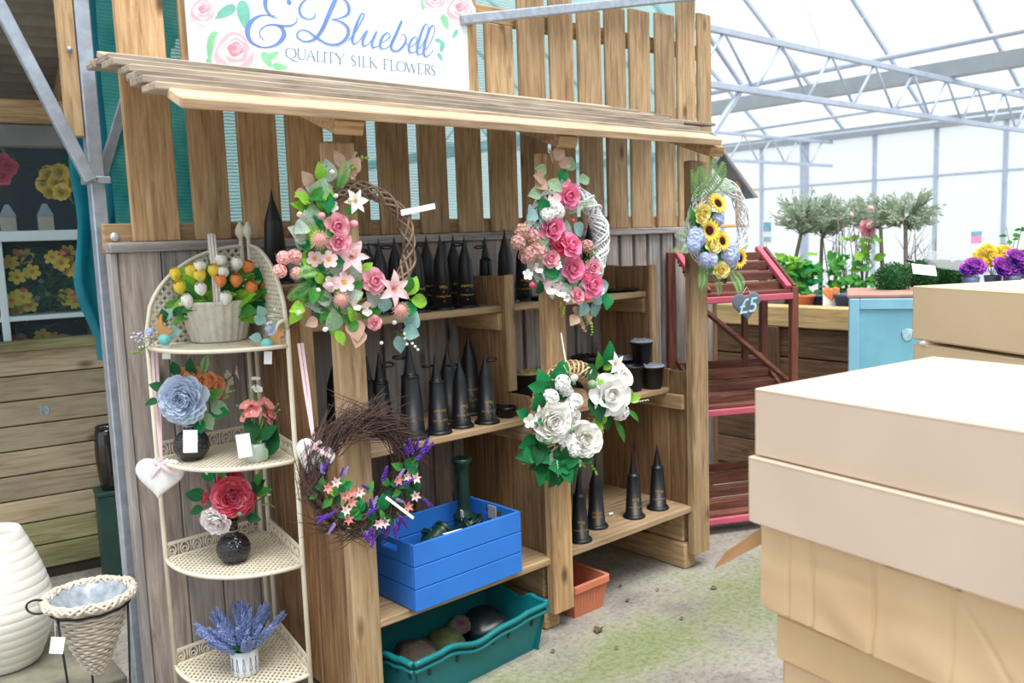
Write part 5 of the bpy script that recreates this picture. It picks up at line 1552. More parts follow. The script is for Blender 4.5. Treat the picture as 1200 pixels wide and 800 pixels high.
for px, Y, typ, tx, rz, s, lp, lab in (
    (397, 2.82, 'A', None, 0, 1.1, False, 'black spire vase half hidden behind the left post on the middle shelf'),
    (434, 2.93, 'B', None, 0, .95, True, 'black spire vase against the boards right of the left post'),
    (449, 2.77, 'B', None, 0, 1.05, True, 'black spire vase standing behind the twig wreath top'),
    (484, 2.67, 'B', None, 0, 1.17, True, 'biggest plain black spire vase with stepped spike on the middle shelf'),
    (514, 2.66, 'B', 3, 22, 1.0, True, 'gold lettered black spire vase with stepped spike on the middle shelf'),
    (527, 2.82, 'A', None, 30, 1.05, False, 'black spire vase behind the stepped gold lettered one'),
    (541, 2.68, 'A', 1, 28, .95, True, 'black spire vase second from the right on the middle shelf'),
    (552, 2.86, 'A', 3, 15, 1.18, False, 'tall gold lettered black spire vase at the back of the middle shelf'),
    (571, 2.66, 'A', 2, 20, .97, True, 'rightmost black spire vase on the middle shelf with gold lettering')):
    spire(on(px, Y, MIDZ, 450), lab, typ, tx, rz, s, lp)
for px, Y, typ, tx, rz, s, lab in (
    (680, 2.53, 'B', 4, 10, .97, 'black spire vase touching the middle post on the bottom shelf'),
    (699, 2.60, 'A', 0, 8, 1.0, 'black spire vase reading In Loving Memory on the bottom shelf'),
    (743, 2.57, 'B', 1, 16, .97, 'black spire vase second from the right on the bottom shelf'),
    (771, 2.57, 'B', 2, 14, .99, 'rightmost black spire vase on the bottom shelf')):
    spire(on(px, Y, BOTZ, 600), lab, typ, tx, rz, s, False)

# black pots with perforated lids
LIDS = mat('silver_lid', '#a3a8b6', .4, .1, 20); LIDG = mat('gold_lid', '#b3a56a', .45, .1, 20)
def lid_pot(p, label, lid, s=1.0, tall=1.0):
    t = thing('lidded_pot', label, 'pot', p, group='black flower pots with lids')
    k = .052 * s; h = .1 * s * tall
    MB().lathe([(k * .78, 0), (k * .8, .003), (k, h), (k * 1.07, h), (k * 1.07, h + .012), (k * .95, h + .012), (k * .9, h - .02)], 24).build('pot', BLACKP, t)
    if lid:
        mb = MB(); mb.lathe([(0.0, h + .021), (k * .5, h + .020), (k * 1.08, h + .016), (k * 1.1, h + .013), (k * 1.1, h + .01)], 24, cap0=False); ld = mb.build('lid', lid, t)
        for j in range(13):
            a = j * 2.4; r = k * .95 * sqrt((j + .3) / 13)
            MB().tube([Vector((r * cos(a) + .006 * cos(b), r * sin(a) + .006 * sin(b), h + .0225)) for b in [2 * pi * i / 8 for i in range(8)]], .0018, 4, closed=True).build('lid_hole', lid, ld, frame=t)
    return t
lid_pot(on(765, 2.645, MIDZ, 440), 'black pot with silver lid at the right end of the middle shelf', LIDS, 1.0, .95)
lid_pot(on(741, 2.68, MIDZ, 440), 'open black pot in front of the silver lidded pots', None, 1.08, 1.0)
lid_pot(on(733, 2.83, MIDZ, 430), 'black pot with silver lid at the back beside the white roses', LIDS, 1.05, 1.1)
pp = on(752, 2.705, MIDZ + .112, 425); lid_pot(pp, 'black pot with silver lid stacked on the others', LIDS, .98, 1.0)
lid_pot(on(617, 2.90, MIDZ, 440), 'black pot with gold lid right of the divider board', LIDG, 1.25, .9)
lid_pot(on(607, 3.0, MIDZ, 440) + Vector((-.05, -.02, 0)), 'low black pot with gold lid partly behind the divider board', LIDG, .9, .4)
lid_pot(on(690, 2.92, MIDZ, 420), 'wide black pot with dark lid behind the white rose wreath', BLACKP, 1.5, .9)
lid_pot(on(650, 2.95, MIDZ, 420), 'wide black pot hidden behind the middle post', BLACKP, 1.2, .9)
for i, (px, Y, Z, r, h, lab) in enumerate(((583, 2.76, MIDZ, .036, .035, 'black vase base beside the rightmost lettered spire'), (594, 2.68, MIDZ, .038, .045, 'black vase base at the divider end of the middle shelf'), (634, 2.775, TOPZ, .04, .018, 'flat black saucer under the hydrangea edge of the rose wreath'), (716, 2.84, TOPZ, .06, .014, 'flat black saucer left of two on the upper right shelf'), (734, 2.80, TOPZ, .055, .014, 'flat black saucer right of two on the upper right shelf'))):
    p = on(px, Y, Z, 400)
    mb = MB(); mb.lathe([(r * .8, 0), (r * .85, .002), (r, h * .6), (r * 1.04, h * .6), (r * 1.04, h), (r * .92, h), (r * .75, h * .4), (0, h * .35)], 22, c=p)
    tag(mb.build('saucer', BLACKP), lab, 'saucer', 'black vase bases')
# small litter on the bottom shelf
p = on(716, 2.66, BOTZ, 600)
mb = MB(); mb.ball(p + Vector((0, 0, .006)), .012, 7, 4, sc=(1.5, .8, .5)); tag(mb.build('pebble', mat('white_pebble', '#e8ebe4')), 'small white pebble lying on the bottom shelf', 'pebble')

# ================================================================== CRATES
BLUE = mat('blue_paint', '#2f79d8', .55, .06, 6)
bF, bR, bL = Vector((1.605, 2.425, .317)), Vector((2.112, 2.44, .317)), Vector((1.640, 2.722, .317))
bang = atan2((bR - bF).y, (bR - bF).x)
bc = thing('blue_crate', 'bright blue painted slatted wooden crate on the lower shelf', 'crate', bF, bang)
CL, CW, CH, TH = .51, .30, .245, .012
sl = CH / 3
for i in range(3):
    z0, z1 = i * sl + .0015, (i + 1) * sl - .0015
    MB().box((0, 0, z0), (CL, TH, z1), ch=.002).build('slat', BLUE, bc)
    MB().box((0, CW - TH, z0), (CL, CW, z1), ch=.002).build('slat', BLUE, bc)
    for x0 in (0, CL - TH):
        if i < 2:
            MB().box((x0, TH, z0), (x0 + TH, CW - TH, z1), ch=.002).build('end_board', BLUE, bc)
        else:
            mb = MB()
            mb.box((x0, TH, z0), (x0 + TH, CW * .34, z1), ch=.002); mb.box((x0, CW * .66, z0), (x0 + TH, CW - TH, z1), ch=.002)
            mb.box((x0, CW * .34, z0), (x0 + TH, CW * .66, z0 + sl * .38)); mb.box((x0, CW * .34, z1 - sl * .28), (x0 + TH, CW * .66, z1))
            hbd = mb.build('handle_board', BLUE, bc)
MB().box((TH, TH, 0), (CL - TH, CW - TH, .008)).build('bottom', BLUE, bc)
MB().box((CL - TH - .006, CW * .42, CH - sl * .75), (CL - TH - .001, CW * .58, CH - sl * .1), ch=.001).build('handle_plate', LIDS, hbd, frame=bc)
GPL = mat('dark_green_plastic', '#16352c', .35, .15, 8)
def gvase(p, d, r, L, label):
    """flared plastic flower vase lying along d or standing"""
    t = thing('green_vase', label, 'vase', p, group='dark green vases in the blue crate')
    q = facing(d)
    mb = MB(); mb.lathe([(r * .62, 0), (r * .64, L * .1), (r * .8, L * .8), (r, L * .97), (r * 1.05, L), (r * .9, L * .985), (r * .6, L * .3)], 20)
    me = mb.mesh('vase_body', GPL); inst(me, 'body', t, p, q)
    mb = MB(); mb.lathe([(r * 1.07, L * .9), (r * 1.12, L * .92), (r * 1.07, L * .94)], 20, cap0=False); inst(mb.mesh('vase_collar', GPL), 'collar', t, p, q)
bM = lambda x, y, z: bF + Matrix.Rotation(bang, 4, 'Z') @ Vector((x, y, z))
# tall standing one
tv = thing('tall_green_vase', 'tall dark green flower vase standing in the blue crate', 'vase', bM(.40, .21, .01), 0)
mb = MB(); mb.lathe([(.036, 0), (.04, .03), (.042, .2), (.03, .215), (.026, .24), (.026, .36), (.030, .40), (.038, .415), (.040, .43), (.033, .43), (.024, .36)], 22); mb.build('body', GPL, tv)
mb = MB(); mb.lathe([(.042, .19), (.046, .195), (.042, .203)], 22, cap0=False); mb.build('collar', GPL, tv)
gvase(bM(.10, .12, .15), (.85, .25, .25), .04, .17, 'dark green vase lying at the left of the blue crate')
gvase(bM(.24, .16, .12), (.6, -.3, .45), .045, .15, 'dark green vase tilted in the middle of the blue crate')
gvase(bM(.30, .08, .10), (-.8, .2, .35), .042, .16, 'dark green vase leaning left inside the blue crate')
gvase(bM(.44, .10, .09), (-.4, .25, .8), .04, .14, 'dark green vase near the right handle of the blue crate')
gvase(bM(.15, .2, .05), (.5, .1, .6), .045, .16, 'dark green vase half buried at the back of the blue crate')
mb = MB(); mb.bar(bM(.16, .035, .235), bM(.26, .05, .225), .012, .002); tag(mb.build('cable_tie', mat('white_card', '#f1f3f5')), 'white plastic strip lying on the vases in the blue crate', 'strip')
mb = MB(); mb.bar(bM(.36, .17, .19), bM(.352, .165, .25), .016, .003, up=(1, 0, 0)); tag(mb.build('paper_slip', mat('white_card', '#f1f3f5')), 'white paper slip standing beside the tall green vase', 'paper')

TEAL = mat('teal_plastic', '#0f7076', .42, .12, 5)
tF = Vector((1.53, 2.345, 0)); tang = rd(3.5)
tcr = thing('teal_crate', 'teal plastic stacking crate with wavy rim under the lower shelf', 'crate', tF, tang)
TL, TW, TH_, tp = .655, .36, .185, .035
def wave_side(p0, p1, inw, name):
    """tapered side wall with a wavy rim"""
    d = p1 - p0; n_ = 28; mb = MB(); lo = []; hi = []
    for k in range(n_ + 1):
        u = k / n_; z = TH_ - .022 * (0.5 - .5 * cos(min(1, max(0, (u - .2) / .6)) * 2 * pi)) - .006 * (sin(u * 6 * pi) if .2 < u < .8 else 0)
        ub = .05 + .9 * u
        lo.append(p0 + d * ub + inw * tp); hi.append(p0 + d * u + Vector((0, 0, z)))
    mb.patch([lo, hi], smooth=False)
    mb.patch([[q + inw * .004 for q in hi], [q + inw * .004 for q in lo]], smooth=False)
    mb.build(name, TEAL, tcr)
    for off, w in ((0, .011), (-.028, .007)):
        mb = MB(); mb.tube([q + Vector((0, 0, off)) - inw * .006 for q in hi], w, 6); mb.build('rim', TEAL, tcr)
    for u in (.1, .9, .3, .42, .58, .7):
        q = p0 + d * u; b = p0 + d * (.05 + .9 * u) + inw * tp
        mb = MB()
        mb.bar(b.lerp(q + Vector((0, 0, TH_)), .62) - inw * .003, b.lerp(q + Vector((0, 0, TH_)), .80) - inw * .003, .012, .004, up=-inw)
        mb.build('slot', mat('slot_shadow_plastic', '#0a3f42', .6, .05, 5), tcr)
V0, V1, V2, V3 = Vector((0, 0, 0)), Vector((TL, 0, 0)), Vector((TL, TW, 0)), Vector((0, TW, 0))
wave_side(V0, V1, Vector((0, 1, 0)), 'long_side'); wave_side(V2, V3, Vector((0, -1, 0)), 'long_side')
wave_side(V1, V2, Vector((-1, 0, 0)), 'short_side'); wave_side(V3, V0, Vector((1, 0, 0)), 'short_side')
MB().box((tp, tp, .002), (TL - tp, TW - tp, .008)).build('base', TEAL, tcr)
def lump(name, label, cat, p, r, m, sc=(1, 1, .7), amp=.35, grp=None):
    mb = MB(); mb.ball((0, 0, 0), 1, 16, 10)
    sd_ = Vector(p) * 13
    mb.v = [Vector((q.x * sc[0], q.y * sc[1], q.z * sc[2])) * r * (1 + amp * noise.noise(q * 1.7 + sd_)) + Vector(p) for q in mb.v]
    return tag(mb.build(name, m), label, cat, grp)
tW = lambda x, y, z: tF + Matrix.Rotation(tang, 4, 'Z') @ Vector((x, y, z))
lump('net_sack', 'brown netting bundle at the left in the teal crate', 'bundle', tW(.15, .19, .09), .085, mat('brown_net', '#443a30', .9, .35, 60, bump=.8))
lump('moss_bundle', 'olive green moss bundle in the middle of the teal crate', 'bundle', tW(.30, .20, .085), .075, mat('olive_moss', '#3f4726', .9, .3, 40, bump=.8))
lump('dark_bag', 'dark plastic bag at the right in the teal crate', 'bag', tW(.50, .19, .09), .095, mat('dark_bag', '#1c2226', .3, .2, 10))
lump('cloth_bundle', 'red and grey cloth bundle among the teal crate contents', 'bundle', tW(.39, .22, .12), .05, mat('red_cloth', '#5e2c2a', .8, .4, 18, hue='#6f6b66'))

# terracotta trough
TERR = mat('terracotta', '#cd7c5f', .75, .12, 6)
tt = thing('terracotta_trough', 'empty terracotta plastic trough on the ground beside the middle post', 'planter', (2.53, 2.64, 0))
def frustum(mb, x0, x1, y0, y1, z0, z1, g, th=.008):
    o0 = [(x0 + g, y0 + g, z0), (x1 - g, y0 + g, z0), (x1 - g, y1 - g, z0), (x0 + g, y1 - g, z0)]
    o1 = [(x0, y0, z1), (x1, y0, z1), (x1, y1, z1), (x0, y1, z1)]
    i1 = [(x0 + th, y0 + th, z1), (x1 - th, y0 + th, z1), (x1 - th, y1 - th, z1), (x0 + th, y1 - th, z1)]
    i0 = [(x0 + g + th, y0 + g + th, z0 + th), (x1 - g - th, y0 + g + th, z0 + th), (x1 - g - th, y1 - g - th, z0 + th), (x0 + g + th, y1 - g - th, z0 + th)]
    vs = o0 + o1 + i1 + i0
    fs = [(3, 2, 1, 0), (12, 13, 14, 15)]
    for a, b in ((0, 4), (4, 8), (8, 12)):
        for k in range(4): fs.append((a + k, a + (k + 1) % 4, b + (k + 1) % 4, b + k))
    mb.add(vs, fs)
mb = MB(); frustum(mb, 2.425, 2.635, 2.475, 2.86, .0, .14, .022); mb.build('body', TERR, tt, world=True)
mb = MB()
for (a, b) in (((2.425, 2.475), (2.635, 2.475)), ((2.635, 2.475), (2.635, 2.86)), ((2.635, 2.86), (2.425, 2.86)), ((2.425, 2.86), (2.425, 2.475))):
    mb.bar((*a, .133), (*b, .133), .016, .032, ch=.003)
mb.build('rim', TERR, tt, world=True)
for k in range(9):
    x_ = 2.455 + k * .019
    mb = MB(); mb.bar((x_, 2.496, .012), (x_, 2.479, .11), .004, .003, up=(0, -1, 0)); mb.build('rib', TERR, tt, world=True)
# ================================================================== LEFT CORNER: POTS BY THE SHED
WV = mat('white_ceramic', '#eceae2', .4, .05, 4)
p = at(6, 776, Z=.03); p.z = .03
t = thing('ribbed_floor_vase', 'large white ribbed barrel floor vase at the left edge', 'vase', p)
kv = mpp(p)
prof = [(34 * kv, 0), (37 * kv, .004)]
N = 40
for j in range(N * 4 + 1):
    u = j / (N * 4)
    r = 30 + 27 * sin(pi * (u * .80 + .14)) ** 1.1 if True else 0
    r = 38 + 19 * sin(min(1, u / .42) * pi / 2) - (27 * max(0, (u - .42) / .58) ** 1.5)
    r += .75 * abs(sin(u * 15 * pi)) ** .5 - .5
    prof.append((r * kv, .006 + u * 158 * kv))
prof += [(27 * kv, 158 * kv + .002), (25 * kv, 150 * kv), (40 * kv, 80 * kv)]
MB().lathe(prof, 48).build('body', WV, t)
MB().lathe([(0, 60 * kv), (47 * kv, 60 * kv)], 24).build('inner_shade', mat('vase_inside', '#c9c6bd', .7, .05, 4), t)

# wicker cone in wire stand
WK = mat('whitewashed_wicker', '#c9c0b2', .8, .2, 30)
rc = at(105, 698, D=2.78)
kw = mpp(rc)
t = thing('wicker_cone_planter', 'whitewashed wicker cone planter with plastic liner in a black wire stand', 'planter', (rc.x, rc.y, 0))
Rr = 47 * kw; Hc = 92 * kw
mb = MB()
rowsN = 21
for i in range(rowsN):
    u = i / rowsN
    z = rc.z - Hc + Hc * u * .97
    r = Rr * (.16 + .76 * u ** .8)
    n_ = 72
    pts = [Vector((rc.x + (r + .0035 * sin(a * 11 + pi * i)) * cos(a), rc.y + (r + .0035 * sin(a * 11 + pi * i)) * sin(a), z)) for a in [2 * pi * k / n_ for k in range(n_)]]
    mb.tube(pts, .0048, 5, closed=True)
cw = mb.build('woven_cone', WK, t, world=True)
mb = twisted_ring((0, 0, 0), Rr, .012, 8, 9, .0055)
mb.v = [Vector((q.x + rc.x, q.z + rc.y, rc.z + q.y + .002)) for q in mb.v]
mb.build('plaited_rim', WK, t, world=True)
mb = MB()
rows = []
for i in range(9):
    u = i / 8
    rows.append([Vector((rc.x + Rr * (.9 - .55 * u) * cos(a) * (1 + .05 * noise.noise(Vector((a * 2, u * 3, 1)))), rc.y + Rr * (.9 - .55 * u) * sin(a), rc.z + .004 - .10 * u + .012 * noise.noise(Vector((cos(a) * 4, sin(a) * 4, u * 5))))) for a in [2 * pi * k / 40 for k in range(41)]])
rows.append([Vector((rc.x, rc.y, rc.z - .1)) for k in range(41)])
mb.patch(rows)
mb.build('plastic_liner', mat('clear_liner', '#98a2ac', .25, .3, 40, spec=.6), t, world=True)
WIRE = mat('black_wire', '#15161a', .4, .05, 10)
mb = MB(); mb.tube([Vector((rc.x + Rr * .93 * cos(a), rc.y + Rr * .93 * sin(a), rc.z - .028)) for a in [2 * pi * k / 36 for k in range(36)]], .0035, 5, closed=True); mb.build('wire_hoop', WIRE, t, world=True)
for a in (rd(205), rd(-40), rd(85)):
    d = Vector((cos(a), sin(a), 0))
    mb = MB(); mb.tube([Vector((rc.x, rc.y, rc.z - .028)) + d * Rr * .93, Vector((rc.x, rc.y, .2)) + d * Rr * .8, Vector((rc.x, rc.y, 0)) + d * Rr * .95], .0035, 6); mb.build('wire_leg', WIRE, t, world=True)
sc_ = at(44, 711, D=2.72)
mb = MB(); mb.tube([sc_ + RT * (13 * kw * cos(q) * (1 - .0 * q)) + UP * (8 * kw * sin(q)) for q in [rd(20 + 320 * k / 20) for k in range(21)]] , .0035, 6); mb.build('scroll_handle', WIRE, t, world=True)
mb = MB(); mb.tube([sc_ + RT * 12 * kw + UP * 3 * kw, Vector((rc.x, rc.y, rc.z - .028)) - RT * Rr * .93], .0035, 6); mb.build('scroll_link', WIRE, t, world=True)
tagcard(t, 67, 756, 15, 20, D=2.66, ang=12)
mb = MB(); mb.tube([at(64, 722, D=2.68), at(65, 748, D=2.66)], .001, 4); mb.build('tag_string', mat('white_card', '#f1f3f5'), t, world=True)

# green box and dark vase by the shed
bx0 = at(113, 672, Z=0.0)
kg = mpp(bx0)
t = thing('green_plinth', 'dark green painted box plinth beside the shed wall', 'plinth', (bx0.x + .165, bx0.y - .14, 0), SHA)
GB = mat('dark_green_paint', '#2f4f46', .6, .15, 7)
hg = 102 * kg
MB().box((-.16, -.02, 0), (.2, .12, hg - .02), ch=.004).build('box', GB, t)
MB().box((-.165, -.025, hg - .02), (.205, .125, hg), ch=.004).build('top', GB, t)
vp = Vector((bx0.x + .09, bx0.y - .08, hg))
t = thing('dark_vase', 'tall glossy dark brown vase standing on the green plinth', 'vase', vp)
MB().lathe([(.045, 0), (.05, .005), (.058, .08), (.064, .18), (.060, .28), (.052, .315), (.047, .315), (.054, .27), (.05, .05)], 28).build('body', mat('dark_glaze', '#241d20', .12, .1, 5, spec=.7), t)
MB().lathe([(.051, .311), (.055, .315), (.051, .32), (.046, .315)], 28, cap0=False).build('lip', mat('dark_glaze', '#241d20'), t)

# flowers seen inside the shed window
def shed_pt(px, py, off):
    x_, z_ = shed_at(px, py, off); return SH0 + SHX * x_ + SHN * off + Vector((0, 0, z_))
def shed_bunch(name, label, blooms, off, R, leaves=30, lk=('L_dark', 'L_emer', 'L_green')):
    cx = sum(b[1] for b in blooms) / len(blooms); cy = sum(b[2] for b in blooms) / len(blooms)
    t = thing(name, label, 'flowers', shed_pt(cx, cy + 14, off + .04), group='silk flowers in the shed window')
    for kd, x_, y_, s in blooms:
        q = shed_pt(x_, y_, off + random.uniform(-.04, .04)); inst(FM[kd], fname(kd), t, q, facing(Vector((-.3, -1, .2)) + rv(.4), random.uniform(0, 6)), s * 1.2 * mpp(q))
    for k in range(leaves):
        b = random.choice(blooms)
        q = shed_pt(b[1] + random.uniform(-12, 12), b[2] + random.uniform(-8, 14), off + .05)
        d = rv(1).normalized(); d.y *= .3; d.normalize()
        inst(FM[random.choice(lk)], 'leaf', t, q, d.to_track_quat('X', 'Z'), random.uniform(16, 30) * mpp(q))
random.seed(71)
shed_bunch('daffodil_bunch', 'yellow and orange silk daffodils in the upper left of the window cubby', [('daff', 12, 308, 9), ('daff', 30, 300, 9), ('daff', 20, 325, 9), ('daff', 38, 318, 9), ('tulip_org', 22, 296, 7)], .2, .1)
shed_bunch('daffodil_bunch', 'yellow and orange silk daffodils in the upper right of the window cubby', [('daff', 62, 302, 9), ('daff', 72, 308, 9), ('daff', 80, 296, 9), ('rose_apricot', 78, 312, 8), ('tulip_org', 74, 298, 8), ('daff', 88, 318, 9)], .2, .1)
shed_bunch('daffodil_bunch', 'yellow silk daffodils in the lower left of the window cubby', [('daff', 14, 352, 10), ('daff', 26, 348, 10), ('daff', 34, 358, 9), ('tulip_org', 26, 342, 7), ('daff', 20, 364, 9)], .2, .1)
shed_bunch('daffodil_bunch', 'yellow silk daffodils in the lower right of the window cubby', [('daff', 78, 348, 10), ('daff', 88, 352, 10), ('daff', 92, 362, 9), ('tulip_org', 84, 342, 7)], .2, .1)
shed_bunch('leafy_bunch', 'dark green leafy silk bunch in the middle of the window cubby', [('bud_green', 50, 330, 6), ('bud_green', 58, 345, 6), ('bud_green', 46, 350, 6)], .22, .1, 30)
shed_bunch('daffodil_bunch', 'yellow and orange silk flowers in the bottom window cubby', [('daff', 50, 394, 9), ('daff', 62, 398, 9), ('rose_apricot', 24, 402, 8), ('rose_apricot', 74, 402, 8), ('daff', 56, 404, 8), ('tulip_org', 30, 404, 8)], .18, .1)
shed_bunch('chrysanthemum_bunch', 'round bunch of yellow silk chrysanthemums above the window shelf', [('carn_yel', 66 + 13 * cos(a), 214 + 13 * sin(a), 8) for a in (0, 1, 2, 3, 4, 5)] + [('carn_yel', 68, 214, 9)], .25, .1, 10)
shed_bunch('red_bunch', 'red silk flowers in the dark at the left window edge', [('rose_red', 2, 205, 9), ('rose_red', 10, 196, 8), ('rose_red', 4, 190, 8)], .3, .1, 8)
# lantern-like pale boxes on the inner shelf
for px, py, h, lab in ((11, 262, 40, 'pale wooden lantern on the shelf behind the shed window'), (54, 258, 34, 'pale framed box standing behind the shed window')):
    q = shed_pt(px, py + h / 2 - 8, .3); k = mpp(q)
    t = thing('lantern', lab, 'lantern', Vector((q.x, q.y, shed_pt(40, 277, 0).z + .02)), SHA)
    MB().box((-8 * k, -.04, 0), (8 * k, .04, 20 * k), ch=.003).build('body', mat('pale_wood_paint', '#c8c2b4', .7, .1, 8), t)
    MB().prism([(-9 * k, 20 * k), (9 * k, 20 * k), (2 * k, 34 * k), (-2 * k, 34 * k)], -.045, .045).build('roof', mat('lantern_glass', '#9fb0ba', .3, .1, 6), t, fix=True)
# weathered paper sticker on the shed boards
x_, z_ = shed_at(52, 480)
mb = MB(); mb.box((x_ - .02, -.0145, z_ - .022), (x_ + .022, -.0125, z_ + .02), ch=.0005); mb.build('sticker', mat('foil_sticker', '#9fb6c2', .35, .4, 60, metal=.3), shed)
# ================================================================== RIGHT: RED STAND, BOXES, PLANTS
RED = wood('dark_red_timber', ('#54342d', '#754c42', '#8a5f52'), 'X', knots=False)
REDZ = wood('dark_red_timber_upright', ('#583229', '#7d4d41', '#905f50'), 'Z', knots=False)
PINK = mat('faded_red_paint', '#c05a70', .55, .14, 8)
sFL = Vector((3.62, 2.74, 0)); sFR = Vector((4.13, 2.49, 0))
sang = atan2((sFR - sFL).y, (sFR - sFL).x); SW = (sFR - sFL).length
rs = thing('red_plant_stand', 'dark red three tier slatted plant stand behind the right post', 'plant stand', sFL, sang)
SDp = .30
for x_ in (0, SW):
    MB().box((x_ - .02, -.02, 0), (x_ + .02, .02, 1.30), ch=.004).build('front_leg', REDZ, rs)
    MB().box((x_ - .02, SDp - .02, 0), (x_ + .02, SDp + .02, 1.50), ch=.004).build('back_leg', REDZ, rs)
for tz in (.06, .645, 1.235):
    MB().box((.02, -.035, tz), (SW - .02, -.012, tz + .034), ch=.004).build('front_rail', PINK, rs)
    MB().box((.0, -.012, tz + .034), (SW, .05, tz + .052), ch=.003).build('slat', RED, rs)
    for k in range(4):
        y_ = .055 + k * .062; z_ = tz + .075 + k * .052
        MB().box((.02, y_, z_ - .028), (SW - .02, y_ + .016, z_ + .018), ch=.003).build('riser', RED, rs)
        MB().box((.02, y_ - .035, z_ - .044), (SW - .02, y_, z_ - .030), ch=.003).build('slat', RED, rs)
    if tz > 1:
        for x_ in (.035, SW - .035):
            MB().bar((x_, -.01, tz + .06), (x_, SDp, tz + .27), .035, .03, ch=.004).build('side_arm', PINK, rs)
            MB().bar((x_ + (.04 if x_ < .1 else .04), -.0, tz + .055), (x_ + .04, SDp, tz + .262), .02, .04, ch=.003).build('side_trim', RED, rs)
    else:
        for x_ in (.03, SW - .03):
            MB().bar((x_, .0, tz + .05), (x_, SDp, tz + .26), .02, .035, ch=.003).build('side_arm', RED, rs)
MB().bar((.05, .0, 1.20), (SW - .03, .02, .80), .02, .05, up=(0, 1, 0), ch=.004).build('brace', RED, rs)
MB().box((SW * .72, .24, .6), (SW * .72 + .03, .27, 1.25), ch=.003).build('upright', REDZ, rs)
# web of dried fibre caught in the stand
# slate heart price
hp_ = at(875, 360, D=4.42); kh = mpp(hp_)
sh = thing('slate_heart', 'grey slate heart chalked with a price hanging on the red stand', 'price sign', hp_)
Mh = Matrix.LocRotScale(hp_, Quaternion((0, 0, 1), sang) @ Quaternion((0, 1, 0), rd(-3)), None)
mb = MB(); heart_mesh(mb, 40 * kh, .012, Mh); slt = mb.build('slate', mat('slate', '#65707e', .75, .12, 12), sh, world=True)
cu = bpy.data.curves.new('t', 'FONT'); cu.body = '\u00a35'; cu.size = 24 * kh; cu.align_x = 'CENTER'; cu.offset = .0006; cu.shear = .2
ob = bpy.data.objects.new('t', cu); COL.objects.link(ob)
dg = bpy.context.evaluated_depsgraph_get(); me = ob.evaluated_get(dg).to_mesh()
mb = MB(); mb.add([Mh @ Vector((v.co.x, -.0078, v.co.y - 6 * kh + v.co.x * .06)) for v in me.vertices], [tuple(f.vertices) for f in me.polygons])
ob.evaluated_get(dg).to_mesh_clear(); bpy.data.objects.remove(ob); bpy.data.curves.remove(cu)
mb.build('chalk_price', mat('chalk_blue', '#b6e0ee', .8, .05, 8), slt, world=True)
mb = MB(); a_ = Mh @ Vector((-10 * kh, -.004, 10 * kh)); b_ = Mh @ Vector((10 * kh, -.004, 10 * kh)); mb.tube([a_, hp_ + Vector((0, 0, 24 * kh)), b_], .0012, 4); mb.build('string', mat('white_card', '#f1f3f5'), sh, world=True)

# cardboard boxes
def card(name, c1, c2):
    if name in MATS: return MATS[name]
    m, nt, b = _new(name)
    v = _coords(nt)
    n = _noise(nt, v, 2.5, 4)
    wv = nt.nodes.new('ShaderNodeTexWave'); wv.bands_direction = 'Z'; wv.inputs['Scale'].default_value = 60; wv.inputs['Distortion'].default_value = 1.5
    nt.links.new(v, wv.inputs[0])
    col = _ramp(nt, n, [(.3, hx(c1)), (.7, hx(c2))])
    ln = _ramp(nt, wv.outputs['Fac'], [(0, (.97, .97, .97)), (1, (1.02, 1.02, 1.02))])
    nt.links.new(_mix(nt, 1.0, col, ln, 'MULTIPLY'), b.inputs['Base Color'])
    b.inputs['Roughness'].default_value = .8; b.inputs['Specular IOR Level'].default_value = .2
    _bump(nt, b, n, .12, .01)
    MATS[name] = m
    return m
KR1 = card('pale_cardboard', '#cfb9a5', '#dac5b2'); KR2 = card('tan_cardboard', '#d0b08a', '#dcc09a'); KR3 = card('kraft_cardboard', '#c9a67c', '#d6b78e')
bx_c = Vector((1.71, 1.13)); e1 = Vector((-.135, -.99)); e1.normalize(); bang_ = atan2(-e1.x * -1, 0) if False else atan2(e1.x, -e1.y)
# local frame: x along +X side, y up along the left face away from the corner (towards the path)
BM = lambda: None
def carton(label, z0, z1, L, Wd, off, m, lid=.6, tilt=0.0, dents=False, corner=bx_c, ang=bang_, grp='cardboard boxes stacked in the foreground', flap=False):
    """carton whose far-left corner stands at `corner`; L towards the viewer, Wd to the right"""
    t = thing('cardboard_box', label, 'box', (corner.x, corner.y, z0), -ang + tilt if False else ang * 1.0 + tilt, grp)
    ox, oy = off
    h = z1 - z0
    hl = h * lid
    MB().box((ox + .004, -L + oy + .004, 0), (ox + Wd - .004, oy - .004, max(h - .006, .01)), ch=.004).build('base', m, t)
    if lid:
        mb = MB(); th = .004
        x0, x1, y0, y1 = ox, ox + Wd, -L + oy, oy
        mb.box((x0, y0, h - .008), (x1, y1, h), ch=.004)
        for lo, hi in (((x0, y0, h - hl), (x0 + th, y1, h - .004)), ((x1 - th, y0, h - hl), (x1, y1, h - .004)), ((x0, y0, h - hl), (x1, y0 + th, h - .004)), ((x0, y1 - th, h - hl), (x1, y1, h - .004))):
            mb.box(lo, hi, ch=.0015)
        mb.build('lid', m, t)
    return t
carton('pale cardboard box on top of the foreground stack', 1.080, 1.238, .80, .72, (0, 0), KR1, .985)
carton('pale cardboard box second from the top of the foreground stack', .918, 1.078, .82, .74, (-.014, .008), KR1, .97)
b3 = carton('dented tan cardboard box with loose flap third in the foreground stack', .70, .915, .80, .70, (.018, -.012), KR2, 0)
b4 = carton('tan cardboard box fourth from the top of the foreground stack', .585, .70, .78, .69, (.03, -.03), KR3, 0)
carton('tan cardboard box fifth from the top of the foreground stack', .36, .583, .76, .66, (.046, -.045), KR2, .5)
carton('tan cardboard box second from the bottom of the foreground stack', .18, .358, .76, .66, (.05, -.05), KR3, .5)
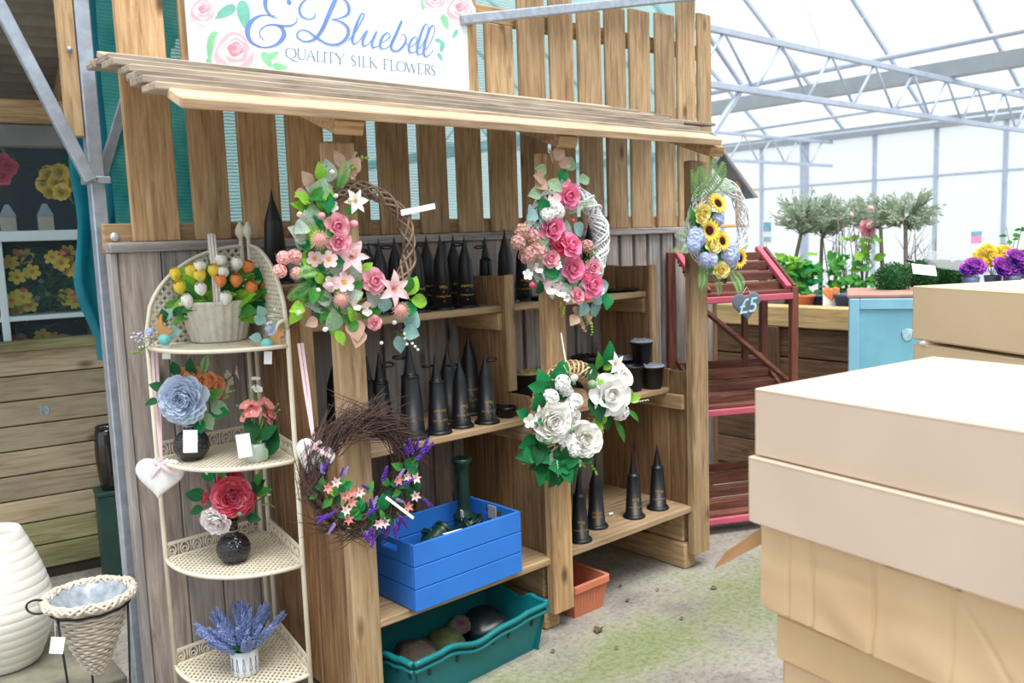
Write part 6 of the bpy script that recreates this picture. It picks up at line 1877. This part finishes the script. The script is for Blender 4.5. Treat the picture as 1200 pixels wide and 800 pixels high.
carton('bottom cardboard box of the foreground stack', .0, .178, .78, .68, (.045, -.045), KR2, .5)
# creased skirt of the third box, with raised bottom edge and folded creases, and its loose corner flap
mb = MB()
rows = []
NN = 220
for j in range(25):
    v_ = j / 24
    row = []
    for i in range(NN + 1):
        u = i / NN
        y_ = -.815 + u * .806
        bul = .008 + .006 * noise.noise(Vector((u * 9, v_ * 3, 2))) + .010 * (1 - v_) * sin(u * pi)
        crease = -.006 * math.exp(-((u - .82) / .006) ** 2) - .006 * math.exp(-((u - .63) / .006) ** 2) - .004 * math.exp(-((u - .22 - .2 * v_) / .006) ** 2) - .005 * math.exp(-((u - .90) / .005) ** 2) - .004 * math.exp(-((u - .42) / .006) ** 2) - .004 * math.exp(-((v_ - .72) / .05) ** 2) * (1 if .63 < u < .82 else 0)
        ztop = .213 - (.004 if abs(u - .5) < .1 else 0)
        zbot = .004 + .012 * u
        row.append(Vector((.018 - bul - crease, y_, zbot + (ztop - zbot) * v_)))
    rows.append(row)
mb.patch(rows)
mb.patch([[q + Vector((.004, 0, 0)) for q in r] for r in rows[::-1]])
mb.build('front_skirt', KR2, b3)
mb = MB()
fz = [(.0, .0, .205), (-.052, .10, .13), (-.060, .105, .085), (.0, .0, .165)]
mb.add([Vector((.016, -.010, .205)), Vector((-.035, .060, .135)), Vector((-.05, .085, .088)), Vector((.016, -.010, .165)), Vector((.018, -.007, .205)), Vector((-.033, .063, .135)), Vector((-.048, .088, .088)), Vector((.018, -.007, .165))],
       [(0, 1, 2, 3), (7, 6, 5, 4), (0, 4, 5, 1), (1, 5, 6, 2), (2, 6, 7, 3)])
mb.build('loose_flap', card('brown_cardboard', '#a57e58', '#b48d66'), b3)
# second stack
KR4 = card('light_cardboard', '#dcc29c', '#e4cdab')
c2 = at(1070, 335, D=3.0); q2 = at(1200, 343, Z=c2.z)
a2 = atan2((q2 - c2).x, -(q2 - c2).y)
g2 = 'cardboard boxes stacked behind'
kk = mpp(c2)
z2 = c2.z
carton('tan cardboard box on top of the rear stack', z2 - 63 * kk, z2, .62, .55, (0, 0), KR4, .97, corner=Vector((c2.x, c2.y)), ang=a2, grp=g2)
carton('tan cardboard box under the top one of the rear stack', z2 - .42, z2 - 67 * kk, .60, .54, (.004, -.004), KR4, .5, corner=Vector((c2.x, c2.y)), ang=a2, grp=g2)
carton('large cardboard box on the ground under the rear stack', 0, z2 - .424, .62, .56, (.0, .0), KR3, .3, corner=Vector((c2.x, c2.y)), ang=a2, grp=g2)
w_ = at(1092, 402, D=2.97)
mb = MB(); mb.ball((0, 0, 0), 1, 12, 7); mb.v = [w_ + RT * q.x * .045 + UP * (q.y * .012 + .006 * noise.noise(q * 3)) - FW * q.z * .01 for q in mb.v]
tag(mb.build('plastic_wrap', mat('pink_white_wrap', '#f2dfe6', .25, .15, 30)), 'crumpled pink and white plastic poking out between rear boxes', 'plastic wrap')

# pale blue painted cabinet
bq = at(995, 345, D=4.35); bq2 = at(1075, 346, Z=bq.z)
cab_ang = rd(-62)
cab = thing('blue_cabinet', 'pale blue painted panelled wooden cabinet behind the boxes', 'cabinet', (bq.x, bq.y, 0), cab_ang)
PB = mat('pale_blue_paint', '#8cc3dc', .55, .1, 7)
zt_ = bq.z; CWd = 1.15
MB().box((.0, .0, 0), (CWd, .5, zt_ - .02), ch=.004).build('body', PB, cab)
MB().box((-.01, -.015, zt_ - .018), (CWd + .01, .51, zt_), ch=.004).build('top_board', mat('worn_brown_top', '#a88478', .7, .2, 9), cab)
for lo, hi in (((.0, -.018, .05), (.05, 0, zt_ - .02)), ((CWd - .05, -.018, .05), (CWd, 0, zt_ - .02)), ((.05, -.018, zt_ - .075), (CWd - .05, 0, zt_ - .02)), ((.05, -.018, .05), (CWd - .05, 0, .12))):
    MB().box(lo, hi, ch=.004).build('frame_board', PB, cab)
MB().box((.05, -.006, .12), (CWd - .05, -.001, zt_ - .075), ch=.001).build('panel', mat('pale_blue_panel', '#7fc0d6', .5, .16, 5), cab)
mb = MB(); mb.ball((.27, -.008, zt_ - .2), .03, 10, 6, sc=(1, .06, 1.1)); mb.v = [q + Vector((.012 * noise.noise(q * 60), 0, .012 * noise.noise(q * 50))) for q in mb.v]; mb.build('bare_patch', mat('flaked_paint', '#a9cbd8', .7, .3, 40), cab)

# clipped box balls on the cabinet
BOXL = pm('box_leaf', '#3f6b3a', .3, .15)
def leafball(name, label, c, r, m, n, ls, grp=None, sc=(1, 1, 1), pot=None, cat='topiary', stemname=None, core=True, narrow=.5, spray=.0, wild=.2):
    t = thing(name, label, cat, (c.x, c.y, c.z - r * sc[2] - (pot or 0)), group=grp)
    mb = MB()
    random.seed(int(abs(c.x * 997 + c.y * 131)) % 10007)
    for k in range(n):
        z = random.uniform(-1, 1); a = random.uniform(0, 2 * pi); q = sqrt(1 - z * z)
        d = Vector((q * cos(a), q * sin(a), z))
        rr = r * (random.uniform(.82, 1.03) if core else random.random() ** .45 * 1.0)
        p_ = c + Vector((d.x * sc[0], d.y * sc[1], d.z * sc[2])) * rr
        f = (d + rv(.8)).normalized()
        s_ = f.cross(rv(1)).normalized() * ls * narrow
        f = f * ls
        mb.add([p_ - f * .5, p_ + s_ * .5, p_ + f * .5, p_ - s_ * .5], [(0, 1, 2, 3)], 0, False)
    o = mb.build('foliage', m, t, world=True); o['kind'] = 'stuff'
    if core:
        mb = MB(); mb.ball(c, r * .84, 14, 9, sc=sc); mb.build('core', DKGREEN, t, world=True)
    return t
for px, py, rp, D, lab in ((1046, 327, 20, 4.6, 'clipped box ball on the blue cabinet, leftmost and fully visible'), (1080, 322, 19, 4.75, 'clipped box ball behind the white label'), (1104, 321, 17, 4.85, 'clipped box ball under the clear tray'), (1124, 320, 15, 4.95, 'smallest clipped box ball at the right of the row')):
    q = at(px, py, D=D); leafball('box_ball', lab, q, rp * mpp(q), BOXL, 1500, .014, 'clipped box balls')
q = at(1083, 316, D=4.5); k = mpp(q)
mb = MB(); mb.box((-14 * k, -.001, -7 * k), (14 * k, .001, 7 * k), M=Matrix.LocRotScale(q, Quaternion((0, 0, 1), -YAW) @ Quaternion((0, 1, 0), rd(8)) @ Quaternion((1, 0, 0), rd(-35)), None))
tag(mb.build('plant_label', mat('white_card', '#f1f3f5')), 'white plant label card lying tilted over the box balls', 'label')
q = at(1110, 306, D=4.7); k = mpp(q)
mb = MB(); mb.box((-24 * k, -.03, -9 * k), (24 * k, .03, 9 * k), ch=.004, M=Matrix.LocRotScale(q, Quaternion((0, 0, 1), -YAW) @ Quaternion((0, 1, 0), rd(10)), None))
tag(mb.build('clear_tray', glassy('clear_plastic', '#e8f2f6', .35, .05)), 'clear plastic tray resting over the box balls', 'tray')
mb = MB(); mb.bar(at(1062, 305, D=4.6), at(1082, 312, D=4.6), .012, .01); tag(mb.build('label_clip', BLACKP), 'black plastic clip beside the clear tray', 'clip')

# raised timber bed
bed = thing('raised_bed', 'long raised planting bed with pale timber coping and dark brown boards', 'raised bed', (5.5, 3.4, 0))
BEDX = 4.88
BZ = 1.08
COP = wood('coping_timber', ('#a88d60', '#cbb283', '#dcc69c'), 'Y'); BBR = wood('bed_board', ('#4f3a2c', '#6e5542', '#856b56'), 'Y')
BBZ = wood('bed_post', ('#5a4334', '#7a5f4b', '#8e745e'), 'Z')
y0_, y1_ = 1.98, 6.2
MB().box((BEDX, y0_, .985), (BEDX + .12, y1_, 1.12), ch=.008).build('coping', COP, bed, world=True)
for i in range(5):
    MB().box((BEDX + .03, y0_, .02 + i * .193), (BEDX + .07, y1_, .02 + i * .193 + .185), ch=.005).build('board', BBR, bed, world=True)
for yy in (2.2, 3.05, 3.7, 4.5, 5.4):
    MB().box((BEDX - .005, yy, 0), (BEDX + .028, yy + .09, .985), ch=.004).build('post', BBZ, bed, world=True)
MB().box((BEDX + .12, y0_, .4), (BEDX + 1.6, y1_, BZ), ch=.004).build('soil', mat('bed_soil', '#4a3a2c', .95, .3, 12), bed, world=True)

def atb(px, py, D):
    return at(px, py, X=BEDX + .14 + max(0, D - 6.0) * .6)
OLV = pm('olive_leaf', '#a3b79c', .2, .45, hue='#c6d4c2'); BARK = mat('grey_bark', '#8d8278', .85, .2, 20)
def olive(label, top, foot, crown, r, D, n=900):
    c = atb(crown[0], crown[1], D); k = mpp(c)
    f = atb(foot[0], foot[1], D); f.z = min(f.z, .0 + BZ)
    t = thing('olive_standard', label, 'olive tree', Vector((f.x, f.y, BZ)), group='olive standards in the raised bed')
    mb = MB(); tp_ = atb(top[0], top[1], D)
    mb.tube([Vector((f.x, f.y, BZ)), f.lerp(tp_, .5) + rv(.01), tp_, tp_.lerp(c, .6)], [.016, .014, .012, .006], 7); mb.build('trunk', BARK, t, world=True)
    R = r * k
    random.seed(int(crown[0]))
    mb = MB(); tw = MB()
    for b in range(64):
        d = rv(1).normalized(); d.z = d.z * .8 + .15
        e = c + Vector((d.x * R * 1.25, d.y * R * 1.25, d.z * R * .9)) * random.uniform(.75, 1.08)
        s0 = tp_.lerp(c, random.uniform(0, .6))
        tw.tube([s0, (s0 + e) / 2 + rv(.015), e], [.004, .003, .001], 3, cap=False)
        for l in range(n // 40):
            u = random.uniform(.35, 1.02); p_ = s0.lerp(e, u) + rv(.012)
            f_ = ((e - s0).normalized() + rv(.8)).normalized() * .038
            s_ = f_.cross(rv(1)).normalized() * .0062
            mb.add([p_, p_ + f_ * .5 + s_, p_ + f_, p_ + f_ * .5 - s_], [(0, 1, 2, 3)])
    q_ = mb.build('foliage', OLV, t, world=True); q_['kind'] = 'stuff'
    q_ = tw.build('twigs', BARK, t, world=True); q_['kind'] = 'stuff'
olive('olive standard with leaning trunk, leftmost in the bed', (938, 277), (921, 345), (943, 252), 31, 6.6, 1100)
olive('olive standard with dark upright trunk, second from the left', (963, 280), (961, 345), (970, 254), 29, 7.0, 1100)
olive('olive standard third from the left in the bed', (1032, 268), (1034, 345), (1026, 251), 28, 6.9, 1000)
olive('olive standard with dark trunk, rightmost in the bed', (1061, 265), (1061, 345), (1058, 251), 32, 6.6, 1200)
# bare twiggy shrubs
def twigs(label, px, top, base, D, n, seed, bud=None):
    random.seed(seed)
    f = atb(px, base, D); h = (base - top) * mpp(f)
    t = thing('bare_shrub', label, 'shrub', Vector((f.x, f.y, BZ)), group='bare twiggy shrubs in the bed')
    for k in range(n):
        d = Vector((random.uniform(-.22, .22), random.uniform(-.15, .15), 1))
        L = h * random.uniform(.7, 1.05) + (f.z - BZ)
        s0 = Vector((f.x, f.y, BZ)); e = s0 + d * L
        mb = MB(); mb.tube([s0, s0.lerp(e, .5) + rv(.03), e], [.006, .004, .0015], 4)
        for j in range(3):
            u = random.uniform(.4, .9); q = s0.lerp(e, u); g = q + Vector((random.uniform(-.12, .12), random.uniform(-.08, .08), random.uniform(.05, .2)))
            mb.tube([q, g], [.0025, .001], 3)
        mb.build('branch', BARK, t, world=True)
        if bud:
            for j in range(2): inst(FM[bud], 'leaf', t, s0.lerp(e, random.uniform(.5, 1)), facing(rv(1)), random.uniform(.03, .06))
twigs('bare twiggy shrub between the two olive pairs', 995, 232, 345, 6.8, 5, 3)
twigs('bare shrub with a pink flower tag beside the third olive', 1012, 240, 345, 6.7, 5, 4, 'bud_blush')
twigs('reddish bare shrub behind the right olives', 1075, 255, 345, 7.2, 5, 5)
twigs('tall thin bare shrub left of the third olive', 976, 250, 345, 7.1, 4, 6)
twigs('bare shrub at the far right of the bed behind the boxes', 1090, 270, 345, 7.2, 4, 8)
inst(FM['rose_pink'], 'flower_tag', [o for o in COL.objects if o.get('label', '').startswith('bare shrub with a pink')][0], atb(1015, 268, 6.6), facing((-.6, -.7, .1)), .05)
# leafy green plants
random.seed(88)
def leafy(label, px, py, w, h, D, n, kinds, L):
    f = atb(px, py, D); k = mpp(f)
    t = thing('leafy_plant', label, 'plant', Vector((f.x, f.y, BZ)), group='leafy plants in the bed')
    MB().tube([Vector((f.x, f.y, BZ)), Vector((f.x, f.y, f.z + h * k * .6))], .006, 5).build('stem', STEM, t, world=True)
    for j in range(n):
        q = atb(px + random.gauss(0, w * .45), py - random.uniform(0, h), D + random.uniform(-.15, .15))
        d = rv(1); d.z = abs(d.z) * .3; d.normalize(); nr = (Vector((-.5, -.6, .7)) + rv(.5)); nr = (nr - d * nr.dot(d)).normalized()
        inst(FM[random.choice(kinds)], 'leaf', t, q, Matrix((d, nr.cross(d), nr)).transposed().to_quaternion(), L * random.uniform(.7, 1.2) * k)
leafy('bright green leafy climber left of the olive trunks', 925, 348, 26, 50, 6.4, 60, ('I_lime', 'I_green', 'L_lime'), 15)
leafy('dark green leafy plant under the left olives', 938, 350, 30, 40, 6.3, 60, ('I_green', 'L_green', 'I_emer'), 15)
leafy('green leafy plant behind the heart shaped card', 985, 345, 26, 45, 6.5, 56, ('I_green', 'I_lime', 'L_green'), 14)
leafy('lime leaved plant between the olive pairs', 1010, 310, 26, 30, 6.7, 16, ('I_lime', 'I_lime', 'L_lime'), 15)
leafy('low green plant left of the box balls', 1015, 345, 22, 30, 6.4, 26, ('I_green', 'L_green'), 13)
# pots along the bed edge
def bedpot(label, px, py, r, h, D, m):
    f = atb(px, py, D); k = mpp(f); f.z = max(f.z, BZ)
    t = thing('plant_pot', label, 'pot', f, group='pots along the bed edge')
    MB().lathe([(r * .75 * k, 0), (r * k, h * k), (r * 1.08 * k, h * k), (r * 1.08 * k, (h + 3) * k), (r * .9 * k, (h + 3) * k), (r * .8 * k, h * .5 * k)], 20).build('pot', m, t)
    MB().lathe([(0, h * k), (r * .95 * k, h * k)], 16).build('soil', mat('bed_soil', '#4a3a2c'), t)
NAVY = mat('navy_pot', '#4a5878', .5, .1, 6)
bedpot('terracotta plant pot on the raised bed left of the heart card', 942, 361, 12, 13, 6.05, TERR)
bedpot('navy plant pot just right of the heart card', 992, 361, 14, 14, 6.1, NAVY)
bedpot('navy plant pot left of the heart card', 958, 361, 9, 13, 6.25, NAVY)
# cards
def cardsign(label, px, py, w, h, D, heart=None, cols=None, group=None):
    q = atb(px, py, D) if D > 5.7 else at(px, py, D=D); k = mpp(q)
    t = thing('card_sign', label, 'sign', q)
    M = Matrix.LocRotScale(q, Quaternion((0, 0, 1), -YAW * 1.1), None)
    mb = MB(); mb.box((-w * k / 2, -.0015, -h * k / 2), (w * k / 2, .0015, h * k / 2), M=M, ch=.001); cdo = mb.build('card', mat('white_card', '#f1f3f5'), t, world=True)
    if heart:
        mb = MB(); heart_mesh(mb, heart * k, .006, M @ Matrix.Translation((0, -.004, h * k * .22))); mb.build('heart_print', mat('orange_print', '#f0905a', .5, .2, 30), cdo, world=True)
    if cols:
        for j, (cn, cc, x0, x1, z0, z1) in enumerate(cols):
            MB().box((x0 * w * k, -.003, z0 * h * k), (x1 * w * k, -.0016, z1 * h * k), M=M).build('print', mat(cn, cc, .5, .25, 40), cdo, world=True)
    MB().tube([q + Vector((0, .004, -h * k / 2)), Vector((q.x, q.y + .004, BZ - .01))], .002, 4).build('stake', STEM, t, world=True)
cardsign('white care card with an orange heart on the bed edge', 974, 350, 19, 24, 6.02, heart=20)
cardsign('small orange heart card left of the box balls', 1006, 345, 12, 12, 6.1, heart=13)
cardsign('small orange heart card touching the box balls', 1021, 345, 12, 12, 6.15, heart=13)
cardsign('blue picture card on a stake left of the olives', 899, 272, 10, 26, 7.0, cols=[('print_sky', '#7fb7d8', -.45, .45, .05, .45), ('print_teal', '#9cc8d8', -.4, .4, -.4, -.2)])
cardsign('pink and blue rose picture card above the purple flowers', 1144, 283, 13, 26, 6.9, cols=[('print_pinkrose', '#ee9fc4', -.45, .45, -.05, .28), ('print_bluetop', '#7fb4cf', -.45, .45, .28, .46)])

# cut flowers on the cabinet
zb_ = zt_
def cut(label, heads, D, R=.02, name='carnation_bunch'):
    cx = sum(h[1] for h in heads) / len(heads)
    q = at(cx, 325, D=D); t = thing(name, label, 'flowers', Vector((q.x, q.y, zb_ + .002)), group='cut flowers on the blue cabinet')
    MB().lathe([(.03, 0), (.04, .06), (.043, .06), (.036, .01)], 16).build('pot', NAVY, t)
    for kd, x_, y_, s in heads:
        p_ = at(x_, y_, D=D); inst(FM[kd], fname(kd), t, p_, facing(Vector((-.5, -.6, .7)) + rv(.3)), s * mpp(p_))
        MB().tube([Vector((q.x, q.y, zb_ + .05)), p_], .002, 4).build('stem', STEM, t, world=True)
cut('bunch of yellow carnations behind the rear boxes', [('carn_yel', 1152, 304, 13), ('carn_yel', 1166, 302, 14), ('carn_yel', 1178, 297, 11), ('carn_yel', 1158, 294, 9)], 4.5)
cut('bunch of purple carnations left of the yellow ones', [('carn_mag', 1142, 313, 12), ('carn_mag', 1133, 317, 9)], 4.42)
cut('bunch of purple carnations right of the yellow ones', [('carn_mag', 1174, 314, 13), ('carn_mag', 1190, 304, 13), ('carn_mag', 1184, 314, 11), ('carn_mag', 1197, 314, 11)], 4.42)
q = at(1204, 304, D=4.62)
t = thing('brown_crate', 'dark brown slatted wooden crate at the right edge on the blue cabinet', 'crate', Vector((q.x, q.y, zb_)), rd(-62))
for i in range(3):
    MB().box((-.09, -.02, .03 + i * .055), (.12, 0, .03 + i * .055 + .045), ch=.003).build('slat', REDZ, t)
for x_ in (-.09, .1): MB().box((x_, 0, 0), (x_ + .025, .15, .2), ch=.003).build('post', REDZ, t)
MB().bar((-.11, -.03, .07), (.12, -.03, .2), .02, .012, ch=.002).build('diagonal_slat', WX, t)
# thin plants against the far wall
for px, top, D, lab in ((1145, 292, 7.0, 'thin rose bush under the rose picture card'), (1181, 262, 7.2, 'spindly leafy shrub at the right by the glass wall')):
    f = atb(px, 322, D); t = thing('rose_bush', lab, 'plant', Vector((f.x, f.y, BZ)), group='thin bushes by the glass wall')
    tp_ = atb(px + 2, top, D)
    for j in range(3):
        e = tp_ + rv(.08); mb = MB(); mb.tube([Vector((f.x, f.y, BZ)), Vector((f.x, f.y, BZ)).lerp(e, .5) + rv(.03), e], [.006, .004, .002], 5); mb.build('stem', STEM, t, world=True)
        for l in range(9):
            inst(FM['L_green'], 'leaf', t, f.lerp(e, random.uniform(.1, 1)), facing(rv(1)), random.uniform(.03, .055))

# bird table behind the right post
ap = at(843, 178, D=5.35); ev = at(884, 231, D=5.35); kb = mpp(ap)
btb = thing('bird_table', 'wooden bird table with pitched roof behind the sunflower wreath', 'bird table', (ap.x, ap.y, 0), -YAW * .6)
hw = (41 * kb) / cos(YAW * .4); dz = ap.z - ev.z
ORT = wood('orange_timber', ('#c79a6c', '#e0b788', '#ecca9f'), 'X', knots=False)
for s_ in (-1, 1):
    MB().bar((0, .06, ap.z), (s_ * hw, .06, ap.z - dz), .22, .012, up=(s_ * dz, 0, hw)).build('roof_panel', mat('blue_grey_board', '#b4c6de', .6, .1, 12, trans=.6), btb)
    MB().bar((0, .08, ap.z + .012), (s_ * (hw + .02), .08, ap.z - dz - .0), .25, .012, up=(s_ * dz, 0, hw), ch=.003).build('bargeboard', ORT, btb)
    MB().box((s_ * hw * .62 - .015, .0, ap.z - dz - .16), (s_ * hw * .62 + .015, .03, ap.z - dz * .62), ch=.003).build('upright', ORT, btb)
MB().box((-hw * .8, -.03, ap.z - dz - .18), (hw * .8, .27, ap.z - dz - .16), ch=.003).build('tray', ORT, btb)
MB().box((-.03, .09, .02), (.03, .15, ap.z - dz - .18), ch=.004).build('pole', BBZ, btb)
MB().box((-.25, .10, 0), (.25, .14, .04), ch=.004).build('foot', BBZ, btb)

# dead leaves on the ground
DL = mat('dead_leaf', '#5c4c3c', .9, .3, 20)
random.seed(55)
dme = m_leaf('dead_leaf', DL, 1, .32, .9, .5)
for px, py, s, lab in ((700, 742, 18, 'curled dead leaf on the ground before the terracotta trough'), (833, 690, 9, 'dark dead leaf near the loose cardboard flap'), (736, 705, 7, 'small dead leaf right of the terracotta trough'), (797, 724, 6, 'small dead leaf in the middle of the mossy concrete'), (645, 763, 7, 'small dead leaf before the middle post foot'), (725, 686, 6, 'small dead leaf under the right shelf'), (772, 692, 5, 'tiny dead leaf on the moss'), (725, 760, 6, 'tiny dead leaf at the bottom of the clear ground')):
    q = at(px, py, Z=.004)
    o = inst(dme, 'dead_leaf', None, q + Vector((0, 0, .004)), Quaternion((0, 0, 1), random.uniform(0, 6)), s * mpp(q))
    tag(o, lab, 'leaf', 'dead leaves on the ground')
# ================================================================== GREENHOUSE BEYOND
STEELG = mat('greenhouse_steel', '#b4bfd0', .5, .08, 8, metal=.2)
GUT = mat('gutter_grey', '#a5aeb4', .6, .08, 5)
PANE = glassy('roof_glass', '#f4faff', .10, .08)
POLY = glassy('milky_panel', '#f3f9fd', .5, .5, .85)
XA, XB, ZG, SLP = 11.45, 17.05, 3.6, .59
gh = thing('ceiling_greenhouse', 'glazed greenhouse roof on grey gutters and slim steel bars', 'greenhouse roof', (XA, 6, ZG), kind='structure')
Y0, Y1 = 0.4, 19.0
for X_ in (XA, XB):
    mb = MB(); mb.prism([(X_ - .13, ZG), (X_ - .10, ZG - .19), (X_ + .10, ZG - .19), (X_ + .13, ZG), (X_ + .09, ZG), (X_ + .07, ZG - .15), (X_ - .07, ZG - .15), (X_ - .09, ZG)], Y0, Y1)
    mb.build('gutter', GUT, gh, world=True, fix=True)
XT = 9.5
rz = lambda x: ZG + (XB - x) * SLP
ys = [5.71 + 1.72 * k for k in range(-3, 8)]
for y_ in ys:
    MB().bar((XB, y_, rz(XB)), (XT, y_, rz(XT)), .05, .07, ch=.004).build('glazing_bar', STEELG, gh, world=True)
for k in range(len(ys) - 1):
    for xa, xb in ((XT, 12.0), (12.0, 14.5), (14.5, XB)):
        mb = MB(); mb.add([(xa, ys[k] + .02, rz(xa) + .04), (xb, ys[k] + .02, rz(xb) + .04), (xb, ys[k + 1] - .02, rz(xb) + .04), (xa, ys[k + 1] - .02, rz(xa) + .04)], [(0, 1, 2, 3)])
        mb.build('pane', PANE, gh, world=True)
MB().box((XT - .04, Y0, rz(XT) - .05), (XT + .04, ys[-1], rz(XT) + .03), ch=.005).build('ridge', STEELG, gh, world=True)
for x_, lo in ((13.2, 0), (15.3, 0)):
    pass
def truss(Y, x0, x1, zl, zu, label, sp=.92):
    t = thing('roof_truss', label, 'truss', (x0, Y, zl), group='steel roof trusses')
    for z in (zl, zu): MB().box((x0, Y - .025, z - .03), (x1, Y + .025, z + .03), ch=.006).build('chord', STEELG, t, world=True)
    x_ = x0; k = 0
    while x_ < x1 - sp / 2:
        za, zb = (zl, zu) if k % 2 == 0 else (zu, zl)
        mb = MB(); mb.tube([(x_, Y, za), (x_ + sp / 2, Y, zb)], .016, 5); mb.build('web_bar', STEELG, t, world=True)
        x_ += sp / 2; k += 1
truss(4.7, 6.2, XB, 2.885, 3.36, 'near steel lattice truss crossing above the olives')
truss(9.4, 7.0, XB, 2.885, 3.36, 'farther steel lattice truss showing low beside the fence')
def pipe(p0, p1, r, label, X):
    a = at(*p0, X=X); b = at(*p1, X=X); d = (b - a); b = b + d * .3
    mb = MB(); mb.tube([a, b], r, 8); tag(mb.build('steel_pipe', STEELG), label, 'pipe', 'steel pipes under the roof')
pipe((826, 110.6), (1200, 35.6), .035, 'thick steel pipe above the near gutter', 10.6)
pipe((856, 156), (1200, 103), .03, 'thin steel pipe above the far gutter', 15.2)
pipe((840, 174), (1200, 131), .03, 'steel pipe just below the far gutter', 16.6)
mb = MB(); mb.bar(at(868, 106, Y=4.72), at(826, 172, Y=4.72), .04, .05, ch=.005); tag(mb.build('steel_strut', STEELG), 'slanting steel strut running from the near truss to the shelter roof', 'strut')
mb = MB(); mb.bar(at(826, 36, Y=4.72), at(872, 104, Y=4.72), .035, .035, ch=.005); tag(mb.build('steel_strut', STEELG), 'slanting steel strut rising beside the rightmost plank', 'strut')
# far glazed wall
gw = thing('wall_greenhouse', 'far greenhouse wall of milky glazing panels between slim steel posts', 'wall', (XB, 6, 0), kind='structure')
ys = [at(px, 200, X=XB).y for px in (1178, 1097, 1025, 943, 905)]
st_ = (ys[2] - ys[0]) / 2
ys = [ys[0] - st_ * k for k in (4, 3, 2, 1)] + ys[:4] + [ys[3] + 1.05 * k for k in range(1, 9)]
for k, y_ in enumerate(ys):
    col_ = abs(y_ - at(943, 200, X=XB).y) < .02
    w = .09 if col_ else .035
    MB().box((XB - .04, y_ - w, 0), (XB + .04, y_ + w, ZG - .19), ch=.005).build('wall_post', STEELG, gw, world=True)
for z in (.72, 2.52):
    MB().box((XB - .03, ys[0], z - .02), (XB + .03, ys[-1], z + .02), ch=.004).build('wall_rail', STEELG, gw, world=True)
for k in range(len(ys) - 1):
    for z0, z1 in ((0.02, .70), (.74, 2.50), (2.54, ZG - .2)):
        MB().box((XB - .003, ys[k] + .04, z0), (XB + .003, ys[k + 1] - .04, z1)).build('pane', POLY, gw, world=True)

for p0, p1, lab in (((941, -6), (961, 57), 'thin wire slanting down to the near truss'), ((1027, -6), (984, 72), 'thin wire slanting down left to the near truss')):
    mb = MB(); mb.tube([at(*p0, Y=4.75), at(*p1, Y=4.75)], .004, 4); tag(mb.build('support_wire', STEELG), lab, 'wire', 'thin support wires under the roof')
